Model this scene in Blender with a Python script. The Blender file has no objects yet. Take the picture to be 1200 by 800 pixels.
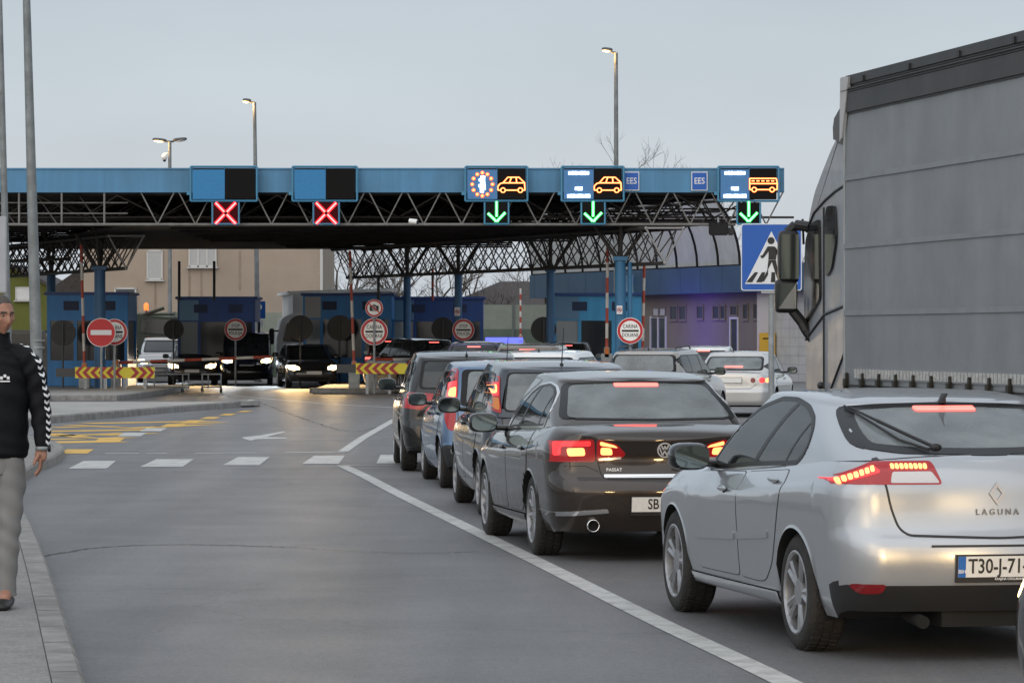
import bpy, bmesh, math, random
from mathutils import Vector, Matrix
from mathutils.bvhtree import BVHTree
from mathutils.geometry import tessellate_polygon
R = math.radians
rnd = random.Random(7)
SC = bpy.context.scene
COL = SC.collection
F, HZ, CH = 4000.0, 394.0, 1.75          # focal length in photo pixels, horizon row, camera height

def P(px, py, d):
    """World point seen at photo pixel (px, py) at depth d metres."""
    return Vector(((px-600)/F*d, d, CH-(py-HZ)/F*d))
def G(px, py, z=0.0):
    """Point of the horizontal plane z seen at a photo pixel."""
    return P(px, py, (CH-z)*F/(py-HZ))

# ------------------------------------------------------------------ materials
MATS = {}
def mat(name, col=(.5,.5,.5), rough=.5, metal=0., emit=None, es=0., coat=0., noise=None, bump=None, spec=.5, ior=1.45, alpha=1., trans=0., dirt=None):
    """noise=(scale, amount[, stretch]); bump=(scale, strength); dirt=(colour, amount, scale)"""
    if name in MATS: return MATS[name]
    m = bpy.data.materials.new(name); m.use_nodes = True
    nt = m.node_tree; b = nt.nodes['Principled BSDF']; L = nt.links.new
    c4 = (*col, 1)
    b.inputs['Base Color'].default_value = c4
    b.inputs['Roughness'].default_value = rough
    b.inputs['Metallic'].default_value = metal
    b.inputs['IOR'].default_value = ior
    b.inputs['Specular IOR Level'].default_value = spec
    b.inputs['Coat Weight'].default_value = coat
    b.inputs['Coat Roughness'].default_value = .025
    b.inputs['Alpha'].default_value = alpha
    b.inputs['Transmission Weight'].default_value = trans
    if emit:
        b.inputs['Emission Color'].default_value = (*emit, 1); b.inputs['Emission Strength'].default_value = es; m.cycles.emission_sampling = 'NONE'
    tc = None
    def coords(stretch=None):
        nonlocal tc
        if tc is None: tc = nt.nodes.new('ShaderNodeTexCoord')
        if stretch:
            mp = nt.nodes.new('ShaderNodeMapping'); mp.inputs['Scale'].default_value = stretch
            L(tc.outputs['Object'], mp.inputs['Vector']); return mp.outputs['Vector']
        return tc.outputs['Object']
    src = None
    if noise:
        n = nt.nodes.new('ShaderNodeTexNoise'); n.inputs['Scale'].default_value = noise[0]; n.inputs['Detail'].default_value = 6
        L(coords(noise[2] if len(noise) > 2 else None), n.inputs['Vector'])
        r = nt.nodes.new('ShaderNodeMapRange'); r.inputs['From Min'].default_value = .3; r.inputs['From Max'].default_value = .7
        r.inputs['To Min'].default_value = 1-noise[1]; r.inputs['To Max'].default_value = 1+noise[1]
        L(n.outputs['Fac'], r.inputs['Value'])
        v = nt.nodes.new('ShaderNodeVectorMath'); v.operation = 'SCALE'; v.inputs[0].default_value = col
        L(r.outputs['Result'], v.inputs['Scale']); src = v.outputs['Vector']
    if dirt:
        n = nt.nodes.new('ShaderNodeTexNoise'); n.inputs['Scale'].default_value = dirt[2]; n.inputs['Detail'].default_value = 8; n.inputs['Roughness'].default_value = .7
        L(coords(), n.inputs['Vector'])
        r = nt.nodes.new('ShaderNodeMapRange'); r.inputs['From Min'].default_value = .42; r.inputs['From Max'].default_value = .75
        r.inputs['To Max'].default_value = dirt[1]; L(n.outputs['Fac'], r.inputs['Value'])
        fac = r.outputs['Result']
        if len(dirt) > 3:                      # road film, thickest low on the body: (z where it ends)
            sx = nt.nodes.new('ShaderNodeSeparateXYZ'); L(coords(), sx.inputs[0])
            zr = nt.nodes.new('ShaderNodeMapRange'); zr.inputs['From Min'].default_value = .15; zr.inputs['From Max'].default_value = dirt[3]
            zr.inputs['To Min'].default_value = 1; zr.inputs['To Max'].default_value = .12; L(sx.outputs['Z'], zr.inputs['Value'])
            mm = nt.nodes.new('ShaderNodeMath'); mm.operation = 'MULTIPLY_ADD'; L(zr.outputs['Result'], mm.inputs[0]); mm.inputs[1].default_value = dirt[1]*.55; 
            m2 = nt.nodes.new('ShaderNodeMath'); m2.operation = 'MULTIPLY'; L(fac, m2.inputs[0]); L(zr.outputs['Result'], m2.inputs[1]); L(m2.outputs[0], mm.inputs[2]); fac = mm.outputs[0]
        mx = nt.nodes.new('ShaderNodeMix'); mx.data_type = 'RGBA'; mx.inputs['B'].default_value = (*dirt[0], 1); mx.inputs['A'].default_value = c4
        if src: L(src, mx.inputs['A'])
        L(fac, mx.inputs['Factor']); src = mx.outputs['Result']
        rr = nt.nodes.new('ShaderNodeMapRange'); rr.inputs['To Min'].default_value = rough; rr.inputs['To Max'].default_value = max(rough, .75)
        L(fac, rr.inputs['Value']); L(rr.outputs['Result'], b.inputs['Roughness'])
        if coat:
            cr = nt.nodes.new('ShaderNodeMapRange'); cr.inputs['To Min'].default_value = coat; cr.inputs['To Max'].default_value = 0
            L(fac, cr.inputs['Value']); L(cr.outputs['Result'], b.inputs['Coat Weight'])
    if src: L(src, b.inputs['Base Color'])
    if bump:
        n = nt.nodes.new('ShaderNodeTexNoise'); n.inputs['Scale'].default_value = bump[0]; n.inputs['Detail'].default_value = 5
        L(coords(), n.inputs['Vector'])
        bn = nt.nodes.new('ShaderNodeBump'); bn.inputs['Strength'].default_value = bump[1]; bn.inputs['Distance'].default_value = .02
        L(n.outputs['Fac'], bn.inputs['Height']); L(bn.outputs['Normal'], b.inputs['Normal'])
    MATS[name] = m
    return m

# ------------------------------------------------------------------ mesh building
class MB:
    def __init__(s): s.v = []; s.f = []; s.m = []
    def face(s, pts, mi=0):
        k = len(s.v); s.v += [Vector(p) for p in pts]; s.f.append(list(range(k, k+len(pts)))); s.m.append(mi)
    def add(s, vs, fs, mi=0):
        k = len(s.v); s.v += [Vector(p) for p in vs]; s.f += [[i+k for i in f] for f in fs]; s.m += [mi]*len(fs); return k
    def box(s, c, size, rz=0, mi=0, M=None):
        x, y, z = [a/2 for a in size]; M = M or Matrix.Rotation(rz, 3, 'Z'); c = Vector(c)
        vs = [c+M@Vector((sx*x, sy*y, sz*z)) for sz in (-1,1) for sy in (-1,1) for sx in (-1,1)]
        s.add(vs, [(0,2,3,1),(4,5,7,6),(0,1,5,4),(2,6,7,3),(0,4,6,2),(1,3,7,5)], mi); return s
    def tube(s, p, q, r, n=8, mi=0, r2=None):
        p, q = Vector(p), Vector(q); d = (q-p)
        if d.length < 1e-6: return s
        d.normalize(); a = d.orthogonal().normalized(); b = d.cross(a); r2 = r if r2 is None else r2
        vs = [p+(a*math.cos(t)+b*math.sin(t))*r for t in [2*math.pi*i/n for i in range(n)]]
        vs += [q+(a*math.cos(t)+b*math.sin(t))*r2 for t in [2*math.pi*i/n for i in range(n)]]
        s.add(vs, [(i, (i+1)%n, n+(i+1)%n, n+i) for i in range(n)]+[list(range(n))[::-1], list(range(n, 2*n))], mi); return s
    def path(s, pts, r, n=8, mi=0):
        for a, b in zip(pts, pts[1:]): s.tube(a, b, r, n, mi)
        return s
    def lathe(s, prof, c=(0,0,0), ax='Y', n=32, mi=0):
        """prof: list of (radius, offset along axis)"""
        c = Vector(c); vs = []; fs = []
        for (r, o) in prof:
            for i in range(n):
                t = 2*math.pi*i/n; u, w = r*math.cos(t), r*math.sin(t)
                vs.append(c+Vector({'Y': (u, o, w), 'Z': (u, w, o), 'X': (o, u, w)}[ax]))
        for k in range(len(prof)-1):
            for i in range(n):
                j = (i+1)%n; fs.append((k*n+i, k*n+j, (k+1)*n+j, (k+1)*n+i))
        s.add(vs, fs, mi); return s
    def prism(s, poly, o, ux, uy, depth, mi=0):
        """2D polygon in the plane o+ux*a+uy*b, thickness along ux x uy (depth may be negative)"""
        o, ux, uy = Vector(o), Vector(ux), Vector(uy); n = ux.cross(uy).normalized()*depth; k = len(poly)
        a = [o+ux*p[0]+uy*p[1] for p in poly]; b = [p+n for p in a]
        tri = tessellate_polygon([[Vector((p[0], p[1], 0)) for p in poly]])
        s.add(a+b, [t[::-1] for t in tri]+[tuple(i+k for i in t) for t in tri]+[(i, (i+1)%k, k+(i+1)%k, k+i) for i in range(k)], mi); return s
    def grid(s, rows, mi=0, close=False):
        n = len(rows[0]); vs = [p for r in rows for p in r]; fs = []
        for i in range(len(rows)-1):
            for j in range(n if close else n-1):
                jj = (j+1)%n; fs.append((i*n+j, i*n+jj, (i+1)*n+jj, (i+1)*n+j))
        return s.add(vs, fs, mi)
    def ellip(s, c, r, M=None, n=14, m=8, e=1., mi=0):
        """superellipsoid, e<1 boxier"""
        c = Vector(c); f = lambda t: math.copysign(abs(t)**e, t); rows = []
        for i in range(m+1):
            a = -math.pi/2+math.pi*i/m; row = []
            for j in range(n):
                b = 2*math.pi*j/n
                p = Vector((r[0]*f(math.cos(a))*f(math.cos(b)), r[1]*f(math.cos(a))*f(math.sin(b)), r[2]*f(math.sin(a))))
                row.append(c+(M@p if M else p))
            rows.append(row)
        s.grid(rows, mi, True); return s
    def build(s, name, mats, parent=None, smooth=False, angle=None, bevel=0, merge=True):
        me = bpy.data.meshes.new(name); me.from_pydata([tuple(v) for v in s.v], [], s.f)
        mats = mats if isinstance(mats, (list, tuple)) else [mats]
        for m in mats: me.materials.append(m)
        me.polygons.foreach_set('material_index', s.m)
        bm = bmesh.new(); bm.from_mesh(me)
        if merge: bmesh.ops.remove_doubles(bm, verts=bm.verts, dist=1e-5)
        bmesh.ops.dissolve_degenerate(bm, dist=1e-6, edges=bm.edges)
        bmesh.ops.recalc_face_normals(bm, faces=bm.faces)
        if bevel: bmesh.ops.bevel(bm, geom=[e for e in bm.edges if e.is_manifold and e.calc_face_angle(0) > .6], offset=bevel, segments=2, affect='EDGES', clamp_overlap=True)
        if smooth or angle:
            for f in bm.faces: f.smooth = True
            if angle:
                for e in bm.edges:
                    if e.is_manifold and e.calc_face_angle(0) > angle: e.smooth = False
        bm.to_mesh(me); bm.free()
        o = bpy.data.objects.new(name, me); COL.objects.link(o)
        if parent: o.parent = parent
        return o

def tag(o, label=None, cat=None, group=None, kind=None):
    if label: o['label'] = label
    if cat: o['category'] = cat
    if group: o['group'] = group
    if kind: o['kind'] = kind
    return o
def thing(name, label, cat, loc=(0,0,0), rz=0., group=None):
    o = bpy.data.objects.new(name, None); COL.objects.link(o); o.empty_display_size = .2
    o.location = loc; o.rotation_euler = (0, 0, rz)
    return tag(o, label, cat, group)
def sub(name, parent, loc=(0,0,0), rot=(0,0,0)):
    o = bpy.data.objects.new(name, None); COL.objects.link(o); o.empty_display_size = .05
    o.parent = parent; o.location = loc; o.rotation_euler = rot; return o
def copy_tree(o, parent=None):
    c = o.copy(); COL.objects.link(c); c.parent = parent
    if parent: c.matrix_parent_inverse = o.matrix_parent_inverse.copy()
    for ch in o.children: copy_tree(ch, c)
    return c
def text_mesh(txt, size, mb, o, ux, uy, depth=.002, mi=0, align='CENTER', squeeze=1., spacing=1.):
    """Lettering added to mb in the plane o, ux, uy (raised by depth)."""
    cu = bpy.data.curves.new('lettering', 'FONT'); cu.body = txt; cu.size = size; cu.align_x = align; cu.align_y = 'CENTER'
    cu.extrude = depth/2; cu.resolution_u = 3; cu.space_character = spacing; cu.offset = size*.012
    ob = bpy.data.objects.new('lettering', cu); COL.objects.link(ob)
    dg = bpy.context.evaluated_depsgraph_get(); me = bpy.data.meshes.new_from_object(ob.evaluated_get(dg))
    o, ux, uy = Vector(o), Vector(ux), Vector(uy); n = ux.cross(uy)
    mb.add([o+ux*v.co.x*squeeze+uy*v.co.y+n*(v.co.z+depth/2) for v in me.vertices], [tuple(p.vertices) for p in me.polygons], mi)
    bpy.data.objects.remove(ob); bpy.data.curves.remove(cu); bpy.data.meshes.remove(me)

# common materials
M_black = mat('black_plastic', (.016,.016,.017), .5)
M_gloss = mat('gloss_black', (.008,.008,.009), .12, coat=.5)
M_rub = mat('tyre_rubber', (.019,.018,.017), .82, bump=(60,.4), dirt=((.055,.05,.045), .45, 9))
M_under = mat('underbody', (.009,.009,.009), .9)
M_alloy = mat('alloy_rim', (.42,.42,.43), .36, .85, dirt=((.10,.085,.07), .6, 14))
M_chrome = mat('chrome', (.8,.8,.8), .1, 1.)
M_white = mat('white_paint', (.78,.78,.76), .45, noise=(3,.05))
M_plate = mat('plate_white', (.74,.73,.70), .4, noise=(25,.06))
M_blk = mat('lettering_black', (.02,.02,.02), .5)
M_steel = mat('galvanised_steel', (.30,.32,.33), .5, .35, noise=(5,.18), dirt=((.12,.11,.10), .5, 3))
M_grey_back = mat('sign_back_grey', (.33,.34,.35), .5, .3)
EXPO = 0.62
SKY = [(.435,.470,.512,1),(.41,.450,.496,1),(.345,.390,.440,1),(.66,.700,.75,1)]; SKYK = 8.0
# ------------------------------------------------------------------ camera, sky, light
cam = bpy.data.cameras.new('camera'); cob = bpy.data.objects.new('camera', cam); COL.objects.link(cob)
cob.location = (0, 0, CH); cob.rotation_euler = (R(90), 0, 0)
cam.sensor_width = 36; cam.lens = 36*F/1200; cam.shift_y = (HZ-400)/1200; cam.clip_end = 4000; cam.clip_start = .1
SC.camera = cob
SC.render.engine = 'CYCLES'; SC.cycles.use_denoising = True; SC.cycles.sample_clamp_indirect = 3; SC.cycles.sample_clamp_direct = 5; SC.cycles.use_light_tree = True
vs = SC.view_settings; vs.view_transform = 'Standard'; vs.look = 'None'; vs.gamma = 1; vs.exposure = EXPO; vs.use_curve_mapping = False
w = bpy.data.worlds.new('World'); SC.world = w; w.use_nodes = True
nt = w.node_tree; L = nt.links.new; bg = nt.nodes['Background']; bg.inputs['Strength'].default_value = .12
sky = nt.nodes.new('ShaderNodeTexSky'); sky.sky_type = 'NISHITA'; sky.sun_disc = False
SUN_EL, SUN_AZ = R(14), R(200)
sky.sun_elevation = SUN_EL; sky.sun_rotation = SUN_AZ; sky.dust_density = 3
tc = nt.nodes.new('ShaderNodeTexCoord'); sx = nt.nodes.new('ShaderNodeSeparateXYZ'); L(tc.outputs['Generated'], sx.inputs[0])
ramp = nt.nodes.new('ShaderNodeValToRGB'); L(sx.outputs['Z'], ramp.inputs['Fac'])   # even cloud deck: a paler band low down
e = ramp.color_ramp.elements
e[0].position = 0; e[0].color = SKY[0]; e[1].position = 1; e[1].color = SKY[3]
for pos, c in ((.05, SKY[1]), (.12, SKY[2])):
    k = ramp.color_ramp.elements.new(pos); k.color = c
nz = nt.nodes.new('ShaderNodeTexNoise'); nz.inputs['Scale'].default_value = 7; nz.inputs['Detail'].default_value = 5
mp = nt.nodes.new('ShaderNodeMapping'); mp.inputs['Scale'].default_value = (1, 1, 3.5); L(tc.outputs['Generated'], mp.inputs[0]); L(mp.outputs[0], nz.inputs['Vector'])
mr = nt.nodes.new('ShaderNodeMapRange'); mr.inputs['From Min'].default_value = .3; mr.inputs['From Max'].default_value = .7; mr.inputs['To Min'].default_value = SKYK*.945; mr.inputs['To Max'].default_value = SKYK*1.055; L(nz.outputs['Fac'], mr.inputs['Value'])
sc = nt.nodes.new('ShaderNodeVectorMath'); sc.operation = 'SCALE'; L(ramp.outputs['Color'], sc.inputs[0]); L(mr.outputs['Result'], sc.inputs['Scale'])
mx = nt.nodes.new('ShaderNodeMix'); mx.data_type = 'RGBA'; mx.inputs['Factor'].default_value = .88
L(sky.outputs['Color'], mx.inputs['A']); L(sc.outputs['Vector'], mx.inputs['B']); L(mx.outputs['Result'], bg.inputs['Color'])
sl = bpy.data.lights.new('sun', 'SUN'); sl.energy = 1.1; sl.angle = R(120); sl.color = (1, .97, .94)
so = bpy.data.objects.new('sun', sl); COL.objects.link(so); so.location = (0, -20, 40)
dv = Vector((math.sin(SUN_AZ)*math.cos(SUN_EL), math.cos(SUN_AZ)*math.cos(SUN_EL), math.sin(SUN_EL)))
so.rotation_euler = dv.to_track_quat('Z', 'Y').to_euler()

# ------------------------------------------------------------------ ground, road, kerbs, markings
def asphalt(name, base, tracks=True, seed=0.):
    m = bpy.data.materials.new(name); m.use_nodes = True; nt = m.node_tree; L = nt.links.new; b = nt.nodes['Principled BSDF']
    tc = nt.nodes.new('ShaderNodeTexCoord')
    def noise(scale, detail=5, rough=.55, st=(1,1,1)):
        mp = nt.nodes.new('ShaderNodeMapping'); mp.inputs['Scale'].default_value = st; mp.inputs['Location'].default_value = (seed, seed*2, 0)
        L(tc.outputs['Object'], mp.inputs[0])
        n = nt.nodes.new('ShaderNodeTexNoise'); n.inputs['Scale'].default_value = scale; n.inputs['Detail'].default_value = detail; n.inputs['Roughness'].default_value = rough
        L(mp.outputs[0], n.inputs['Vector']); return n.outputs['Fac']
    def rng(s, a, b_, c, d):
        r = nt.nodes.new('ShaderNodeMapRange'); r.inputs['From Min'].default_value = a; r.inputs['From Max'].default_value = b_
        r.inputs['To Min'].default_value = c; r.inputs['To Max'].default_value = d; L(s, r.inputs['Value']); return r.outputs['Result']
    def mul(a, b_):
        n = nt.nodes.new('ShaderNodeMath'); n.operation = 'MULTIPLY'; L(a, n.inputs[0]); L(b_, n.inputs[1]); return n.outputs[0]
    big = rng(noise(.35, 6, .6), .3, .7, .93, 1.07)
    lane = rng(noise(1.1, 3, .5, (1, .05, 1)), .35, .65, .80, 1.14)
    mid = rng(noise(7, 5), .3, .7, .94, 1.06)
    fine = mul(rng(noise(110, 2, .7), .3, .72, .45, 1.6), rng(noise(26, 4, .7), .3, .7, .74, 1.27))
    v = mul(mul(big, mid), fine)
    if tracks: v = mul(v, lane)
    vo = nt.nodes.new('ShaderNodeTexVoronoi'); vo.feature = 'DISTANCE_TO_EDGE'; vo.inputs['Scale'].default_value = .22
    wm = nt.nodes.new('ShaderNodeMix'); wm.data_type = 'VECTOR'; wm.inputs['Factor'].default_value = .12
    nn = nt.nodes.new('ShaderNodeTexNoise'); nn.inputs['Scale'].default_value = 1.2; nn.inputs['Detail'].default_value = 6; L(tc.outputs['Object'], nn.inputs['Vector'])
    sc = nt.nodes.new('ShaderNodeVectorMath'); sc.operation = 'SCALE'; sc.inputs['Scale'].default_value = 8; L(nn.outputs['Color'], sc.inputs[0])
    L(tc.outputs['Object'], wm.inputs['A']); L(sc.outputs[0], wm.inputs['B']); L(wm.outputs['Result'], vo.inputs['Vector'])
    crack = rng(vo.outputs['Distance'], .0, .006, .80, 1.)
    v = mul(v, crack)
    s = nt.nodes.new('ShaderNodeVectorMath'); s.operation = 'SCALE'; s.inputs[0].default_value = base; L(v, s.inputs['Scale']); L(s.outputs[0], b.inputs['Base Color'])
    L(rng(noise(.9, 5), .3, .7, .52, .62), b.inputs['Roughness'])
    bp = nt.nodes.new('ShaderNodeBump'); bp.inputs['Strength'].default_value = .35; bp.inputs['Distance'].default_value = .006
    L(noise(130, 2), bp.inputs['Height']); L(bp.outputs[0], b.inputs['Normal'])
    return m
M_asph = asphalt('asphalt', (.124,.123,.125))
M_pave = mat('pavement_concrete', (.24,.235,.225), .85, noise=(55,.28), bump=(60,.5), dirt=((.10,.095,.09), .55, 5))
M_kerb = mat('kerb_stone', (.235,.23,.22), .85, noise=(5,.2), bump=(30,.3), dirt=((.085,.08,.07), .6, 3))
M_joint = mat('kerb_joint', (.06,.058,.052), .95)
M_isl = mat('island_slab', (.34,.335,.32), .85, noise=(.8,.14), dirt=((.16,.155,.14), .5, 1.5))
M_line = mat('road_paint_white', (.52,.52,.50), .6, noise=(4,.1), dirt=((.11,.108,.105), .85, 4))
M_yel = mat('road_paint_yellow', (.72,.42,.06), .6, dirt=((.15,.12,.08), .6, 3))
M_grass = mat('verge_grass', (.055,.068,.03), .95, noise=(.7,.4))

g = MB(); g.face([(-2000,-300,-.03),(2000,-300,-.03),(2000,3000,-.03),(-2000,3000,-.03)])
tag(g.build('ground', M_grass), kind='structure')
g = MB()
for i in range(24):
    for j in range(22):
        x0, x1, y0, y1 = -60+i*5, -55+i*5, -20+j*10, -10+j*10
        g.face([(x0,y0,0),(x1,y0,0),(x1,y1,0),(x0,y1,0)])
tag(g.build('road', M_asph), kind='structure')

def catmull(pts, n=8):
    pts = [Vector(p) for p in pts]; out = []
    for i in range(len(pts)-1):
        a, b, c, d = pts[max(i-1,0)], pts[i], pts[i+1], pts[min(i+2, len(pts)-1)]
        for k in range(n):
            t = k/n; out.append(.5*((2*b)+(c-a)*t+(2*a-5*b+4*c-d)*t*t+(3*b-a-3*c+d)*t**3))
    return out+[pts[-1]]
def kerbed(name_top, name_kerb, edge, inner, h=.13, kw=.17, mtop=None, n=6, joint=1.0):
    """edge: kerb foot line on the road (2D world points); inner: points that close the top surface behind it."""
    e = catmull([Vector((p[0], p[1], 0)) for p in edge], n)
    nrm = []
    for i in range(len(e)):
        t = (e[min(i+1,len(e)-1)]-e[max(i-1,0)]).normalized(); nrm.append(Vector((-t.y, t.x, 0)))
    k = MB()
    prof = [(0, -.02), (.012, h-.025), (.035, h), (kw, h), (kw, h-.06)]
    rows = [[p+nn*a+Vector((0,0,z)) for a, z in prof] for p, nn in zip(e, nrm)]
    k.grid(rows)
    acc = 0; last = e[0]
    for i, p in enumerate(e):
        acc += (p-last).length; last = p
        if acc > joint:
            acc = 0; nn = nrm[i]; t = Vector((nn.y, -nn.x, 0))
            k.add([p+nn*a+Vector((0,0,z))+t*s*.006-nn*.002+Vector((0,0,.002)) for s in (-1,1) for a, z in prof[:4]], [(0,1,5,4),(1,2,6,5),(2,3,7,6)], 1)
    tag(k.build(name_kerb, [M_kerb, M_joint], angle=.5), kind='structure')
    top = [p+nn*(kw+.004)+Vector((0,0,h-.008)) for p, nn in zip(e, nrm)]+[Vector((p[0], p[1], h-.008)) for p in inner]
    m = MB(); m.prism([(p.x, p.y) for p in top], (0,0,h-.11), (1,0,0), (0,1,0), .102)
    tag(m.build(name_top, mtop or M_pave), kind='structure')
gp = lambda px, py: tuple(G(px, py)[:2])
near = [gp(200,1150), gp(156,1000), gp(124,895), gp(95,800), gp(62,692), gp(40,632), gp(21,594), gp(20,574), gp(42,555), gp(64,545), gp(76,536), gp(70,528), gp(40,521), gp(0,517)]
kerbed('pavement', 'kerb', near, [(-20,58), (-20,9)])
isl = [gp(-60,508), gp(20,501), gp(60,496), gp(150,488), gp(220,482), gp(284,477), gp(291,474), (-6.6,84.5), (-9,84.2), (-18,83.5)]
kerbed('traffic_island', 'island_kerb', isl, [(-21,82), (-21,62)], h=.15, mtop=M_isl)
kerbed('booth_island', 'booth_island_kerb', [(-22,91.5), (-13.3,92.0), (-12.6,93.2), (-11.3,93.4), (-10.6,94.5), (-10.6,111), (-11,113)], [(-22,113)], h=.15, mtop=M_isl)
kerbed('booth_island', 'booth_island_kerb', [(-6.3,106.5), (-6,105.6), (-3.6,105.6), (-3.3,106.5), (-3.3,124), (-6.3,124)], [], h=.15, mtop=M_isl)
kerbed('booth_island', 'booth_island_kerb', [(1.1,106), (1.4,105.2), (4.8,105.2), (5.0,106), (5.0,124), (1.1,124)], [], h=.15, mtop=M_isl)

ML = []
M_tar = mat('road_seam_dark', (.070,.069,.068), .8, noise=(20,.3)); M_patch = asphalt('asphalt_patch', (.098,.097,.098), False, 5.)
def seam_line(pts, wdt, name='road_seam', amp=.03, m=None):
    p = catmull([(*q, 0) for q in pts], 24); r_ = random.Random(len(MATS)+int(pts[0][0]*10)); b = MB(); rows = []
    for i, q in enumerate(p):
        t = (p[min(i+1,len(p)-1)]-p[max(i-1,0)]).normalized(); n = Vector((-t.y, t.x, 0)); o = q+n*r_.uniform(-amp, amp); w_ = wdt*r_.uniform(.4, 1.3)/2
        rows.append([o-n*w_+Vector((0,0,.0022)), o+n*w_+Vector((0,0,.0022))])
    b.grid(rows); tag(b.build(name, m or M_tar), kind='structure')
seam_line([gp(48,652), gp(120,641), gp(220,638), gp(335,641)], .05)
seam_line([gp(335,641), gp(470,648), gp(560,646)], .02)
seam_line([gp(300,470), gp(360,492), gp(410,505), gp(452,498)], .05)
def strip(name, pts, wdt, m=None, z=.004, dashes=None):
    """painted line of width wdt along world points"""
    p = [Vector((a[0], a[1], z)) for a in pts]; b = MB(); rows = []
    for i in range(len(p)):
        t = (p[min(i+1,len(p)-1)]-p[max(i-1,0)]).normalized(); n = Vector((-t.y, t.x, 0))*wdt/2; rows.append([p[i]-n, p[i]+n])
    b.grid(rows); return tag(b.build(name, m or M_line), kind='structure')
def quad(name, pix, m=None, z=.004):
    b = MB(); b.face([Vector((*G(*q)[:2], z)) for q in pix]); return tag(b.build(name, m or M_line), kind='structure')
strip('lane_line', catmull([(2.3,10.0), (1.9,13.0), gp(922,800), gp(768,727), gp(640,663), gp(560,624), gp(470,580), gp(428,558), gp(400,545)], 6), .16)
strip('lane_line', [gp(402,529), gp(425,513), gp(462,492), gp(480,484)], .16)
strip('lane_line', [gp(395,545.4), gp(465,545.0)], .12, z=.008)
strip('lane_line', [gp(195,462), gp(230,459), gp(300,466), gp(380,473), gp(470,478)], .14)
for a, b_ in ((123,163), (172,196), (229,300), (334,404)): strip('stop_line', [gp(a, 531.5-(a-123)*.006), gp(b_, 531.5-(b_-123)*.006)], .22)
for q in ([(80,549),(125,549),(136,540),(98,540)], [(164,547),(214,547),(227,538),(183,538)], [(261,545),(304,545),(316,535.5),(279,535.5)], [(354,543.5),(397,543.5),(404,534),(368,534)], [(441,543),(480,543),(484,533),(446,533)]):
    quad('crossing_stripe', q)
quad('road_arrow', [(284,513.5),(312,512),(336,505.9),(331,505.5),(306,510),(284,512.4)]); 
quad('road_arrow', [(284,513.5),(294,516.6),(300,514.6),(336,514.0),(336,512.7),(310,512.2)], z=.0042)
for x0, y0, x1, y1, wd in ((100,496,248,493.5,.75), (45,505.5,178,503.5,.75), (45,518.5,140,517,1.0), (80,498,140,500.5,.4), (58,511,150,507.5,.45), (186,500,240,497.5,.5), (58,508,100,512.5,.4), (118,510,178,507.5,.45), (146,502,200,499.5,.5), (60,501,96,500,.5), (52,515,96,514,.5), (108,514,150,512.5,.5), (206,496.5,262,494.8,.4)):
    strip('yellow_marking', [gp(x0,y0), gp(x1,y1)], wd, M_yel)
for k in range(9):
    t = k/8; x, y = 88+(285-88)*t**.8, 529+(482-529)*t**.62
    wd = 36*(1-t)+16*t; hh = 5*(1-t)+1.6*t
    quad('yellow_marking' if k not in (2, 3) else 'white_marking', [(x-wd/2, y+hh/2), (x+wd/2-4, y+hh/2), (x+wd/2+4, y-hh/2), (x-wd/2+8, y-hh/2)], M_yel if k not in (2, 3) else M_line, .0045)
# ------------------------------------------------------------------ vehicles
def sp(pts, x):
    """smooth interpolation through (x, y) points"""
    if x <= pts[0][0]: return pts[0][1]
    if x >= pts[-1][0]: return pts[-1][1]
    n = len(pts)
    def slope(i):
        if i == 0: return (pts[1][1]-pts[0][1])/(pts[1][0]-pts[0][0])
        if i == n-1: return (pts[-1][1]-pts[-2][1])/(pts[-1][0]-pts[-2][0])
        a = (pts[i][1]-pts[i-1][1])/(pts[i][0]-pts[i-1][0]); b = (pts[i+1][1]-pts[i][1])/(pts[i+1][0]-pts[i][0])
        return 0 if a*b <= 0 else 2*a*b/(a+b)
    for i in range(n-1):
        if x <= pts[i+1][0]:
            h = pts[i+1][0]-pts[i][0]; t = (x-pts[i][0])/h
            return (2*t**3-3*t*t+1)*pts[i][1]+(t**3-2*t*t+t)*h*slope(i)+(3*t*t-2*t**3)*pts[i+1][1]+(t**3-t*t)*h*slope(i+1)
def rpoly(poly, r=.03, n=3):
    out = []; k = len(poly)
    for i in range(k):
        a, b, c = Vector(poly[i-1]), Vector(poly[i]), Vector(poly[(i+1)%k])
        u, v = a-b, c-b; d = min(r, u.length*.45, v.length*.45)
        p, q = b+u.normalized()*d, b+v.normalized()*d
        for j in range(n+1):
            t = j/n; out.append(tuple((1-t)**2*p+2*t*(1-t)*b+t*t*q))
    return out
def inset(poly, d):
    k = len(poly); area = sum(poly[i-1][0]*poly[i][1]-poly[i][0]*poly[i-1][1] for i in range(k)); s = 1 if area > 0 else -1; out = []
    for i in range(k):
        a, b, c = Vector(poly[i-1]), Vector(poly[i]), Vector(poly[(i+1)%k])
        u = (b-a).normalized() if (b-a).length > 1e-9 else Vector((1,0)); v = (c-b).normalized() if (c-b).length > 1e-9 else u
        n1, n2 = Vector((-u.y, u.x)), Vector((-v.y, v.x)); n = (n1+n2); n = n.normalized() if n.length > 1e-6 else n1
        out.append(tuple(b+n*s*d/max(.5, n.dot(n1))))
    return out
def inpoly(poly, x, y):
    r = False
    for i in range(len(poly)):
        (a, b), (c, d) = poly[i-1], poly[i]
        if (b > y) != (d > y) and x < (c-a)*(y-b)/(d-b)+a: r = not r
    return r
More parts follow.
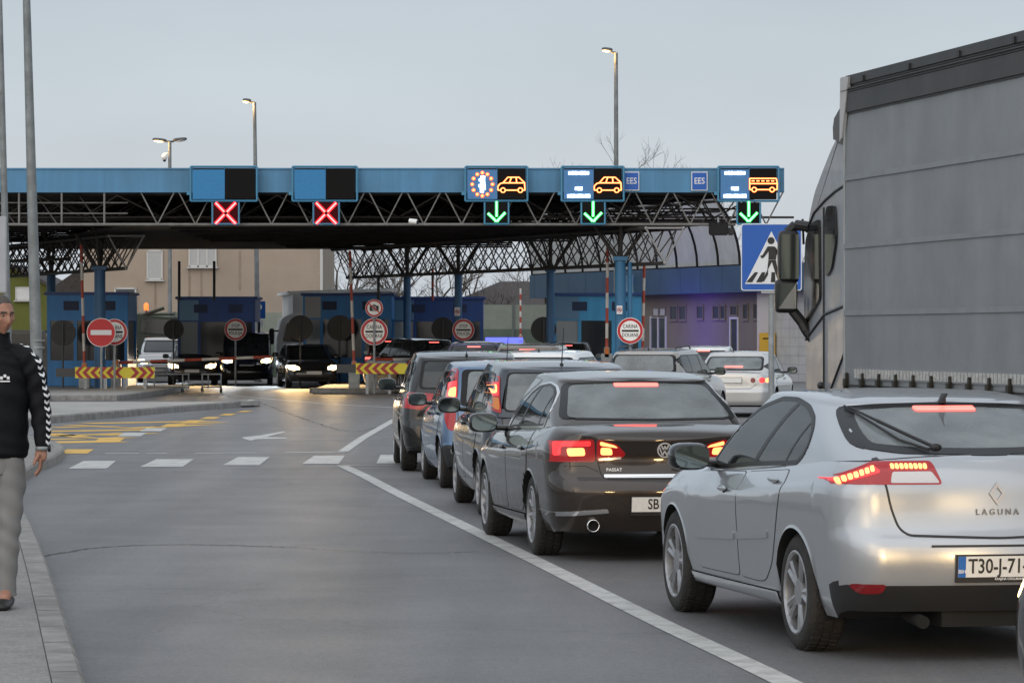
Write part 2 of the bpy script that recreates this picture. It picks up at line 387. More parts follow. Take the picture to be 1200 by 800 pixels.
def clip(poly, a, b):
    """part of polygon on the left of the line a->b"""
    a, b = Vector(a), Vector(b); t = b-a; f = lambda p: t.x*(p[1]-a.y)-t.y*(p[0]-a.x); out = []
    for i in range(len(poly)):
        p, q = poly[i-1], poly[i]; fp, fq = f(p), f(q)
        if (fp < 0) != (fq < 0):
            k = fp/(fp-fq); out.append((p[0]+(q[0]-p[0])*k, p[1]+(q[1]-p[1])*k))
        if fq >= 0: out.append(q)
    return out

FINE = []
class Body:
    """Painted shell of a car: x forward from the rear axle, y left, z up."""
    def __init__(s, c, paint, root, fine=True):
        s.fine, s.cuts = fine, []
        s.c, s.root, s.paint = c, root, paint
        W, ro, wb, fo = c['W'], c['ro'], c['wb'], c['L']-c['ro']-c['wb']
        xr, xf = -ro, wb+fo; s.xr, s.xf = xr, xf; ra = c['wr']+c.get('ag', .045); gc = c.get('gc', .20)
        bow, fb = c.get('bow', .05), .16; rcx, rcy = c.get('rc', (.30, .24)); fcx, fcy = c.get('fc', (.55, .36))
        step = .045 if fine else .11; nl = 28 if fine else 10
        half = []                                # (x, y normalised, rearness, frontness)
        nf_ = 7 if fine else 4
        for i in range(nf_): t = i/nf_*(1-rcy); half.append((xr+bow*t*t, t, 1, 0))
        nc = 8 if fine else 5
        x0 = xr+bow*(1-rcy)**2
        for i in range(nc): a = math.pi/2*i/nc; half.append((x0+rcx*(1-math.cos(a)), 1-rcy+rcy*math.sin(a), math.cos(a)**.7, 0))
        xs, xe = x0+rcx, xf-fb*(1-fcy)**2-fcx; ns = int((xe-xs)/step)
        for i in range(ns+1): half.append((xs+(xe-xs)*i/ns, 1, 0, 0))
        for i in range(nc): a = math.pi/2*(1-(i+1)/nc); half.append((xe+fcx*(1-(1-math.cos(a)))-0 if False else xe+fcx*math.cos(a), 1-fcy+fcy*math.sin(a), 0, math.cos(a)**.7))
        for i in range(nf_): t = (1-(i+1)/nf_)*(1-fcy); half.append((xf-fb*t*t, t, 0, 1))
        s.belt = c['belt']
        xm = (xs+xe)/2; tr, tf = c.get('taper', (.06, .07))
        def taper(x): return 1-tr*max(0, (xm-x)/(xm-xr))**2.4-tf*max(0, (x-xm)/(xf-xm))**2.4
        s.taper = taper
        def zlow(x, r, f):
            z = gc
            for xw in (0, wb):
                d = abs(x-xw)
                if d < ra: z = max(z, c['wr']+math.sqrt(ra*ra-d*d)*.97)
            if r > 0 : z = max(z, gc+(c.get('rz', gc)-gc)*min(1, r*1.5))
            return z
        prof = c.get('prof', [(.2,.90),(.32,.955),(.45,.985),(.62,1.),(.78,.992),(.9,.965),(.97,.925),(1.,.88)])
        s.prof = prof
        rp, fp = c['rearp'], c.get('frontp', [(.2,.06),(.45,0),(.6,.02),(.75,.14),(.9,.3)])
        rows = []
        for k in range(nl+1):
            v = k/nl; row = []
            for (x, y, r, f) in half:
                zl, zb = zlow(x, r, f), sp(s.belt, x); z = zl+(zb-zl)*v
                xx = x+r*sp(rp, z)-f*sp(fp, z); yy = y*W/2*taper(x)*sp(prof, z/zb)
                if k == 0 and zl > gc+.03 and r == 0 and f == 0: yy += .006
                row.append((xx, yy, z))
            rows.append(row)
        mb = MB(); n = len(half)
        thr = c.get('trim', 0)
        for sg in (1, -1):
            k0 = mb.add([(p[0], sg*p[1], p[2]) for r_ in rows for p in r_], [])
            for k in range(nl):
                for i in range(n-1):
                    a, b_, c_, d = k*n+i, k*n+i+1, (k+1)*n+i+1, (k+1)*n+i
                    zc = (rows[k][i][2]+rows[k+1][i][2])/2
                    fidx = [k0+q for q in ((a, b_, c_, d) if sg < 0 else (a, d, c_, b_))]
                    mb.f.append(fidx); mb.m.append(2 if zc < thr and (half[i][2] > .05 or half[i][3] > .05) else 0)
        m = 10 if fine else 6; deck = []; under = []
        for i in range(n):
            p, q = rows[-1][i], rows[0][i]; e = c.get('crown', .035)*min(1, p[1]/(.6*W/2))
            deck.append([(p[0], p[1]*(1-2*j/m), p[2]+e*(1-(1-2*j/m)**2)) for j in range(m+1)])
            under.append([(q[0], q[1]*(1-2*j/2), q[2]) for j in range(3)])
        k1 = len(mb.f); mb.grid(deck, 0); mb.grid(under, 1)
        # greenhouse
        (br, bf), (tr_, tf_) = c['xb'], c['xt']
        for q in range(k1, len(mb.f)):
            cx = sum(mb.v[i].x for i in mb.f[q])/4; cyy = abs(sum(mb.v[i].y for i in mb.f[q])/4)
            if br+.10 < cx < bf-.32 and cyy < W*.45: mb.m[q] = 1
        yt = c['yt']*W/2; ins = c.get('ins', .035)
        gc_r, gc_f = c.get('grc', (.22, .34)); gh = []
        brow, frow = c.get('gbow', (.10, .20))
        ne = 22 if fine else 6
        def outline(x_r, x_f, scale):
            o = []; rx, fx = gc_r*scale, gc_f*scale; cy = .22
            for i in range(ne): t = i/ne*(1-cy); o.append((x_r+brow*t*t, t))
            xx = x_r+brow*(1-cy)**2
            for i in range(6): a = math.pi/2*i/6; o.append((xx+rx*(1-math.cos(a)), 1-cy+cy*math.sin(a)))
            x2 = x_f-frow*(1-cy)**2-fx; x1 = xx+rx; q = 90 if fine else 10
            for i in range(q+1): o.append((x1+(x2-x1)*i/q, 1))
            for i in range(6): a = math.pi/2*(1-(i+1)/6); o.append((x2+fx*math.cos(a), 1-cy+cy*math.sin(a)))
            for i in range(ne): t = (1-(i+1)/ne)*(1-cy); o.append((x_f-frow*t*t, t))
            return o
        ob, ot = outline(br, bf, 1), outline(tr_, tf_, .8)
        drop, crown = c.get('drop', .06), c.get('rcrown', .03); nt_ = 22 if fine else 5
        xc = (tr_+tf_)/2; roof = c['roof']
        for k in range(nt_+1):
            t = k/nt_; row = []
            for (a, b_) in zip(ob, ot):
                yb = a[1]*(W/2*taper(a[0])*sp(prof, .985)-ins); y1 = b_[1]*yt*(1-.05*max(0, (xc-b_[0])/(xc-tr_))**2)
                zb = sp(s.belt, a[0])-.02; z1 = sp(roof, b_[0])-drop-crown
                bl = 4*t*(1-t)
                cz = c.get('gcurve', .022)
                dx = (-cz*1.2 if b_[0] < xc else cz*1.3)*bl*(1 if a[1] < .9 else 0)
                row.append((a[0]+(b_[0]-a[0])*t+dx, yb+(y1-yb)*t+cz*bl*(a[1]**2), zb+(z1-zb)*t))
            gh.append(row)
        for k in range(1, 6):
            a = math.pi/2*k/5; q = 1-math.cos(a); row = []
            for b_, g in zip(ot, gh[nt_]):
                y1 = g[1]; x1 = g[0]
                row.append((xc+(x1-xc)*(1-.07*q), y1*(1-.13*q), g[2]+drop*math.sin(a)))
            gh.append(row)
        n2 = len(ob)
        for sg in (1, -1): mb.grid([[(p[0], sg*p[1], p[2]) for p in r_] for r_ in gh], 0)
        cap = [[(p[0], p[1]*(1-2*j/8), p[2]+crown*(1-(1-2*j/8)**2)*min(1, p[1]/(.5*yt))) for j in range(9)] for p in gh[-1]]
        mb.grid(cap, 0)
        s.obj = mb.build('body', [paint, M_under, M_black], root, angle=R(48))
        me = s.obj.data; me.calc_loop_triangles()
        s.nv = [v.normal.copy() for v in me.vertices]; s.co = [v.co.copy() for v in me.vertices]
        s.tris = [tuple(t.vertices) for t in me.loop_triangles]
        s.bvh = BVHTree.FromPolygons(s.co, s.tris)
        s.inv = None
    def hit(s, mode, u, v):
        if mode == 'L': o, d = Vector((u, 3, v)), Vector((0,-1,0))
        elif mode == 'R': o, d = Vector((u, -3, v)), Vector((0,1,0))
        elif mode == 'B': o, d = Vector((-9, u, v)), Vector((1,0,0))
        elif mode == 'F': o, d = Vector((9, u, v)), Vector((-1,0,0))
        elif mode == 'T': o, d = Vector((u, v, 4)), Vector((0,0,-1))
        else:
            if s.inv is None:
                bpy.context.view_layer.update(); s.inv = s.root.matrix_world.inverted()
            o = s.inv@Vector((0,0,CH)); d = (s.inv@P(u, v, 10)-o).normalized()
        p, n, i, dist = s.bvh.ray_cast(o, d)
        if p is None: return None
        a, b, c = s.tris[i]; A, B, C_ = s.co[a], s.co[b], s.co[c]
        ar = (B-A).cross(C_-A).length
        if ar > 1e-12:
            wa = (B-p).cross(C_-p).length/ar; wb_ = (C_-p).cross(A-p).length/ar; wc = max(0, 1-wa-wb_)
            ns = (s.nv[a]*wa+s.nv[b]*wb_+s.nv[c]*wc)
            if ns.length > .1 and ns.normalized().dot(n) > .6: n = ns.normalized()
        if n.dot(d) > 0: n = -n
        return p, n
    def patch(s, name, layers, mode='L', step=None, parent=None, mirror=False, lip=.012):
        """layers: [(polygon, material, offset)] laid on the shell as seen from one direction; one mesh."""
        step = step or (7 if mode == 'C' else .05)
        vs, fs, ms, ns, mats = [], [], [], [], []
        for lay in layers:
            poly, m_, off = lay[:3]; holes = lay[3] if len(lay) > 3 else []
            if len(poly) < 3: continue
            bm = bmesh.new(); bv = [bm.verts.new((p[0], p[1], 0)) for q_ in [poly]+holes for p in q_]
            for t in tessellate_polygon([[Vector((p[0], p[1], 0)) for p in q_] for q_ in [poly]+holes]):
                try: bm.faces.new([bv[i] for i in t])
                except ValueError: pass
            for ax in (0, 1):
                lo, hi = min(p[ax] for p in poly), max(p[ax] for p in poly); k = math.floor(lo/step)+1
                while k*step < hi:
                    co = [0,0,0]; no = [0,0,0]; co[ax] = k*step; no[ax] = 1
                    bmesh.ops.bisect_plane(bm, geom=list(bm.verts)+list(bm.edges)+list(bm.faces), plane_co=co, plane_no=no, dist=1e-6); k += 1
            bmesh.ops.remove_doubles(bm, verts=bm.verts, dist=1e-7)
            bm.verts.ensure_lookup_table(); idx = {}
            base = len(vs)
            for v in bm.verts:
                h = s.hit(mode, v.co.x, v.co.y)
                if h: idx[v.index] = len(vs); vs.append(h[0]+h[1]*off); ns.append(h[1])
            mi = len(mats); mats.append(m_)
            def ok(ids):
                q = [vs[i] for i in ids]
                return all((q[i]-q[i-1]).length < .35 for i in range(len(q)))
            for f in bm.faces:
                ids = [idx.get(v.index) for v in f.verts]
                if None in ids or not ok(ids): continue
                nrm = (vs[ids[1]]-vs[ids[0]]).cross(vs[ids[2]]-vs[ids[0]])
                if nrm.dot(ns[ids[0]]) < 0: ids = ids[::-1]
                fs.append(ids); ms.append(mi)
            for e in bm.edges:
                if len(e.link_faces) == 1:
                    a, b = [idx.get(v.index) for v in e.verts]
                    if a is None or b is None: continue
                    k = len(vs); vs += [vs[a]-ns[a]*lip, vs[b]-ns[b]*lip]; ns += [ns[a], ns[b]]
                    fs.append([a, b, k+1, k]); ms.append(mi)
            bm.free()
        out = []
        for sg in ((1, -1) if mirror else (1,)):
            me = bpy.data.meshes.new(name)
            me.from_pydata([(v.x, v.y*sg, v.z) for v in vs], [], [f if sg > 0 else f[::-1] for f in fs])
            for m_ in mats: me.materials.append(m_)
            me.polygons.foreach_set('material_index', ms); me.polygons.foreach_set('use_smooth', [True]*len(fs))
            me.update()
            try: me.normals_split_custom_set_from_vertices([(n.x, n.y*sg, n.z) for n in ns])
            except Exception: pass
            o = bpy.data.objects.new(name, me); COL.objects.link(o); o.parent = parent or s.root; out.append(o)
        return out if mirror else out[0]
    def seam(s, name, pts, mode='L', wdt=.007, m_=None, parent=None, mirror=False, off=.002):
        """thin ribbon along a 2D polyline"""
        pts = [Vector(p) for p in pts]; l, r = [], []
        for i in range(len(pts)):
            t = (pts[min(i+1,len(pts)-1)]-pts[max(0,i-1)]).normalized(); n = Vector((-t.y, t.x))*wdt/2; l.append(tuple(pts[i]+n)); r.append(tuple(pts[i]-n))
        return s.patch(name, [(l+r[::-1], m_ or M_blk, off)], mode, parent=parent, mirror=mirror, lip=.004)
    def open(s, mode, poly):
        s.cuts.append((mode, poly))
    def finish(s):
        """cut the real window openings out of the shell"""
        bm = bmesh.new(); bm.from_mesh(s.obj.data); kill = set()
        for mode, poly in s.cuts:
            lo = min(p[1] for p in poly)-.05
            for f in bm.faces:
                n, c_ = f.normal, f.calc_center_median()
                if c_.z < lo or f.material_index: continue
                if mode == 'L' and n.y > .25 and c_.y > 0: uv = lambda v: (v.co.x, v.co.z)
                elif mode == 'R' and n.y < -.25 and c_.y < 0: uv = lambda v: (v.co.x, v.co.z)
                elif mode == 'B' and n.x < -.06 and c_.x < .6: uv = lambda v: (v.co.y, v.co.z)
                elif mode == 'F' and n.x > .06 and c_.x > .8: uv = lambda v: (v.co.y, v.co.z)
                else: continue
                if any(inpoly(poly, *uv(v)) for v in f.verts): kill.add(f)
        bmesh.ops.delete(bm, geom=list(kill), context='FACES'); bm.to_mesh(s.obj.data); bm.free()
        H = s.c['roof'][2][1]; k = H/1.47; w_ = s.c['W']/1.8; wb = s.c['wb']
        M_seat = mat('seat_cloth', (.030,.030,.032), .9)
        for y in (.37, -.37):
            b = MB(); b.ellip((wb*.44, y*w_, .88*k), (.09, .23, .36), M=Matrix.Rotation(-.2, 3, 'Y'), e=.5); b.ellip((wb*.44-.09, y*w_, 1.215*k), (.045, .13, .09), e=.6); b.build('seat', M_seat, s.root, angle=.9)
        b = MB(); b.box((.12, 0, .90*k), (.16, 1.25*w_, .35*k))
        for y in (.36, -.36): b.ellip((.08, y*w_, 1.10*k), (.04, .13, .065), e=.6)
        b.build('rear_bench', M_seat, s.root, bevel=.03)
        b = MB(); b.box((wb*.80, 0, .93*k), (.35, 1.35*w_, .16)); b.ellip((wb*.74, 0, 1.30*k), (.02, .12, .035), e=.6); b.build('dashboard', M_under, s.root, bevel=.02)
        b = MB(); b.lathe([(.165,-.012),(.185,0),(.165,.012),(.165,-.012)], (wb*.70, .37*w_, .98*k), 'X', 24); b.build('steering_wheel', M_under, s.root, smooth=True)
    def frame(s, mode, u, v):
        """point, and horizontal / vertical tangents on the shell"""
        p, n = s.hit(mode, u, v); up = Vector((0,0,1)); ux = up.cross(n).normalized(); uy = n.cross(ux); return p, ux, uy, n

WHEELS = {}
def wheel_proto(r, rr, wd, style, rimmat):
    key = (r, rr, wd, style, rimmat.name)
    if key in WHEELS: return WHEELS[key]
    t = MB(); h = wd/2
    t.lathe([(rr*.98,-h*.8),(rr*1.02,-h),(r*.90,-h),(r*.965,-h*.88),(r,-h*.66),(r,h*.66),(r*.965,h*.88),(r*.90,h*1.0),(rr*1.09,h*1.02),(rr*1.02,h*.96),(rr*.98,h*.8)], n=48)
    n = 44
    for i in range(n):                                         # tread blocks
        a = 2*math.pi*i/n
        for yy, sk in ((-.5, .05), (0, 0), (.5, -.05)):
            c = Vector((math.cos(a+sk)*(r+.001), yy*h*1.05, math.sin(a+sk)*(r+.001)))
            t.box(c, (.012, h*.42, r*.085), M=Matrix.Rotation(-a-sk, 3, 'Y'))
    q = MB()
    q.lathe([(rr*1.0,h*.9),(rr*1.035,h*1.0),(rr*.99,h*1.03),(rr*.93,h*.93),(rr*.90,h*.3),(rr*.88,-h*.8)], n=40)
    q.lathe([(rr*.88,-h*.1),(.02,-h*.1)], n=24, mi=1)
    q.lathe([(rr*.62,h*.05),(rr*.60,h*.12),(.05,h*.12)], n=24, mi=2)
    def spoke(a, w0, w1, y0=.9, y1=.8, r0=.12, r1=.95):
        rows = []
        for k in range(5):
            f = k/4; rad = rr*(r0+(r1-r0)*f); w_ = w0+(w1-w0)*f; y = h*(y1+(y0-y1)*f); dep = h*(.45-.2*f)
            rows.append([(rad, y-dep, -w_/2), (rad, y-.006, -w_/2), (rad, y+.004, 0), (rad, y-.006, w_/2), (rad, y-dep, w_/2)])
        M = Matrix.Rotation(a, 3, 'Y'); q.grid([[M@Vector(p) for p in row] for row in rows])
    ns, dbl = {'five_double': (5, True), 'five': (5, False), 'ten': (10, False), 'seven': (7, False), 'steel': (12, False)}[style]
    for i in range(ns):
        a = 2*math.pi*i/ns+.3
        if dbl:
            for s_ in (-1, 1): spoke(a+s_*.16, .028, .05)
        else: spoke(a, .06 if ns == 5 else .04, .085 if ns == 5 else (.055 if ns < 12 else .075))
    q.lathe([(.078,h*.62),(.075,h*.84),(.03,h*.88),(.001,h*.88)], n=20)
    to = t.build('tyre', M_rub, angle=.6); ro = q.build('rim', [rimmat, M_under, mat('brake_disc', (.22,.21,.2), .5, .7)], angle=.6)
    for o in (to, ro): COL.objects.unlink(o)
    WHEELS[key] = (to.data, ro.data); return WHEELS[key]
def add_wheels(c, root, style='five', rimmat=None, steer=0., which=None):
    td, rd = wheel_proto(c['wr'], c.get('rim', .21), c.get('tw', .215), style, rimmat or M_alloy)
    y = c['W']/2-.035-c.get('tw', .215)/2
    for x in (0, c['wb']):
        for sg in (1, -1):
            if which and (x > 0, sg) not in which: continue
            w_ = sub('wheel', root, (x, sg*y*(1-.0), c['wr']), (0, rnd.random()*.8, (0 if sg > 0 else math.pi)+(steer if x > 0 else 0)))
            for n_, d in (('tyre', td), ('rim', rd)):
                o = bpy.data.objects.new(n_, d); COL.objects.link(o); o.parent = w_

def glassmat(name, tint, rough=.07, ior=1.5): return mat(name, tint, rough, ior=ior, dirt=((.16,.16,.155), .16, 5))
G_side = glassmat('car_glass_side', (.016,.019,.021))
G_rear = glassmat('car_glass_rear', (.075,.092,.098), ior=1.9)
G_dark = glassmat('car_glass_tinted', (.010,.011,.012), ior=1.5)
def thinglass(name, tint, haze, fr=1.0):
    """thin see-through pane: tinted transmission, sharp reflection by Fresnel, a light film of road dust and painted sky reflection"""
    m = bpy.data.materials.new(name); m.use_nodes = True; nt = m.node_tree; L = nt.links.new; nt.nodes.remove(nt.nodes['Principled BSDF'])
    tr = nt.nodes.new('ShaderNodeBsdfTransparent'); tr.inputs[0].default_value = (*tint, 1)
    gl = nt.nodes.new('ShaderNodeBsdfGlossy'); gl.inputs['Roughness'].default_value = .03
    fz = nt.nodes.new('ShaderNodeFresnel'); fz.inputs['IOR'].default_value = 1.62+1.2*max(0, haze-.2)
    mx = nt.nodes.new('ShaderNodeMixShader'); L(fz.outputs[0], mx.inputs[0]); L(tr.outputs[0], mx.inputs[1]); L(gl.outputs[0], mx.inputs[2])
    df = nt.nodes.new('ShaderNodeBsdfDiffuse'); df.inputs[0].default_value = (.31,.345,.355,1)
    tc = nt.nodes.new('ShaderNodeTexCoord'); n = nt.nodes.new('ShaderNodeTexNoise'); n.inputs['Scale'].default_value = 3; n.inputs['Detail'].default_value = 7; L(tc.outputs['Object'], n.inputs['Vector'])
    r = nt.nodes.new('ShaderNodeMapRange'); r.inputs['From Min'].default_value = .3; r.inputs['From Max'].default_value = .75; r.inputs['To Min'].default_value = haze*.5; r.inputs['To Max'].default_value = haze*1.6; L(n.outputs['Fac'], r.inputs['Value'])
    m2 = nt.nodes.new('ShaderNodeMixShader'); L(r.outputs[0], m2.inputs[0]); L(mx.outputs[0], m2.inputs[1]); L(df.outputs[0], m2.inputs[2])
    L(m2.outputs[0], nt.nodes['Material Output'].inputs['Surface']); MATS[name] = m; return m
T_side = thinglass('glass_clear_side', (.50,.56,.56), .05); T_rear = thinglass('glass_clear_rear', (.62,.70,.72), .46); T_dark = thinglass('glass_privacy', (.10,.11,.115), .10)  # heavy rear haze puts the pale sky reflection into the colour
M_frit = mat('window_edge_black', (.012,.012,.013), .35, spec=.25)
M_red = mat('lamp_red', (.17,.004,.006), .18, coat=.6)
M_redlit = mat('lamp_red_lit', (.4,.01,.01), .2, emit=(1,.03,.035), es=.95, coat=.5)
M_hot = mat('lamp_bulb_lit', (.9,.3,.15), .2, emit=(1,.30,.085), es=1.9)
M_bar = mat('brake_bar_lit', (.9,.2,.15), .2, emit=(1,.13,.11), es=1.5)
M_clear = mat('lamp_clear', (.52,.50,.50), .15, .3, coat=.6)
M_redon = mat('lamp_red_glowing', (.20,.004,.006), .18, emit=(1,.012,.02), es=.10, coat=.6)
M_amber = mat('lamp_amber', (.6,.18,.02), .2, coat=.5)
M_warm = mat('headlight_lit_warm', (1,.8,.5), .2, emit=(1,.66,.27), es=32)
M_cool = mat('headlight_lit_white', (1,1,1), .2, emit=(.80,.9,1), es=26)
M_mirror = mat('mirror_glass', (.13,.16,.165), .06, 1.)

def mirror(B, x, z, m_, sz=(.075, .115, .08), glass=True, sides=(1,-1), e=.62):
    W = B.c['W']
    for sg in sides:
        y = sg*(W/2*.93+sz[1]+.02)
        b = MB(); b.ellip((x, y, z), sz, n=18, m=10, e=e); b.tube((x+.03, sg*(W/2*.84), z-.05), (x+.02, y-sg*sz[1]*.6, z-.04), .026, 8, r2=.022)
        o = b.build('wing_mirror', m_, B.root, angle=.9)
        if glass:
            g = MB(); n = 20; f = lambda t: math.copysign(abs(t)**.7, t)
            ring = [(x-sz[0]*.93-.004, y+sz[1]*.86*f(math.cos(2*math.pi*i/n)), z+sz[2]*.80*f(math.sin(2*math.pi*i/n))) for i in range(n)]
            g.prism([(p[1], p[2]) for p in ring], (ring[0][0]+.012, 0, 0), (0,1,0), (0,0,1), -.016)
            g.build('mirror_glass', M_mirror, o)
def side_glass(B, dlo, pillars, g=None, surround=None, bw=.022, both=True):
    """dlo: whole side glass outline (x, z); pillars: [((x,z) low, (x,z) high, width)] from front to rear"""
    surround = surround or M_frit
    poly = rpoly(dlo, .05); panes = []
    cuts = [None]+pillars+[None]
    for i in range(len(cuts)-1):
        q = inset(poly, bw)
        if cuts[i]:
            (a, b, w_) = cuts[i]; q = clip(q, (a[0]-w_/2, a[1]), (b[0]-w_/2, b[1]))
        if cuts[i+1]:
            (a, b, w_) = cuts[i+1]; q = clip(q, (b[0]+w_/2, b[1]), (a[0]+w_/2, a[1]))
        if len(q) > 2: panes.append(q)
    if B.fine:
        B.patch('window_surround', [(poly, surround, .004, panes)], 'L', mirror=both)
        for q in panes:
            B.patch('window', [(inset(q, -.004), T_side, .002)], 'L', mirror=both, lip=.003); B.open('L', q); B.open('R', q)
    else:
        B.patch('window_surround', [(poly, surround, .003)], 'L', mirror=both)
        for q in panes: B.patch('window', [(q, g or G_side, .006)], 'L', mirror=both)
def end_glass(B, name, outer, inner, mode, g=None, tint=None):
    """rear window or windscreen: black edge band and the pane inside it"""
    if B.fine:
        B.patch('window_surround', [(outer, M_frit, .004, [inner])], mode)
        B.patch(name, [(inset(inner, -.004), tint or T_rear, .002)], mode, lip=.003); B.open(mode, inner)
    else: B.patch(name, [(outer, M_frit, .003), (inner, g or G_rear, .006)], mode)
def door(B, poly, handle=None, hm=None, strip_z=None, both=True):
    seam_, inner = rpoly(poly, .06), inset(rpoly(poly, .06), .006)
    out = B.patch('door', [(seam_, M_blk, .0015), (inner, B.paint, .004)], 'L', mirror=both, lip=.006)
    out = out if both else [out]
    for o, md, sg in zip(out, ('L', 'R'), (1, -1)):
        if handle:
            h = B.hit(md, *handle)
            if h:
                b = MB(); b.ellip(h[0]+h[1]*.022, (.10, .014, .018), n=14, m=8); b.ellip(h[0]+Vector((-.01,0,-.012))+h[1]*.002, (.055, .006, .03), mi=1)
                b.build('handle', [hm or B.paint, M_under], o, angle=.8)
def plate(B, mode, u, v, wd=.52, ht=.11, txt=None, blue=True, frame_=None, extra=None, tilt=None, cover=None):
    p, ux, uy, n = B.frame(mode, u, v); p = p+n*.012
    b = MB(); fw, fh = wd/2+.008, ht/2+.008
    b.prism([(-fw,-fh-(.022 if frame_ else 0)),(fw,-fh-(.022 if frame_ else 0)),(fw,fh),(-fw,fh)], p-n*.02, ux, uy, .022, 0)
    b.prism([(-wd/2,-ht/2),(wd/2,-ht/2),(wd/2,ht/2),(-wd/2,ht/2)], p+n*.002, ux, uy, .003, 1)
    if blue: b.prism([(-wd/2,-ht/2),(-wd/2+.042,-ht/2),(-wd/2+.042,ht/2),(-wd/2,ht/2)], p+n*.005, ux, uy, .0015, 2)
    o = b.build('number_plate', [M_black, M_plate, mat('plate_blue', (.012,.12,.42), .4)], B.root)
    if txt or extra:
        t = MB()
        if txt: text_mesh(txt[0], ht*.98, t, p+ux*txt[1]+n*.0055, ux, uy, .002, 0, 'LEFT', txt[2] if len(txt) > 2 else .8)
        if extra:
            for (s_, size, a, b_, mi) in extra: text_mesh(s_, size, t, p+ux*a+uy*b_+n*.007, ux, uy, .002, mi)
        t.build('lettering', [M_blk, M_white], o)
    return o
def aerial(B, x, y=0., fin=True, whip=0.):
    p, n = B.hit('T', x, y); b = MB()
    if fin:
        b.grid([[p+Vector((-.07+.12*t+.05*k*k*(-1), s_*.022*(1-k)*(1-abs(2*t-1)**2), .055*k-.004)) for s_ in (1,) for t in [i/6 for i in range(7)]] for k in (0,.5,1)])
        b.grid([[p+Vector((-.07+.12*t-.05*k*k, -.022*(1-k)*(1-abs(2*t-1)**2), .055*k-.004)) for t in [i/6 for i in range(7)]] for k in (0,.5,1)])
    if whip: b.tube(p, p+Vector((-whip*.45, 0, whip*.9)), .006, 6, r2=.003); b.ellip(p, (.03,.02,.02))
    return b.build('aerial', M_black, B.root, angle=.8)
def beam(root, x, y, z, energy, col, ang=40, down=-4, size=.12, yaw=0):
    l = bpy.data.lights.new('headlight_beam', 'SPOT'); l.energy = energy; l.color = col; l.spot_size = R(ang); l.spot_blend = .8; l.shadow_soft_size = size
    o = bpy.data.objects.new('headlight_beam', l); COL.objects.link(o); o.parent = root; o.location = (x, y, z)
    o.rotation_euler = Vector((-math.cos(R(down))*math.cos(yaw), -math.cos(R(down))*math.sin(yaw), -math.sin(R(down)))).to_track_quat('Z', 'Y').to_euler(); return o
def vehicle(name, label, cat, group, x, d, head, c, paint, fine=True):
    """x, d: world place of the rear axle; head: degrees to the right of straight away from the camera"""
    root = thing(name, label, cat, (x, d, 0), R(90-head), group)
    B = Body(c, paint, root, fine)
    if fine: FINE.append(B)
    return B
def paintmat(name, col, metal=.5, rough=.34, dirt=.5, dz=.75, dcol=None):
    """car paint with road film low down; the inside of the shell is dark trim"""
    dcol = dcol or tuple(.80*c+.20*k for c, k in zip(col, (.11,.098,.085)))
    m = mat(name, col, rough, metal, coat=1., spec=.5 if sum(col) > .3 else .12, dirt=(dcol, dirt*.75, 7, dz)); nt = m.node_tree; L = nt.links.new
    b = nt.nodes['Principled BSDF']; g = nt.nodes.new('ShaderNodeNewGeometry'); d = nt.nodes.new('ShaderNodeBsdfDiffuse'); d.inputs[0].default_value = (.03,.03,.03,1)
    mx = nt.nodes.new('ShaderNodeMixShader'); L(g.outputs['Backfacing'], mx.inputs[0]); L(b.outputs[0], mx.inputs[1]); L(d.outputs[0], mx.inputs[2]); L(mx.outputs[0], nt.nodes['Material Output'].inputs['Surface'])
    return m
# ------------------------------------------------------------------ the queue in the foreground
QUEUE, LANE2 = 'cars queueing for the crossing', 'cars waiting in the right lane'
P_silver = paintmat('paint_silver', (.40,.42,.445), .55, .27, .22, .8)
P_brown = paintmat('paint_grey_brown', (.040,.032,.0275), .45, .2, .45, .7)
P_navy = paintmat('paint_dark_blue_grey', (.036,.043,.056), .5, .27, .45, .7)
P_blue = paintmat('paint_mid_blue', (.085,.155,.27), .5, .30, .45, .75)
P_black = paintmat('paint_black', (.009,.0095,.010), .0, .22, .5, .75)
P_beige = paintmat('paint_beige_grey', (.33,.31,.285), .5, .32, .5, .8)
P_lightsilver = paintmat('paint_light_silver', (.50,.50,.49), .5, .3, .4, .8)
P_white = paintmat('paint_white', (.72,.73,.73), 0, .35, .35, .8)
P_darkgrey = paintmat('paint_charcoal', (.03,.031,.034), .3, .25, .5, .75)
P_tan = paintmat('paint_tan_brown', (.13,.10,.075), .4, .3, .5, .75)

M_embl = mat('emblem_silver', (.72,.72,.72), .35, .5)
def lozenge(b, p, ux, uy, n, w_, h_, t, mi=0):
    o = [(0,h_),(w_,0),(0,-h_),(-w_,0)]; i = [(x*(1-t), y*(1-t)) for x, y in o]
    for k in range(4):
        a, c = o[k], o[(k+1)%4]; a2, c2 = i[k], i[(k+1)%4]
        b.prism([a, c, c2, a2], p-n*.003, ux, uy, .014, mi)
def ring(b, p, ux, uy, n, r, t, mi=0, k=28, dep=.01):
    for i in range(k):
        a, c = 2*math.pi*i/k, 2*math.pi*(i+1)/k
        b.prism([(r*math.cos(a),r*math.sin(a)),(r*math.cos(c),r*math.sin(c)),((r-t)*math.cos(c),(r-t)*math.sin(c)),((r-t)*math.cos(a),(r-t)*math.sin(a))], p, ux, uy, dep, mi)
def bars(b, p, ux, uy, segs, w_, mi=0, dep=.008):
    for (x0,y0,x1,y1) in segs:
        a, c = Vector((x0,y0)), Vector((x1,y1)); t = (c-a).normalized(); nn = Vector((-t.y,t.x))*w_/2
        b.prism([tuple(a+nn), tuple(a-nn), tuple(c-nn), tuple(c+nn)], p, ux, uy, dep, mi)

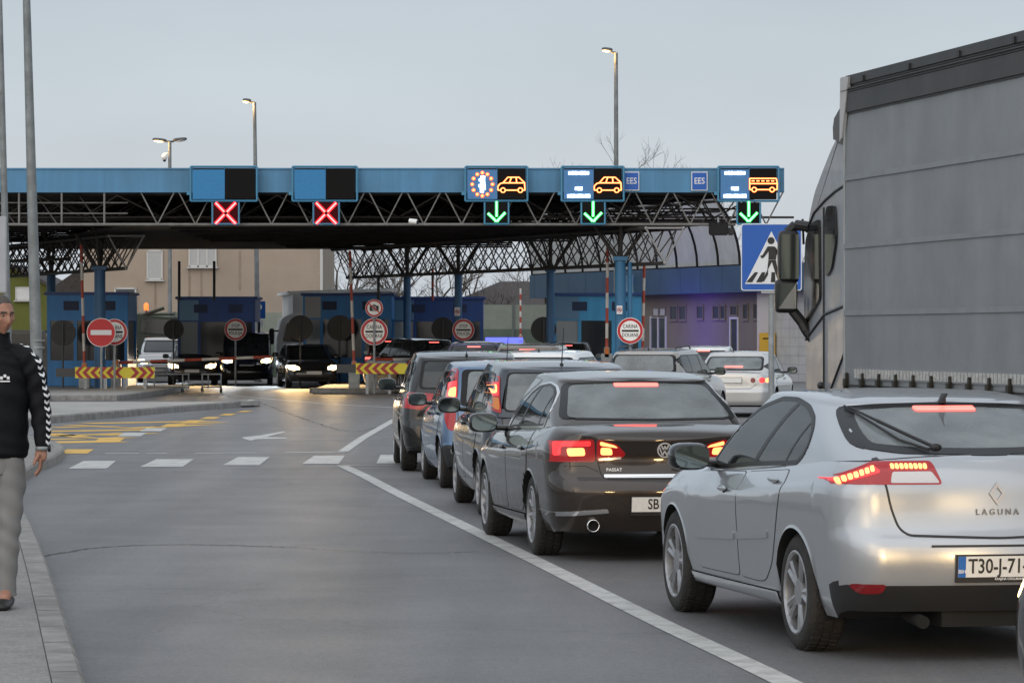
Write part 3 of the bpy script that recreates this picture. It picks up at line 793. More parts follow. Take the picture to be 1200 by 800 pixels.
# 1. silver hatchback
c = dict(L=4.69, W=1.811, wb=2.756, prof=[(.2,.90),(.3,.948),(.45,.974),(.62,.988),(.76,.998),(.845,1.0),(.875,.992),(.90,.972),(.95,.938),(1.,.895)], ro=.96, wr=.322, rim=.228, tw=.215, gc=.225, rz=.275, ag=.05, trim=.43, bow=.10, rc=(.34,.26), fc=(.60,.40),
  belt=[(-.96,1.075),(-.5,1.07),(.1,1.035),(1.1,.975),(2.1,.925),(2.6,.915),(3.2,.84),(3.73,.64)],
  rearp=[(.24,.10),(.34,.05),(.43,.015),(.55,.0),(.66,.012),(.70,.055),(.80,.075),(.95,.085),(1.04,.115),(1.08,.15)],
  xb=(-.81,2.52), xt=(.02,1.62), yt=.70, roof=[(-.05,1.395),(.3,1.425),(.9,1.447),(1.3,1.442),(1.62,1.405)], ins=.010, gbow=(.10,.20), grc=(.33,.22), drop=.038, rcrown=.018, gcurve=.03, taper=(.05,.09))
B = vehicle('hatchback_car', 'silver five door hatchback nearest the camera, with a wiper on its rear glass', 'car', QUEUE, 2.435, 19.24, -11.5, c, P_silver)
SILV = B
add_wheels(c, B.root, 'five_double')
side_glass(B, [(2.12,.925),(1.88,1.097),(1.67,1.237),(1.39,1.34),(1.05,1.396),(.74,1.396),(.46,1.36),(.23,1.30),(.11,1.235),(.06,1.153),(.10,1.075),(.2,1.025),(1.13,.985)],
  [((1.10,.98),(.62,1.40),.075), ((.44,1.02),(.16,1.32),.028)], bw=.026)
door(B, [(1.13,.955),(1.15,.335),(2.10,.325),(2.24,.45),(2.30,.70),(2.27,.915)], (1.42,.835), P_silver)
door(B, [(1.12,.955),(.24,1.0),(.20,.92),(.28,.75),(.43,.46),(.60,.345),(.75,.33),(1.14,.335)], (.40,.925), P_silver)
for a, b_ in ((1.20,2.12), (.48,1.13)): B.patch('side_moulding', [(rpoly([(a,.55 if a > 1 else .60),(b_,.508 if a > 1 else .556),(b_,.555 if a > 1 else .60),(a,.595 if a > 1 else .645)], .01), P_silver, .014)], 'L', mirror=True)
end_glass(B, 'rear_window', rpoly([(-.595,1.352),(-.4,1.368),(0,1.378),(.4,1.368),(.595,1.352),(.655,1.25),(.69,1.145),(.45,1.112),(0,1.105),(-.45,1.112),(-.69,1.145),(-.655,1.25)], .05), rpoly([(-.53,1.335),(0,1.36),(.53,1.335),(.575,1.25),(.585,1.165),(.35,1.142),(0,1.137),(-.35,1.142),(-.585,1.165),(-.575,1.25)], .07), 'B', G_rear)
wp_ = rpoly([(-.70,.99),(.70,.99),(.58,1.36),(-.58,1.36)], .06); end_glass(B, 'windscreen', wp_, inset(wp_, .05), 'F', G_side, T_side)
for sg in (1, -1):
    t = B.patch('tail_lamp', [(rpoly([(sg*.93,.955),(sg*.66,1.075),(sg*.345,1.078),(sg*.30,.955),(sg*.60,.955)], .02), M_redon, .006),
       (rpoly([(sg*.565,1.02),(sg*.355,1.022),(sg*.315,.963),(sg*.58,.963)], .012), M_clear, .009)], 'B', lip=.02)
    for poly in ([(.86,.973),(.66,1.055),(.625,1.02),(.81,.962)], ):
        B.patch('lamp_cell', [(rpoly([(sg*x, z) for x, z in poly], .012), M_redlit, .0105)], 'B', parent=t, step=.03)
    for k in range(8): B.patch('lamp_cell', [(rpoly([(sg*(.375+.025*k), 1.036),(sg*(.395+.025*k),1.036),(sg*(.395+.025*k),1.062),(sg*(.375+.025*k),1.062)], .008), M_hot, .0105)], 'B', parent=t)
    for k in range(7):
        x, z = .655+.026*k, 1.038-.0105*k
        B.patch('lamp_cell', [(rpoly([(sg*x,z-.016),(sg*(x+.02),z-.022),(sg*(x+.02),z+.008),(sg*x,z+.014)], .008), M_hot, .0125)], 'B', parent=t)
    B.patch('rear_reflector', [(rpoly([(sg*.80,.425),(sg*.62,.425),(sg*.64,.378),(sg*.75,.372)], .03), M_red, .008)], 'B')
for k in range(-12, 12): pass
B.patch('brake_lamp', [(rpoly([(.18,1.328),(-.18,1.328),(-.18,1.356),(.18,1.356)], .012), M_bar, .010)], 'B')
B.seam('tailgate_seam', rpoly([(.66,1.09),(.605,.96),(.585,.84),(.545,.725),(.50,.685),(0,.668),(-.50,.685),(-.545,.725),(-.585,.84),(-.605,.96),(-.66,1.09)], .06)[:-4], 'B', .012)
B.patch('plate_recess', [(rpoly([(.38,.625),(-.38,.625),(-.28,.44),(.28,.44)], .03), P_silver, .003)], 'B', lip=.004)
B.seam('painted_recess_shadow', [(.385,.628),(-.385,.628)], 'B', .012, off=.006)  # black strip painted for the shade under the recess's top edge
plate(B, 'B', -.01, .520, .52, .112, ('T30-J-714', -.205, .80), extra=[('BIH', .028, -.239, -.025, 1), ('KRAJINA OSIGURANJE', .017, .03, -.0665, 1)], frame_=True)
p, ux, uy, n = B.frame('B', 0, .905)
b = MB(); lozenge(b, p, ux, uy, n, .046, .062, .42); b.build('emblem', mat('emblem_grey', (.40,.40,.41), .3, .8), B.root)
b = MB(); p2, ux2, uy2, n2 = B.frame('B', 0, .805); text_mesh('LAGUNA', .045, b, p2+n2*.004, ux2, uy2, .004, 0, spacing=1.55); b.build('lettering', mat('dark_chrome', (.18,.17,.16), .25, .9), B.root)
b = MB(); p, ux, uy, n = B.frame('B', .30, 1.125)
q = [B.hit('B', y, z) for y, z in ((.27,1.115),(.35,1.165),(.47,1.25),(.545,1.335))]; q = [a[0]+a[1]*(.035 if i < 3 else .022) for i, a in enumerate(q)]
b.ellip(q[0], (.022,.034,.022)); b.path(q[:3], .0105, 8); b.tube(q[2], q[3], .009, 8, r2=.005)
q2 = [B.hit('B', y, z) for y, z in ((.30,1.12),(.42,1.17),(.49,1.25),(.555,1.345))]; q2 = [a[0]+a[1]*.016 for a in q2]; b.path(q2, .007, 6)
b.build('rear_wiper', M_black, B.root, angle=.8)
aerial(B, .05, 0)
B.patch('sill', [(rpoly([(.36,.30),(2.36,.29),(2.36,.235),(.36,.235)], .02), P_silver, .012)], 'L', mirror=True)
mirror(B, 1.93, 1.015, M_gloss, (.10,.125,.085))
b = MB(); b.tube((-.62,.42,.24), (-.9,.42,.22), .035, 12); b.box((-.65,-.1,.24), (.4,.8,.1)); b.build('silencer', M_under, B.root)

# 2. grey-brown saloon
c = dict(L=4.77, W=1.82, wb=2.712, prof=[(.2,.90),(.3,.95),(.45,.978),(.62,.992),(.76,.999),(.83,1.0),(.86,.990),(.90,.970),(.95,.937),(1.,.885)], ro=1.10, wr=.322, rim=.222, tw=.22, gc=.22, rz=.235, trim=0, bow=.10, rc=(.36,.25), fc=(.60,.40), crown=.03,
  belt=[(-1.10,.945),(-1.02,.985),(-.85,1.02),(-.6,1.045),(-.2,1.025),(.1,1.0),(1.1,.965),(2.1,.93),(2.6,.915),(3.2,.85),(3.67,.66)],
  rearp=[(.20,.12),(.30,.06),(.40,.015),(.55,.0),(.62,.02),(.68,.075),(.80,.085),(.93,.065),(.99,.05),(1.02,.08)],
  xb=(-.72,2.45), xt=(.02,1.62), yt=.69, roof=[(-.1,1.405),(.3,1.438),(.9,1.468),(1.3,1.462),(1.62,1.42)], gbow=(.14,.20), grc=(.26,.22), drop=.038, rcrown=.018, gcurve=.03, taper=(.05,.09))
B = vehicle('saloon_car', 'dark grey-brown saloon in front of the silver hatchback, chrome strip across its boot', 'car', QUEUE, 1.022, 27.53, -8.4, c, P_brown)
add_wheels(c, B.root, 'ten')
dlo = [(1.98,.955),(1.66,1.09),(1.36,1.21),(1.1,1.30),(.85,1.355),(.47,1.378),(.2,1.353),(.04,1.30),(-.09,1.22),(-.13,1.16),(-.06,1.06),(.01,1.018),(1.2,.985)]
B.patch('chrome_strip', [(rpoly(dlo, .05), M_chrome, .006, [inset(rpoly(dlo, .05), .012)])], 'L', mirror=True)
side_glass(B, inset(rpoly(dlo, .05), .011), [((1.28,.98),(.66,1.38),.07), ((.30,1.01),(.0,1.34),.028)], bw=.02)
door(B, [(1.20,.97),(1.24,.32),(2.10,.30),(2.24,.45),(2.30,.70),(2.27,.945)], (1.42,.815), P_brown)
door(B, [(1.19,.97),(.22,.995),(.10,.90),(.10,.72),(.28,.48),(.42,.34),(.6,.32),(1.23,.32)], (.36,.842), P_brown)
end_glass(B, 'rear_window', rpoly([(-.60,1.37),(0,1.395),(.60,1.37),(.72,1.095),(0,1.085),(-.72,1.095)], .05), rpoly([(-.56,1.357),(0,1.38),(.56,1.357),(.665,1.108),(0,1.098),(-.665,1.108)], .05), 'B', G_rear)
wp_ = rpoly([(-.70,.99),(.70,.99),(.58,1.38),(-.58,1.38)], .06); end_glass(B, 'windscreen', wp_, inset(wp_, .05), 'F', G_side, T_side)
for sg in (1, -1):
    t = B.patch('tail_lamp', [(rpoly([(sg*.93,.80),(sg*.87,.935),(sg*.535,.955),(sg*.522,.776),(sg*.86,.776)], .03), M_redon, .006)], 'B', lip=.02)
    t2 = B.patch('tail_lamp', [(rpoly([(sg*.515,.953),(sg*.36,.915),(sg*.285,.835),(sg*.33,.80),(sg*.515,.776)], .03), M_redon, .006)], 'B', lip=.02)
    for tt, poly in ((t, [(.83,.93),(.56,.94),(.56,.90),(.78,.895),(.78,.83),(.83,.82)]), (t, [(.74,.882),(.61,.888),(.60,.825),(.73,.82)]), (t2, [(.49,.937),(.375,.905),(.35,.885),(.49,.905)]), (t2, [(.485,.89),(.40,.885),(.39,.83),(.485,.83)])):
        B.patch('lamp_cell', [(rpoly([(sg*x,z) for x, z in poly], .02), M_hot if len(poly) == 4 else M_redlit, .010)], 'B', parent=tt, step=.03)
    B.patch('lamp_cell', [(rpoly([(sg*.50,.805),(sg*.325,.815),(sg*.325,.80),(sg*.50,.785)], .006), M_clear, .010)], 'B', parent=t2)
    B.patch('bumper_trim', [(rpoly([(sg*.92,.375),(sg*.86,.385),(sg*.44,.415),(sg*.43,.385),(sg*.86,.352),(sg*.92,.345)], .01), M_chrome, .010)], 'B')
    p, ux, uy, n = B.frame('B', sg*.55, .285); b = MB()
    b.lathe([(.043,.012),(.049,.012),(.049,-.06),(.042,-.06),(.042,-.05)], (p.x, p.y, p.z), 'X', 20); b.lathe([(.042,-.02),(.001,-.02)], (p.x, p.y, p.z), 'X', 20, 1)
    b.build('exhaust_pipe', [M_chrome, M_under], B.root, smooth=True)
B.patch('brake_lamp', [(rpoly([(.20,1.372),(-.16,1.372),(-.16,1.345),(.20,1.345)], .008), M_bar, .010)], 'B')
B.patch('boot_strip', [(rpoly([(.46,.675),(-.46,.675),(-.46,.655),(.46,.655)], .008), M_chrome, .014)], 'B')
B.seam('boot_seam', rpoly([(.52,1.0),(.515,.82),(.48,.67),(.43,.645),(-.43,.645),(-.48,.67),(-.515,.82),(-.52,1.0)], .03)[3:-4], 'B', .010)
B.seam('bumper_seam', [(.90,.745),(.60,.745),(.50,.70)], 'B', .006, mirror=True)
B.patch('plate_recess', [(rpoly([(.34,.56),(-.34,.56),(-.28,.37),(.28,.37)], .03), P_brown, .003)], 'B', lip=.004)
plate(B, 'B', 0, .452, .52, .115, ('SB', -.135, .78), blue=False, frame_=True)
p, ux, uy, n = B.frame('B', -.015, .868); b = MB()
ring(b, p, ux, uy, n, .060, .010, dep=.012)
bars(b, p, ux, uy, [(-.030,.042,-.012,.004),(-.012,.004,0,.034),(0,.034,.012,.004),(.012,.004,.030,.042),(-.042,.022,-.018,-.042),(-.018,-.042,0,-.004),(0,-.004,.018,-.042),(.018,-.042,.042,.022)], .010, dep=.012)
b.build('emblem', M_embl, B.root)
b = MB(); p, ux, uy, n = B.frame('B', .38, .715); text_mesh('PASSAT', .034, b, p+n*.005, ux, uy, .003, 0, spacing=1.1); b.build('lettering', M_embl, B.root)
b = MB(); p, ux, uy, n = B.frame('B', -.01, .452); text_mesh('602-KM', .11, b, p+n*.018+ux*.13, ux, uy, .002, 0, squeeze=.66); b.build('lettering', M_blk, B.root)
B.patch('fuel_flap', [(rpoly([(-.58,.86),(-.42,.86),(-.42,.72),(-.58,.72)], .03), M_blk, .001), (rpoly([(-.573,.853),(-.427,.853),(-.427,.727),(-.573,.727)], .03), P_brown, .003)], 'R', lip=.004)
B.patch('sill', [(rpoly([(.38,.31),(2.34,.29),(2.34,.24),(.38,.25)], .02), P_brown, .012)], 'L', mirror=True)
mirror(B, 2.0, 1.01, M_gloss, (.09,.125,.085))

# 3. dark blue-grey small MPV
c = dict(L=4.05, W=1.69, wb=2.55, ro=.70, wr=.305, rim=.20, tw=.19, gc=.21, rz=.24, bow=.09, rc=(.28,.26), fc=(.50,.40), crown=.03,
  belt=[(-.70,.98),(-.3,1.0),(.4,.985),(1.2,.96),(2.2,.95),(2.7,.92),(3.1,.82),(3.35,.66)],
  rearp=[(.20,.06),(.32,.0),(.55,.0),(.62,.05),(.8,.07),(.98,.09)],
  xb=(-.635,2.55), xt=(-.36,1.35), yt=.735, roof=[(-.45,1.44),(.1,1.50),(.8,1.52),(1.4,1.47)], ins=.012, gbow=(.09,.20), grc=(.20,.22), drop=.038, rcrown=.018, gcurve=.025)
B = vehicle('compact_car', 'dark blue-grey compact car with tall pillar mounted tail lamps, right behind the blue hatchback', 'car', QUEUE, .47, 33.58, -6, c, P_navy)
add_wheels(c, B.root, 'seven')
side_glass(B, [(2.1,.985),(1.75,1.18),(1.4,1.33),(.95,1.40),(.4,1.41),(-.05,1.385),(-.16,1.28),(-.05,1.05),(.4,1.02),(1.2,.995)], [((1.2,.99),(.95,1.42),.07), ((.35,1.0),(.25,1.42),.05)])
door(B, [(1.22,.975),(1.24,.32),(2.05,.30),(2.2,.5),(2.2,.96)], (1.40,.86), M_black); door(B, [(1.21,.975),(.1,1.0),(.05,.85),(.25,.5),(.42,.34),(1.23,.32)], (.32,.88), M_black)
end_glass(B, 'rear_window', rpoly([(-.55,1.40),(.55,1.40),(.62,1.02),(-.62,1.02)], .06), rpoly([(-.535,1.385),(.535,1.385),(.60,1.035),(-.60,1.035)], .05), 'B', G_rear)
for sg in (1, -1):
    t = B.patch('tail_lamp', [(rpoly([(sg*.61,1.375),(sg*.70,1.33),(sg*.775,1.22),(sg*.76,1.10),(sg*.70,1.03),(sg*.63,1.0),(sg*.635,1.15)], .03), M_redon, .006)], 'B', lip=.02, step=.03)
    B.patch('lamp_cell', [(rpoly([(sg*.63,1.31),(sg*.74,1.27),(sg*.75,1.18),(sg*.64,1.17)], .02), M_redlit, .010), (rpoly([(sg*.645,1.285),(sg*.72,1.255),(sg*.73,1.20),(sg*.65,1.195)], .02), M_hot, .012)], 'B', parent=t, step=.03)
    B.patch('lamp_cell', [(rpoly([(sg*.64,1.155),(sg*.75,1.155),(sg*.69,1.05),(sg*.64,1.03)], .02), M_amber, .010)], 'B', parent=t, step=.03)
B.seam('tailgate_seam', [(.63,.98),(.60,.66),(.5,.60),(-.5,.60),(-.60,.66),(-.63,.98)], 'B', .01)
B.patch('bumper_band', [(rpoly([(-.80,.50),(.80,.50),(.80,.42),(-.80,.42)], .02), M_black, .012)], 'B')
plate(B, 'B', 0, .78, blue=False)
wp_ = rpoly([(-.66,1.02),(.66,1.02),(.56,1.4),(-.56,1.4)], .06); end_glass(B, 'windscreen', wp_, inset(wp_, .05), 'F', G_side, T_side)
B.seam('painted_crease_shade', [(2.3,.62),(1.2,.63),(.35,.66)], 'L', .03, M_black, mirror=True)  # black strip painted in for the shade of a side crease
aerial(B, -.15, 0, False, .40); mirror(B, 1.95, 1.04, M_gloss, (.09,.12,.085))

# 4. mid-blue small hatchback
c = dict(L=3.84, W=1.66, wb=2.46, ro=.60, wr=.29, rim=.185, tw=.175, gc=.20, rz=.26, bow=.10, rc=(.26,.26), fc=(.50,.40), crown=.03, trim=.50,
  belt=[(-.60,.95),(-.2,.96),(.4,.95),(1.2,.92),(2.1,.90),(2.6,.86),(3.0,.75),(3.24,.62)],
  rearp=[(.20,.05),(.32,-.02),(.48,-.015),(.52,.03),(.7,.05),(.95,.08)],
  xb=(-.54,2.40), xt=(-.30,1.25), yt=.745, roof=[(-.4,1.40),(.1,1.455),(.7,1.475),(1.3,1.43)], ins=.01, gbow=(.09,.20), grc=(.20,.22), drop=.038, rcrown=.018, gcurve=.025)
B = vehicle('hatchback_car', 'mid blue small hatchback with very tall narrow tail lamps and unpainted dark bumper', 'car', QUEUE, -.05, 39.6, -6, c, P_blue)
add_wheels(c, B.root, 'steel')
side_glass(B, [(1.95,.95),(1.6,1.14),(1.25,1.29),(.85,1.36),(.3,1.365),(-.12,1.34),(-.26,1.24),(-.12,1.02),(.3,.99),(1.1,.965)], [((1.1,.96),(.88,1.38),.07), ((.25,.98),(.15,1.38),.05)])
door(B, [(1.12,.945),(1.14,.30),(1.95,.28),(2.1,.5),(2.08,.93)], (1.30,.83), M_black); door(B, [(1.11,.945),(.05,.97),(0,.82),(.2,.48),(.38,.32),(1.13,.30)], (.22,.85), M_black)
end_glass(B, 'rear_window', rpoly([(-.55,1.37),(.55,1.37),(.60,.95),(-.60,.95)], .06), rpoly([(-.48,1.345),(.48,1.345),(.53,.975),(-.53,.975)], .06), 'B', G_rear)
for sg in (1, -1):
    t = B.patch('tail_lamp', [(rpoly([(sg*.585,1.375),(sg*.63,1.375),(sg*.70,1.20),(sg*.755,.98),(sg*.765,.80),(sg*.73,.68),(sg*.655,.665),(sg*.64,.90),(sg*.61,1.15)], .03), M_redon, .006)], 'B', lip=.02, step=.03)
    B.patch('lamp_cell', [(rpoly([(sg*.61,1.24),(sg*.68,1.22),(sg*.715,1.04),(sg*.63,1.03)], .02), M_redlit, .010), (rpoly([(sg*.62,1.17),(sg*.685,1.15),(sg*.705,1.06),(sg*.635,1.05)], .02), M_hot, .012)], 'B', parent=t, step=.03)
B.seam('tailgate_seam', [(.62,.94),(.62,.62),(.5,.54),(-.5,.54),(-.62,.62),(-.62,.94)], 'B', .01)
wp_ = rpoly([(-.66,0.98),(.66,0.98),(.56,1.36),(-.56,1.36)], .06); end_glass(B, 'windscreen', wp_, inset(wp_, .05), 'F', G_side, T_side)
B.patch('fog_lamp_ring', [(rpoly([(.72,.46),(.54,.46),(.52,.40),(.68,.39)], .03), M_chrome, .006), (rpoly([(.705,.45),(.555,.45),(.54,.41),(.67,.402)], .02), M_black, .008)], 'B', mirror=True)
plate(B, 'B', 0, .66, blue=False)
aerial(B, .1, 0, False, .35); mirror(B, 1.85, .99, M_gloss, (.085,.115,.08))
b = MB(); b.ellip((.2,.46,1.455), (.09,.05,.025)); 

# 5. black crossover at the head of the near queue
c = dict(L=4.2, W=1.76, wb=2.6, ro=.76, wr=.325, rim=.21, tw=.205, gc=.24, rz=.28, bow=.09, rc=(.28,.26), fc=(.50,.40), crown=.03,
  belt=[(-.76,1.0),(-.3,1.04),(.4,1.03),(1.2,1.0),(2.2,.99),(2.7,.96),(3.1,.86),(3.44,.70)],
  rearp=[(.20,.06),(.35,-.01),(.6,.0),(.68,.05),(.85,.05),(1.0,.08)],
  xb=(-.69,2.5), xt=(-.40,1.35), yt=.73, roof=[(-.5,1.47),(.1,1.55),(.8,1.565),(1.4,1.52)], ins=.012, gbow=(.09,.20), grc=(.20,.22), drop=.038, rcrown=.018, gcurve=.025)
B = vehicle('crossover_car', 'black crossover at the front of the near queue, left of the blue hatchback', 'car', QUEUE, -.61, 44.66, -4, c, P_black)
add_wheels(c, B.root, 'seven')
side_glass(B, [(2.05,1.02),(1.7,1.22),(1.35,1.37),(.95,1.44),(.4,1.45),(-.2,1.42),(-.34,1.32),(-.2,1.1),(.4,1.07),(1.2,1.035)], [((1.2,1.03),(.95,1.46),.07), ((.3,1.0),(.2,1.46),.05)])
door(B, [(1.22,1.01),(1.24,.36),(2.05,.34),(2.2,.5),(2.2,1.0)], (1.40,.90), P_black); door(B, [(1.21,1.01),(.1,1.04),(.05,.9),(.25,.5),(.42,.37),(1.23,.36)], (.32,.92), P_black)
end_glass(B, 'rear_window', rpoly([(-.58,1.44),(.58,1.44),(.64,1.07),(-.64,1.07)], .06), rpoly([(-.54,1.42),(.54,1.42),(.60,1.09),(-.60,1.09)], .06), 'B', G_rear, T_dark)
for sg in (1, -1):
    t = B.patch('tail_lamp', [(rpoly([(sg*.84,.83),(sg*.84,.97),(sg*.74,1.03),(sg*.30,1.0),(sg*.30,.90),(sg*.55,.86),(sg*.60,.80)], .03), M_redon, .006)], 'B', lip=.02, step=.03)
    B.patch('lamp_cell', [(rpoly([(sg*.78,.96),(sg*.72,1.0),(sg*.56,.99),(sg*.56,.95)], .02), M_redlit, .010)], 'B', parent=t, step=.03)
wp_ = rpoly([(-.66,1.06),(.66,1.06),(.56,1.44),(-.56,1.44)], .06); end_glass(B, 'windscreen', wp_, inset(wp_, .05), 'F', G_side, T_side)
B.seam('tailgate_seam', [(.62,.80),(.5,.70),(-.5,.70),(-.62,.80)], 'B', .01)
plate(B, 'B', 0, .80, blue=False)
aerial(B, -.25, 0); mirror(B, 1.9, 1.10, M_gloss, (.09,.125,.085))

# ------------------------------------------------------------------ middle-distance and far cars
def simple_car(label, kind, x, d, head, paint, L=4.4, W=1.78, H=1.48, cat='car', group=None, fine=False, name=None, front=None, rear=True, g_r=None, top_lamp=True, lit=True, style='seven', van=False, plate_txt=True):
    sed = kind == 'sedan'; wb = L*.60; ro = L*(.235 if sed else .185); k = H/1.48
    zb = .98*k if not van else 1.05
    c = dict(L=L, W=W, wb=wb, ro=ro, wr=.315, rim=.205, tw=.2, gc=.22, rz=.26, bow=.09, rc=(.30,.25), fc=(.55,.40), crown=.03,
      belt=[(-ro,zb*(.98 if not sed else .99)),(-.3,zb*1.02),(wb*.45,zb*.985),(wb*.8,zb*.96),(wb+.0,zb*.93),(wb+.5,zb*.82),(L-ro,zb*.64)],
      rearp=[(.2,.08),(.35,.0),(.55,.0),(.64,.05),(.85,.06),(1.0,.08)],
      xb=(-ro*.62 if sed else -ro+.06, wb*.93), xt=((.05 if sed else -ro+(.38 if kind == 'hatch' else .22)), wb*.53), yt=.74,
      roof=[(-.6,H-.06),(.2,H-.02),(.9,H),(wb*.6,H-.05)], ins=.02, gbow=(.10,.20), grc=(.22,.22), drop=.038, rcrown=.018, gcurve=.025)
    if van: c['xt'] = (-ro+.12, wb*.70); c['xb'] = (-ro+.04, wb*1.02); c['roof'] = [(-ro,H-.03),(.5,H),(wb*.75,H-.06)]; c['yt'] = .84
    B = vehicle(name or 'car', label, cat, group, x, d, head, c, paint, fine)
    add_wheels(c, B.root, style)
    b_, f_ = c['xb'][1], c['xt'][1]; r_, rt = c['xb'][0], c['xt'][0]; zt = H-.12; dz = zb*1.0
    p0 = sp(c['belt'], wb*.45)+.02
    dlo = [(b_-.38,p0-.01),(b_-.38-(b_-f_)*.55,p0+(zt-p0)*.62),(f_-.02,zt),(rt+.28,zt-.01),(rt+.02,zt-.10),(r_+.30,p0+.14),(r_+.50,p0+.03),(wb*.45,p0)]
    side_glass(B, dlo, [((wb*.43,p0-.02),(wb*.36,zt+.02),.08), ((.25,p0),(.12,zt+.02),.05)])
    door(B, [(wb*.44,p0-.03),(wb*.45,.33),(wb*.78,.31),(wb*.84,.5),(wb*.84,p0-.05)], (wb*.52,p0-.14)); door(B, [(wb*.435,p0-.03),(.1,p0-.01),(.05,.85),(.25,.5),(.42,.34),(wb*.445,.33)], (.3,p0-.12))
    ht = W/2*c['yt']
    zr = sp(c['belt'], r_)+.05
    g_r = g_r or G_rear
    end_glass(B, 'rear_window', rpoly([(-ht*.92,H-.125),(ht*.92,H-.125),(W*.37,zr),(-W*.37,zr)], .07), rpoly([(-ht*.85,H-.145),(ht*.85,H-.145),(W*.34,zr+.03),(-W*.34,zr+.03)], .07), 'B', g_r)
    zf = sp(c['belt'], b_)+.06
    wp_ = rpoly([(-ht*.92,H-.12),(ht*.92,H-.12),(W*.38,zf),(-W*.38,zf)], .07); end_glass(B, 'windscreen', wp_, inset(wp_, .05), 'F', G_side, T_side)
    if rear:
        zl = .86*k
        for sg in (1, -1):
            t = B.patch('tail_lamp', [(rpoly([(sg*W*.49,zl-.09),(sg*W*.48,zl+.08),(sg*W*.27,zl+.07),(sg*W*.28,zl-.08)], .03), M_redon, .006)], 'B', lip=.02)
            if lit: B.patch('lamp_cell', [(rpoly([(sg*W*.46,zl-.02),(sg*W*.45,zl+.05),(sg*W*.35,zl+.05),(sg*W*.35,zl-.02)], .02), M_bar, .011)], 'B', parent=t)
        if top_lamp: B.patch('brake_lamp', [(rpoly([(.17,H-.13),(-.17,H-.13),(-.17,H-.158),(.17,H-.158)], .01), M_bar, .012)], 'B')
        if plate_txt: plate(B, 'B', 0, zl-.12 if not sed else zl-.02, blue=False)
    if front:
        hm, en, colr = front; zh = .66*k
        for sg in (1, -1):
            t = B.patch('headlight', [(rpoly([(sg*W*.48,zh+.11),(sg*W*.27,zh+.05),(sg*W*.26,zh-.05),(sg*W*.45,zh-.04)], .03), mat('headlight_reflector_lit', (.8,.7,.5), .2, emit=colr, es=7.0), .006)], 'F', lip=.02)
            B.patch('lamp_bulb', [([(sg*(W*.37+.115*math.cos(a)), zh+.015+.085*math.sin(a)) for a in [2*math.pi*i/14 for i in range(14)]], hm, .012)], 'F', parent=t)
            h = B.hit('F', sg*W*.37, zh); beam_f(B.root, h[0].x+.12, sg*W*.37, zh, en, colr)
        B.patch('grille', [(rpoly([(-W*.22,zh+.0),(W*.22,zh+.0),(W*.19,zh-.09),(-W*.19,zh-.09)], .03), M_chrome, .006), (rpoly([(-W*.205,zh-.015),(W*.205,zh-.015),(W*.18,zh-.075),(-W*.18,zh-.075)], .02), M_under, .009)], 'F')
        B.patch('lower_grille', [(rpoly([(-W*.3,.36),(W*.3,.36),(W*.25,.27),(-W*.25,.27)], .03), M_under, .006)], 'F')
        plate(B, 'F', 0, zh-.155, blue=False)
    mirror(B, wb*.74, zb+.05, paint if van else M_gloss, (.08,.115,.08))
    return B
def beam_f(root, x, y, z, energy, col):
    o = beam(root, x, y, z, energy, col, 38); o.rotation_euler = Vector((-.995, 0, .10)).to_track_quat('Z', 'Y').to_euler()
G_lite = glassmat('car_glass_rear_pale', (.11,.115,.115), ior=1.9)
B = simple_car('white car almost hidden behind the queue, only its roof and right rear windows showing', 'hatch', .46, 55.6, 11, P_white, 4.35, 1.80, 1.535, group=LANE2, fine=True, rear=True, top_lamp=False); aerial(B, -.1)
B = simple_car('beige-grey estate car angled to the right behind the grey-brown saloon', 'wagon', 2.72, 66.8, 15, P_beige, 4.55, 1.79, 1.52, group=LANE2, fine=True, g_r=G_lite, lit=False, top_lamp=False); aerial(B, -.2)
b = MB(); 
for sg in (1, -1): b.path([(-.35, sg*.56, 1.50), (-.25, sg*.57, 1.545), (.9, sg*.57, 1.56), (1.05, sg*.56, 1.50)], .014, 6)
b.build('roof_rail', M_black, B.root)
# silver saloon
B = simple_car('light silver saloon with clear tail lamps beside the lorry cab', 'sedan', 4.93, 74.9, 12, P_lightsilver, 4.68, 1.78, 1.43, group=LANE2, fine=True, g_r=G_lite, rear=False)
for sg in (1, -1):
    t = B.patch('tail_lamp', [(rpoly([(sg*.86,.72),(sg*.86,.87),(sg*.42,.88),(sg*.36,.74),(sg*.6,.71)], .03), M_clear, .006)], 'B', lip=.02, step=.03)
    for (y, r, m_) in ((.50,.055,M_red), (.69,.06,M_redlit), (.80,.05,M_hot)): B.patch('lamp_cell', [([(sg*(y+r*math.cos(a)), .80+r*math.sin(a)) for a in [2*math.pi*i/16 for i in range(16)]], m_, .010)], 'B', parent=t, step=.03)
B.seam('boot_seam', [(.62,.95),(.56,.70),(.45,.62),(-.45,.62),(-.56,.70),(-.62,.95)], 'B', .01)
B.patch('brake_lamp', [(rpoly([(.2,1.10),(-.2,1.10),(-.2,1.07),(.2,1.07)], .008), M_bar, .012)], 'B')
plate(B, 'B', 0, .80, blue=False); aerial(B, .2, .1, False, .5)
B = simple_car('white hatchback further up the lane, between the beige estate and the silver saloon', 'hatch', 5.2, 92, 8, P_white, 4.2, 1.76, 1.50, group=LANE2, g_r=G_side)
FARQ = 'cars at the inspection booths'
B = simple_car('tan brown hatchback behind the white car roof, brake lamp lit', 'hatch', .38, 73, 7, P_tan, 4.3, 1.8, 1.60, group=FARQ, g_r=G_side)
B = simple_car('dark blue hatchback with a long brake lamp bar, left of the tan hatchback', 'hatch', -.95, 89, 5, paintmat('paint_deep_blue', (.014,.014,.05), .4, .25), 4.3, 1.8, 1.62, group=FARQ, g_r=G_dark)
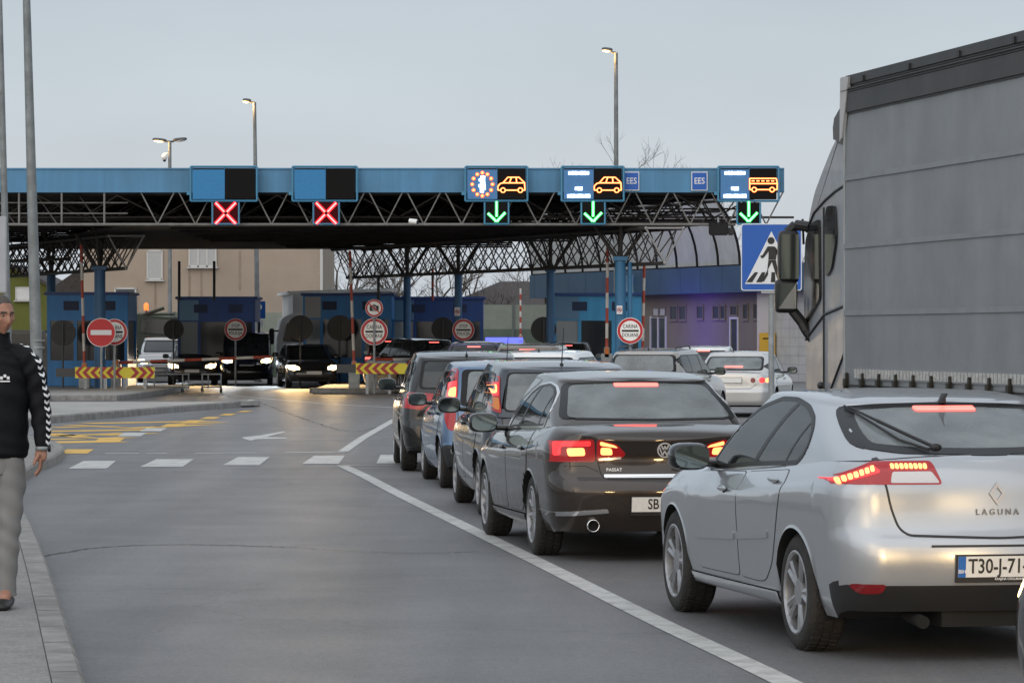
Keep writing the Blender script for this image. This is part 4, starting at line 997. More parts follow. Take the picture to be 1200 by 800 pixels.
B = simple_car('dark off-road car turned to the left below the left round stop sign', 'wagon', -2.75, 109.5, -24, P_darkgrey, 4.6, 1.86, 1.70, group=FARQ, g_r=G_dark)
B = simple_car('black car at the right hand booth, tail lamps glowing red', 'hatch', 1.75, 108, 2, P_black, 4.3, 1.8, 1.60, group=FARQ, g_r=G_dark)
B = simple_car('dark red van seen at the left booth by its lit tail lamp', 'wagon', -4.1, 116, 2, paintmat('paint_dark_red', (.06,.01,.012), .3, .3), 4.5, 1.85, 1.72, group=FARQ, g_r=G_dark)
B = simple_car('white police car with a blue light bar on its roof', 'wagon', -.30, 104, 4, P_white, 4.5, 1.82, 1.60, cat='police car', group=FARQ, g_r=G_side, name='police_car')
b = MB(); b.box((.9,0,1.66), (.22,1.15,.11)); b.box((.9,0,1.605), (.12,.9,.03), mi=1); b.build('light_bar', [mat('beacon_blue', (.05,.09,.55), .2, emit=(.10,.12,1), es=1.2), M_black], B.root, bevel=.02)
B = simple_car('white car seen through the glass of the right hand booth', 'hatch', 3.25, 122, 175, P_white, 4.2, 1.76, 1.75, group=FARQ, rear=False)
ONC = 'cars leaving the crossing with headlights on'
WARM, COOL = (1,.66,.30), (.85,.93,1)
h = R(170); B = simple_car('black hatchback facing the camera with warm yellow headlights, nearest of the oncoming cars', 'hatch', -6.70-math.sin(h)*3.55, 115.5-math.cos(h)*3.55, 170, paintmat('paint_graphite', (.055,.055,.058), .4, .28, .4, .7), 4.4, 1.80, 1.50, group=ONC, front=(M_warm, 2000, WARM), rear=False)
B = simple_car('black passenger van with white headlights behind the oncoming hatchback', 'wagon', -9.75, 125.8, 176, P_black, 4.9, 1.93, 1.93, cat='van', group=ONC, front=(M_cool, 600, COOL), rear=False, van=True, name='van')
B = simple_car('black saloon with warm headlights behind the wheeled barriers', 'sedan', -11.75, 126.2, 176, MATS['paint_graphite'], 4.7, 1.82, 1.48, group=ONC, front=(M_warm, 1300, WARM), rear=False)
B = simple_car('pale car with glaring white headlights beside the left booth', 'wagon', -13.6, 133, 176, P_lightsilver, 4.4, 1.8, 1.72, group=ONC, front=(mat('headlight_glare', (1,1,1), .2, emit=(.82,.9,1), es=60), 200, COOL), rear=False)
# headlights of the queue (each car lights the one in front)
for nm, x, z in (('silver', SILV.c['L']-SILV.c['ro']-.02, .66),):
    for y in (.62, -.62): beam_f(SILV.root, x, y, z, 20, WARM)
# car behind the silver hatchback: its black bumper corner shows at the right edge
def follower():
    B = simple_car('black car whose bumper corner pokes in at the right edge, behind the silver hatchback', 'hatch', 3.63, 11.86, -11.5, P_black, 4.4, 1.78, 1.46, group=QUEUE, front=(M_warm, 50, WARM), rear=False, fine=True)
follower()
for B in FINE: B.finish()

# ------------------------------------------------------------------ articulated lorry
M_curt = mat('lorry_curtain', (.215,.23,.243), .6, noise=(1.3,.09,(1.6,1,.16)), bump=(1.7,.6), dirt=((.13,.137,.14), .4, 1.2))
M_curtd = mat('curtain_seam', (.215,.23,.242), .6, noise=(6,.08))
M_refl = mat('reflective_tape', (.42,.42,.40), .4, noise=(30,.3))
M_cab = mat('paint_lorry_grey', (.27,.285,.305), .42, .25, coat=.15, noise=(1.2,.08), dirt=((.16,.155,.15), .35, 2.5))
T = thing('articulated_lorry', 'grey curtain sided articulated lorry filling the right edge of the picture', 'lorry', (2.87, 29.3, 0), R(90+11.2))
LN = 13.6
b = MB(); rows = []
nx, nz = 90, 26
for i in range(nx+1):
    x = -.06-(LN-.1)*i/nx; row = []
    for j in range(nz+1):
        z = 1.30+(3.66-1.30)*j/nz
        bul = .018*math.sin(math.pi*j/nz)+.006*math.sin(x*5.3+z*1.3)*math.sin(x*2.1+1)*(1-j/nz*.5)-.003*max(0, 1-abs(((z-1.3)/.59)%1-.5)*9)
        row.append((x, .012+bul, z))
    rows.append(row)
b.grid(rows); b.build('curtain', M_curt, T, smooth=True)
b = MB()
for z in (1.95, 2.52, 3.10): b.grid([[(r_[min(nz, int((z-1.3)/(2.36/nz)))][0], r_[min(nz, int((z-1.3)/(2.36/nz)))][1]+.012, zz) for r_ in rows] for zz in (z-.022, z-.012, z+.012, z+.022)])
b.build('curtain_band', M_curtd, T, bevel=.004)
b = MB()
n = 150
for i in range(n): b.box((-.35-i*.085, .024, 1.435), (.06, .008, .075))
b.box((-.35-n*.0425, .020, 1.435), (n*.085, .008, .10), mi=1); b.build('reflective_tape', [M_refl, M_curtd], T)
b = MB(); b.box((-LN/2, -1.27, 3.78), (LN, 2.50, .24)); b.box((-LN/2, .015, 3.745), (LN+.04, .05, .20)); b.box((-LN/2, .03, 3.85), (LN+.04, .06, .035)); b.box((-LN/2, -.02, 3.93), (LN, .10, .10))
o = b.build('roof_rail', mat('rail_black', (.030,.029,.029), .5, noise=(2,.3), bump=(4,.2)), T, bevel=.02)
b = MB()
for i in range(11): b.box((-.6-i*1.25, .035, 3.92), (.05, .02, .05))
b.build('rail_fixing', M_black, T)
b = MB(); b.prism([(.02,3.96),(-.03,3.97),(-.22,3.96),(-.02,3.45),(.04,3.42)], (0,.05,0), (1,0,0), (0,0,1), .03); b.build('corner_flap', mat('tarpaulin_pale', (.42,.42,.42), .6), T)
b = MB(); b.box((.02, -.03, 2.45), (.10, .08, 2.5)); b.box((-.035,.02,2.45), (.03,.03,2.45), mi=1); b.box((0,-1.27,2.45), (.06,2.44,2.5)); b.build('front_bulkhead', [mat('alu_post', (.50,.51,.52), .45, .5), M_steel], T, bevel=.006)
b = MB(); b.box((-LN/2, -1.27, 1.18), (LN, 2.46, .14)); b.box((-LN/2,-.03,1.21), (LN,.07,.12), mi=1)
b.build('chassis', [M_under, mat('chassis_rail', (.05,.05,.05), .6)], T)
b = MB(); b.box((-LN/2-.4, -.06, .80), (6.5, .03, .12)); b.box((-LN/2-.4, -.06, .58), (6.5, .03, .12)); b.build('side_guard', M_steel, T)
b = MB(); p = [(-LN*i/60, .03+.01*math.sin(i*1.3), 1.335) for i in range(61)]; b.path(p, .008, 5); b.build('lashing_cable', M_black, T)
bk = MB(); bk.box((0, .035, 1.33), (.045, .02, .22)); bk.box((0, .05, 1.36), (.07, .02, .06)); bk.box((.012, .05, 1.28), (.02, .02, .10)); bk = bk.build('strap_buckle', mat('buckle_metal', (.05,.045,.035), .5, .6), T, bevel=.004); bk.location = (-.12, 0, 0)
for i in range(24):
    o = bk.copy(); COL.objects.link(o); o.parent = T; o.location = (-.12-.46*(i+1), 0, 0)
def lorry_wheel(x, y, par, r=.5):
    td, rd = wheel_proto(r, .29, .34, 'steel', M_alloy); w_ = sub('wheel', par, (x, y, r))
    for n_, d_ in (('tyre', td), ('rim', rd)): o = bpy.data.objects.new(n_, d_); COL.objects.link(o); o.parent = w_
for x in (-9.0, -10.3, -11.6): lorry_wheel(x, -.2, T)
# tractor cab (slightly turned)
CB = sub('cab', T, (.78, -.02, 0), (0, 0, R(-7.5)))
prof = [(0,.75),(2.28,.55),(2.34,1.2),(2.35,1.75),(2.32,2.40),(2.25,2.80),(2.06,2.98),(1.78,3.16),(1.29,3.34),(.79,3.51),(.12,3.69),(0,3.70)]
b = MB(); pr = rpoly(prof, .12, 3); rows = []
cy = lambda y: .10*(abs(y)/1.22)**6
for y in (0, -.04, -.12, -.4, -1.22, -2.04, -2.32, -2.40, -2.44):
    ins_ = {0:.08, -2.44:.08, -.04:.025, -2.40:.025}.get(y, 0)
    q = inset(pr, ins_) if ins_ else pr
    rows.append([(x, y-.02, z) for x, z in q])
b.grid(rows, 0, True); b.face(rows[0]); b.face(rows[-1][::-1])
cabsh = b.build('cab_shell', M_cab, T, angle=.5); cabsh.parent = T; cabsh.matrix_local = Matrix.Translation((.78,-.20,0))@Matrix.Rotation(R(-7.5), 4, 'Z')
bpy.data.objects.remove(CB)
CM = Matrix.Translation((.78,-.20,0))@Matrix.Rotation(R(-7.5), 4, 'Z')
def cabpart(b, name, m, **k):
    o = b.build(name, m, T, **k); o.matrix_local = CM; return o
b = MB(); b.prism(rpoly([(.36,2.62),(.62,2.36),(.95,2.28),(.98,2.86),(.86,2.93),(.44,2.92)], .08), (0,-.016,0), (1,0,0), (0,0,1), -.02, 0); cabpart(b, 'window', G_side)
b = MB(); b.prism(rpoly([(1.30,2.10),(2.22,1.85),(2.24,2.35),(2.14,2.66),(1.85,2.80),(1.36,2.83)], .06), (0,-.014,0), (1,0,0), (0,0,1), -.02, 0); cabpart(b, 'window', G_dark)
b = MB()
for a in ([(1.15,.95),(1.15,2.10),(1.15,2.93)], [(0,3.08),(.5,3.05),(1.1,2.99),(1.75,2.90),(2.2,2.74)], [(0,2.02),(1.13,1.95)], [(0,1.60),(.55,1.36),(1.1,1.12)], [(0,1.28),(1.1,1.24)], [(1.12,1.95),(2.25,1.72)], [(1.12,1.18),(2.3,.85)]):
    b.path([(x, -.0175, z) for x, z in a], .014, 6)
cabpart(b, 'door_seam', M_black)
b = MB(); b.ellip((1.25,.0,1.30), (.10,.03,.035)); cabpart(b, 'handle', M_black, smooth=True)
b = MB(); b.prism([(-.1,3.42),(.42,3.48),(.45,3.62),(.36,3.72),(-.1,3.82)], (0,.02,0), (1,0,0), (0,0,1), .35); cabpart(b, 'air_deflector', mat('deflector_dark', (.035,.037,.04), .5), bevel=.03)
b = MB(); b.tube((2.22,.01,2.62), (2.22,.02,2.86), .012, 6); b.ellip((2.24,-.03,2.80), (.02,.02,.03), mi=1); cabpart(b, 'marker_lamp', [M_black, mat('marker_amber', (.8,.35,.1), .3, emit=(1,.4,.1), es=2)])
b = MB(); b.box((2.26,-.03,2.48), (.02,.02,.10)); b.box((2.26,-.03,2.35), (.02,.02,.08)); cabpart(b, 'red_lamp', mat('red_marker', (.6,.02,.02), .3, emit=(1,.05,.05), es=5), bevel=.006)
b = MB(); b.path([(2.05,-.02,2.78),(2.12,.10,2.80),(2.15,.17,2.73)], .05, 8); cabpart(b, 'mirror_arm', M_black, angle=.6)
b = MB(); b.path([(2.08,-.06,1.72),(2.1,-.0,1.80),(2.12,.04,1.88),(2.15,.16,2.04)], .05, 8); cabpart(b, 'mirror_arm', M_black, angle=.6)
b = MB(); b.ellip((2.15,.165,2.50), (.09,.100,.25), e=.35, n=20, m=10); o = cabpart(b, 'wing_mirror', M_black, angle=.9)
b = MB(); b.prism([(-.085,-.21),(.085,-.21),(.085,.21),(-.085,.21)], (2.055,.165,2.50), (0,-1,0), (0,0,1), .01); g_ = b.build('mirror_glass', mat('mirror_dark', (.12,.14,.13), .08, .9), o)
b = MB(); b.ellip((2.15,.19,2.13), (.08,.105,.16), e=.35, n=20, m=10); o = cabpart(b, 'wing_mirror', M_black, angle=.9)
b = MB(); b.prism([(-.085,-.12),(.085,-.12),(.085,.12)], (2.065,.19,2.13), (0,-1,0), (0,0,1), .01); b.prism([(-.085,-.12),(.085,.12),(-.085,.12)], (2.064,.19,2.13), (0,-1,0), (0,0,1), .01, 1); b.build('mirror_glass', [mat('mirror_pale', (.4,.41,.40), .15, .8), mat('mirror_dark')], o)  # pale and dark halves paint a reflection into the mirror
b = MB(); b.box((-.9,-1.25,.75), (4.6,.9,.35)); cabpart(b, 'tractor_frame', M_under)
for x in (1.45, -2.0): lorry_wheel(.78+x, -.28, T)

# ------------------------------------------------------------------ canopy of the crossing
FD = 98.0
PF = lambda px, py, off=0.: P(px, py, FD)+Vector((0, -off, 0))
CAN = thing('canopy', 'wide dark canopy on blue columns with a light blue fascia, spanning all the lanes', 'canopy', (-3, 110, 0))
def cp(b, name, m, **k):
    o = b.build(name, m, CAN, **k); o.matrix_parent_inverse = Matrix.Translation((3, -110, 0)); return o
M_fasc = mat('fascia_blue', (.075,.225,.385), .5, noise=(.9,.11,(5,1,.3)), dirt=((.07,.14,.21), .45, .8))
M_dk = mat('steel_dark', (.016,.016,.018), .75, spec=.1)
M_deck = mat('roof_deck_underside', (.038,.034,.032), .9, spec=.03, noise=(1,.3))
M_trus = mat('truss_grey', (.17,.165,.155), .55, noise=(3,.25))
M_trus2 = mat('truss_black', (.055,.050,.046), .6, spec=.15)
M_col = mat('column_blue', (.035,.115,.24), .45, noise=(2,.12))
M_colL = mat('column_light_blue', (.04,.16,.30), .45, noise=(2,.12))
zt, zb_, zc = PF(0,198.5).z, PF(0,225.5).z, PF(0,263).z
xl, xr_ = -24.0, PF(919,0).x
b = MB(); b.box(((xl+xr_)/2, FD+.10, (zt+zb_)/2), (xr_-xl, .2, zt-zb_)); 
for k in range(28):
    x = xl+1.0+k*1.13
    if x < xr_-.2: b.box((x, FD-.001, (zt+zb_)/2), (.012, .006, zt-zb_-.01), mi=1)
b.box(((xl+xr_)/2, FD+.09, zt+.02), (xr_-xl, .24, .04)); cp(b, 'fascia', [M_fasc, mat('fascia_joint', (.07,.20,.33), .5)])
# roof deck: right edge runs diagonally back
dk = [(xl,FD+.22),(7.2,FD+.22),(-2,121),(-2.5,128),(xl,128)]
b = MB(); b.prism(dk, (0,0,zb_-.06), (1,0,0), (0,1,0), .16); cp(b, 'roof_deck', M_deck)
cl = [(-11.2,FD+.5),(4.5,FD+.5),(-6.2,122),(-6.4,125),(-17.8,125),(-17.5,121)]
b = MB(); b.prism(cl, (0,0,zc-.02), (1,0,0), (0,1,0), .05)
for k in range(9): b.box((-4, FD+2+k*2.6, zc-.05), (12 if k < 6 else 8, .05, .06))
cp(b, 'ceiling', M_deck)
b = MB()
zc0 = zc; x = PF(452,0).x; st = 44.6/F*FD; zt0 = zb_+.05
k0 = int((x-PF(150,0).x)/st)
xe_ = PF(900,0).x
i = -k0
while x+st*i < xe_:
    xb_ = x+st*i
    for s_ in (-.5, .5): b.tube((xb_, FD+.05, zc0), (xb_+s_*st*.92, FD+.05, zt0), .022, 6)
    i += 1
b.tube((xl, FD+.05, zc0), (PF(862,0).x, FD+.05, zc0), .042, 8)
for px in (-28, 22, 72, 122): b.tube((PF(px,0).x, FD+.05, zc0), (PF(px,0).x, FD+.05, zt0), .030, 6)
for px in (-28, 22, 72): b.tube((PF(px+12,0).x, FD+1.2, zt0), (PF(px+40,0).x, FD+1.2, zc0), .018, 5)
for py, e_ in ((249.5, 148), (237, 148)): b.tube((xl, FD+.4, PF(0,py).z), (PF(e_,0).x, FD+.4, PF(0,py).z), .022, 6)
cp(b, 'front_truss', M_trus, angle=.8)
b = MB()                                           # layers of bars behind the front truss
cell = 2.3
def inside(x, y): return x < 7.0-(y-FD)*.395 and x > xl
for j in range(0, 12):
    y = FD+1.3+j*cell
    for i in range(0, 15):
        X = xl+i*cell+((j % 2)*.6)
        if not inside(X, y): continue
        b.tube((X, y, zc+.25), (X+cell, y, zc+.25), .035, 5)
        for sx_ in (.5, -.5):
            for sy in (.5, -.5): b.tube((X, y, zc+.25), (X+sx_*cell, y+sy*cell, zb_-.08), .024, 4)
        b.tube((X, y, zc+.25), (X, y+cell, zc+.25), .03, 5)
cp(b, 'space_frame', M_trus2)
b = MB()                                           # bars beyond the deck at the right, seen against the pale vault
for k in range(7):
    y = FD+1.5+k*2.4; xa, xb2 = 7.6-(y-FD)*.36, 3.6-(y-FD)*.40
    for zz in (zc+.12, zc+.50, zb_-.1): b.tube((xa, y, zz+(.0)), (xb2, y, zz), .028, 5)
    for m_ in range(4):
        X = xb2+(xa-xb2)*m_/4
        b.tube((X, y, zc+.12), (X+.5, y, zb_-.1), .024, 4); b.tube((X+.5, y, zb_-.1), (X+1.0, y+1.2, zc+.12), .024, 4)
for s_ in (0, 1.4): b.tube((7.5-s_, FD+.3, zb_-.1), (-1.5-s_, FD+23, zb_-.1), .05, 6); b.tube((6.9-s_, FD+.3, zc+.12), (-2-s_, FD+23, zc+.12), .05, 6)
cp(b, 'edge_frame', M_trus2)
def girder(a, e, name, pale=True):
    """triangular lattice girder: two top chords, one bottom chord; a, e are bottom-chord ends"""
    a, e = Vector(a), Vector(e); t = (e-a).normalized(); sd = Vector((1,0,0))*.54; top = Vector((0,0,1.0))
    L_ = (e-a).length; n = int(L_/.86); b = MB(); dn = (e-a)/n
    b.tube(a, e, .055, 6)
    for s_ in (-1, 1): b.tube(a+top+sd*s_, e+top+sd*s_, .055, 6)
    for i in range(n):
        p, q = a+dn*i, a+dn*(i+1); mid = (p+q)/2
        for s_ in (-1, 1):
            tp, tq = p+top+sd*s_, q+top+sd*s_
            b.tube(p, mid+top+sd*s_, .026, 4); b.tube(mid+top+sd*s_, q, .026, 4)
        b.tube(p+top-sd, q+top+sd, .022, 4)
    cp(b, name, M_trus2)
    b = MB()
    c = [a, a+top-sd, a+top+sd]
    b.tube(c[1], c[2], .030, 8); b.tube(c[0], c[1], .026, 8); b.tube(c[0], c[2], .026, 8)
    for q in c: b.ellip(q, (.05,.05,.05), n=8, m=6)
    cp(b, 'girder_end', mat('truss_pale', (.27,.26,.25), .5), angle=.8)
gz = 3.84
girder((P(779,309,97.6).x, 97.6, gz), (-5.9, 122, gz), 'lattice_girder')
girder((P(148,315,105).x, 105, gz), (-19.5, 124, gz), 'lattice_girder')
girder((-21.5, 100, gz+.55), (-21.5, 126, gz+.2), 'lattice_girder')
girder((-14.5, 112, gz+.45), (-26, 118, gz+.2), 'lattice_girder')
for px, ytop, d_, r_, m_ in ((117,316,107,.175,M_col), (727,305,99.5,.16,M_colL), (645,318,109.5,.13,M_col), (537,322,116.5,.13,M_col), (477,324,121,.13,M_col), (60,322,122,.16,M_col)):
    p = P(px, ytop, d_); b = MB(); b.tube((p.x,d_,.0), (p.x,d_,p.z), r_, 16); b.box((p.x,d_,p.z+.05), (r_*2.6,r_*2.6,.12)); b.box((p.x,d_,.06), (r_*4,r_*4,.18)); 
    if m_ is M_colL: b.tube((p.x+.28,d_,.0), (p.x+.28,d_,p.z-.05), .07, 12)
    cp(b, 'column', m_, angle=.6)
    b = MB()
    for sx_, sy in ((1,0),(-1,0),(0,1),(0,-1)): b.tube((p.x,d_,p.z-.1), (p.x+sx_*.75,d_+sy*.75,zc), .06, 6)
    cp(b, 'column_brace', M_trus2)

# ------------------------------------------------------------------ lane displays, EES plates
LED = lambda n, c, e: mat(n, c, .3, emit=c, es=e)
L_redx, L_redh, L_grn, L_org, L_wht = LED('led_red', (1,.008,.02), 1.7), LED('led_red_core', (1,.24,.22), 1.7), LED('led_green', (.02,.75,.12), .8), LED('led_orange', (1,.12,.02), 1.1), LED('led_white', (.86,.92,1), 2.5)
L_orgh = LED('led_orange_core', (1,.50,.16), 1.5)
M_pblu = mat('display_blue', (.018,.19,.42), .45, noise=(12,.06)); M_pbl2 = mat('display_blue_lit', (.06,.20,.43), .45, noise=(12,.06))
M_pblk = mat('display_black', (.007,.0065,.0065), .6, spec=.12); M_frame = mat('display_frame', (.06,.22,.36), .4, .2); M_dkred = mat('display_dark_red', (.05,.002,.004), .6, spec=.1)
u = FD/F
def stroke(b, o, segs, w_, mi=0): bars(b, o, (1,0,0), (0,0,1), segs, w_, mi, .012)
def display(px0, px1, kind, label, boxpx):
    x0, x1 = PF(px0,0).x, PF(px1,0).x; z0, z1 = PF(0,236).z, PF(0,196).z; y = FD-.30
    t = thing('lane_display', label, 'traffic display', ((x0+x1)/2, y, z0), 0, 'electronic lane displays on the canopy')
    inv = Matrix.Translation(-Vector(t.location))
    def bp_(b, name, m, par=t, **k):
        o = b.build(name, m, par, **k)
        if par is t: o.matrix_parent_inverse = inv
        return o
    xm = x0+(x1-x0)*.515
    b = MB(); b.box(((x0+x1)/2, y+.14, (z0+z1)/2), (x1-x0-.12, .26, z1-z0-.10)); bp_(b, 'housing', M_pblk)
    b = MB()
    for p, q in (((x0,z0),(x1,z0)), ((x0,z1),(x1,z1)), ((x0,z0),(x0,z1)), ((x1,z0),(x1,z1))): b.tube((p[0],y,p[1]), (q[0],y,q[1]), .032, 6)
    for xx in (x0+.05, xm, x1-.05): b.tube((xx, y+.02, z1-.06), (xx, y+.02, z1), .03, 6); 
    b.box((x0-.06, y+.1, z0+.22), (.10,.2,.10)); bp_(b, 'frame', M_frame)
    zz0, zz1 = z0+.05, z1-.085
    blu = MB(); blu.box(((x0+xm)/2+.03, y-.005, (zz0+zz1)/2), (xm-x0-.06, .03, zz1-zz0)); blu = bp_(blu, 'blue_panel', M_pblu if kind == 'off' else M_pbl2)
    blk = MB(); blk.box(((x1+xm)/2-.03, y-.005, (zz0+zz1)/2), (x1-xm-.06, .03, zz1-zz0)); blk = bp_(blk, 'black_panel', M_pblk)
    def on(b, name, m, par):
        return b.build(name, m, par)
    yy = y-.024; cx, cz = (x0+xm)/2+.03, (zz0+zz1)/2
    if kind in ('eu', 'text_car', 'text_bus'):
        b = MB()
        if kind == 'eu':
            for k in range(12):
                a = 2*math.pi*k/12; b.ellip((cx+.29*math.cos(a), yy, cz+.33*math.sin(a)), (.058,.02,.058), n=10, m=6, mi=0); b.ellip((cx+.29*math.cos(a), yy-.012, cz+.33*math.sin(a)), (.034,.02,.034), n=10, m=6, mi=1)
            for k, (wd, hh) in enumerate(((.13,.07),(.17,.09),(.13,.08),(.20,.09),(.16,.08),(.11,.06))): b.box((cx+.012*((-1)**k), yy, cz+.21-.083*k), (wd,.02,hh*.86), mi=2)
        else:
            for zz, ht, n_, w0 in ((zz1-.10,.10,7,.60), (cz-.12,.10,3,.22), (zz0+.09,.10,9,.66)):
                for k in range(n_):
                    ww = w0/n_; xx = cx-w0/2+ww*(k+.5); b.box((xx, yy, zz), (ww*.86, .02, ht*(1 if k % 3 else .88)), mi=2)
        on(b, 'lit_text', [L_org, L_orgh, L_wht], blu)
        b = MB(); cx2 = (x1+xm)/2-.02; s_ = .40; o_ = (cx2, y-.036, cz)
        if kind != 'text_bus':
            out = [(-.98,-.42,-.98,-.12),(-.98,-.12,-.80,.06),(-.80,.06,-.62,.10),(-.62,.10,-.28,.50),(-.28,.50,.52,.50),(.52,.50,.92,.12),(.92,.12,.95,-.42),(.95,-.42,.80,-.42),(-.80,-.42,-.98,-.42),(-.42,-.42,.42,-.42),(-.62,.10,.92,.10),(-.16,.10,-.02,.48),(.36,.10,.32,.48)]
            wh = (-.62, .62); wz = -.42
        else:
            out = [(-.98,.42,.92,.42),(-.98,.42,-.98,-.38),(.92,.42,.98,.1),(.98,.1,.98,-.38),(.98,-.38,.82,-.38),(-.98,-.38,-.86,-.38),(-.46,-.38,.42,-.38),(-.98,.05,.98,.05)]+[(a,.24,a+.22,.24) for a in (-.85,-.5,-.15,.2,.55)]
            wh = (-.66, .62); wz = -.38
        stroke(b, o_, [tuple(c_*s_ for c_ in sgm) for sgm in out], .042, 0); stroke(b, (cx2, y-.046, cz), [tuple(c_*s_ for c_ in sgm) for sgm in out], .022, 1)
        for wx in wh: ring(b, Vector((cx2+wx*s_, y-.036, cz+wz*s_)), Vector((1,0,0)), Vector((0,0,1)), Vector((0,-1,0)), .085, .04, 0, 16, .012); ring(b, Vector((cx2+wx*s_, y-.046, cz+wz*s_)), Vector((1,0,0)), Vector((0,0,1)), Vector((0,-1,0)), .075, .02, 1, 16, .012)
        on(b, 'lit_symbol', [L_org, L_orgh], blk)
    # signal box beneath
    bx0, bx1 = PF(boxpx[0],0).x, PF(boxpx[1],0).x; bz0, bz1 = PF(0,263).z, z0-.04
    red = kind == 'off'
    b = MB(); b.box(((bx0+bx1)/2, y+.10, (bz0+bz1)/2), (bx1-bx0, .2, bz1-bz0))
    bo = bp_(b, 'signal_box', M_dkred if red else M_pblk)
    b = MB()
    for p, q in (((bx0,bz0),(bx1,bz0)), ((bx0,bz0),(bx0,bz1)), ((bx1,bz0),(bx1,bz1))): b.tube((p[0],y-.01,p[1]), (q[0],y-.01,q[1]), .028, 6)
    on(b, 'box_frame', M_frame, bo)
    mx_, mz_ = (bx0+bx1)/2, (bz0+bz1)/2; b = MB()
    segs = [(sx_*.035,sz*.035,sx_*.29,sz*.30) for sx_ in (1,-1) for sz in (1,-1)] if red else [(0,.34,0,-.10),(-.02,-.22,-.25,0),(.02,-.22,.25,.02),(-.06,-.22,.06,-.22)]
    stroke(b, (mx_, y-.02, mz_), segs, .105 if red else .088, 0); stroke(b, (mx_, y-.03, mz_), segs, .040 if red else .05, 1)
    on(b, 'lit_cross' if red else 'lit_arrow', [L_redx, L_redh] if red else [L_grn, LED('led_green_core', (.30,1,.42), 1.2)], bo)
display(224.5, 302, 'off', 'leftmost lane display, blank blue and black panels over a red cross', (250,281))
display(343.5, 419, 'off', 'blank blue and black lane display over a red cross, nearer the middle', (368,398))
display(545.5, 618, 'eu', 'lane display with a ring of orange dots and an orange car over a green arrow', (568,596))
display(658, 730.5, 'text_car', 'lane display with white lit text and an orange car over a green arrow', (681,708.5))
display(841, 911.5, 'text_bus', 'lane display with an orange bus symbol at the right end of the fascia', (863,890))
M_eblu = mat('sign_blue', (.012,.10,.42), .4); M_pw = mat('sign_white', (.72,.73,.74), .45); M_sred = mat('sign_red', (.50,.015,.022), .4); M_swht = mat('sign_cream', (.88,.86,.82), .45)
for px0, px1, lab in ((730.8, 749, 'blue EES plate right beside the lane display with the orange car'), (810, 829, 'blue EES plate alone on the fascia left of the bus display')):
    x0, x1, z0, z1 = PF(px0,0).x, PF(px1,0).x, PF(0,223.5).z, PF(0,201.5).z
    t = thing('information_sign', lab, 'sign', ((x0+x1)/2, FD-.04, z0), 0, 'EES plates on the fascia'); h_, w_ = z1-z0, x1-x0
    b = MB(); b.box((0,0,h_/2), (w_,.06,h_)); b.box((0,-.032,h_/2), (w_-.05,.012,h_-.05), mi=1); b.build('sign_plate', [M_pw, M_eblu], t)
    b = MB(); text_mesh('EES', .25, b, (0,-.039,h_/2), Vector((1,0,0)), Vector((0,0,1)), .006, squeeze=.85); b.build('lettering', M_pw, t)
# ------------------------------------------------------------------ booths, barriers, round signs
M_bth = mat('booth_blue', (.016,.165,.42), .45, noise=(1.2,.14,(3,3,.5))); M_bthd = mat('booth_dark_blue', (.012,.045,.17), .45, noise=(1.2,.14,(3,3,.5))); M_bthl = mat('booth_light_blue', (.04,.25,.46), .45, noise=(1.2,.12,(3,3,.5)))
G_booth = mat('booth_glass', (.016,.019,.024), .08, ior=1.42); G_booth2 = mat('booth_glass_pale', (.16,.19,.21), .12, ior=1.6)
M_inside = mat('booth_interior', (.05,.05,.052), .8)
def booth(px0, px1, ytop, d, label, m1, m2, leftw=.0, depth=2.6, seed=0):
    x0, x1 = P(px0,0,d).x, P(px1,0,d).x; zt_ = P(0,ytop,d).z; z0 = .15; w_ = x1-x0; h_ = zt_-z0
    t = thing('control_booth', label, 'booth', ((x0+x1)/2, d, z0), 0, 'passport control booths')
    b = MB(); b.box((0,depth/2,h_*.14), (w_-.02,depth-.02,h_*.28)); b.box((0,depth/2,h_-.42), (w_,depth,.84))
    b.box((0,depth/2+.2,h_*.5), (w_*.5,.06,h_-.1), mi=1)
    b.build('wall', [m1, M_inside], t, bevel=.01)
    b = MB(); b.box((0,depth/2,h_+.03), (w_+.16,depth+.16,.10)); b.build('roof', M_bthd, t, bevel=.02)
    b = MB(); xs = [-w_/2+.06, -w_/2+leftw*w_ if leftw else -w_*.15, w_*.18, w_/2-.06]
    zz0, zz1 = h_*.28, h_-.84
    for x in xs:
        for y in (.04, depth-.04): b = MB(); b.box((x,y,(zz0+zz1)/2), (.11,.09,zz1-zz0)); b.build('corner_post', m2, t)
    for a, c in zip(xs, xs[1:]):
        g = MB(); g.box(((a+c)/2,.05,(zz0+zz1)/2), (c-a-.11,.02,zz1-zz0)); g.build('window', G_booth2 if (leftw and a == xs[0]) else G_booth, t)
    for x in (xs[0], xs[-1]):
        g = MB(); g.box((x,depth/2,(zz0+zz1)/2), (.02,depth-.2,zz1-zz0)); g.build('window', G_booth, t)
    b = MB(); b.box((w_*.05,depth*.45,zz0+.12), (w_*.7,.6,.06)); b.box((-.3,depth*.45,zz0+.35), (.4,.05,.3)); b.box((.35,depth*.6,zz0+.30), (.35,.3,.5)); b.build('desk', M_inside, t)
    if leftw:
        b = MB(); b.box((-w_/2+leftw*w_/2+.02,-.004,h_-.42), (leftw*w_-.1,.01,.74)); b.build('side_panel', mat('booth_panel_pale', (.075,.17,.28), .35), t)
    for x in (-w_*.2, w_*.25): b = MB(); b.box((x,-.006,h_-.36), (.5,.014,.30)); b.build('vent', mat('booth_vent', (.010,.022,.06), .6), t)
    return t
booth(55, 150, 345, 110, 'bright blue booth at the left, behind the no entry sign', M_bth, M_bth)
booth(208, 299, 350, 124, 'dark navy booth standing behind the black van', M_bthd, M_bthd, .28)
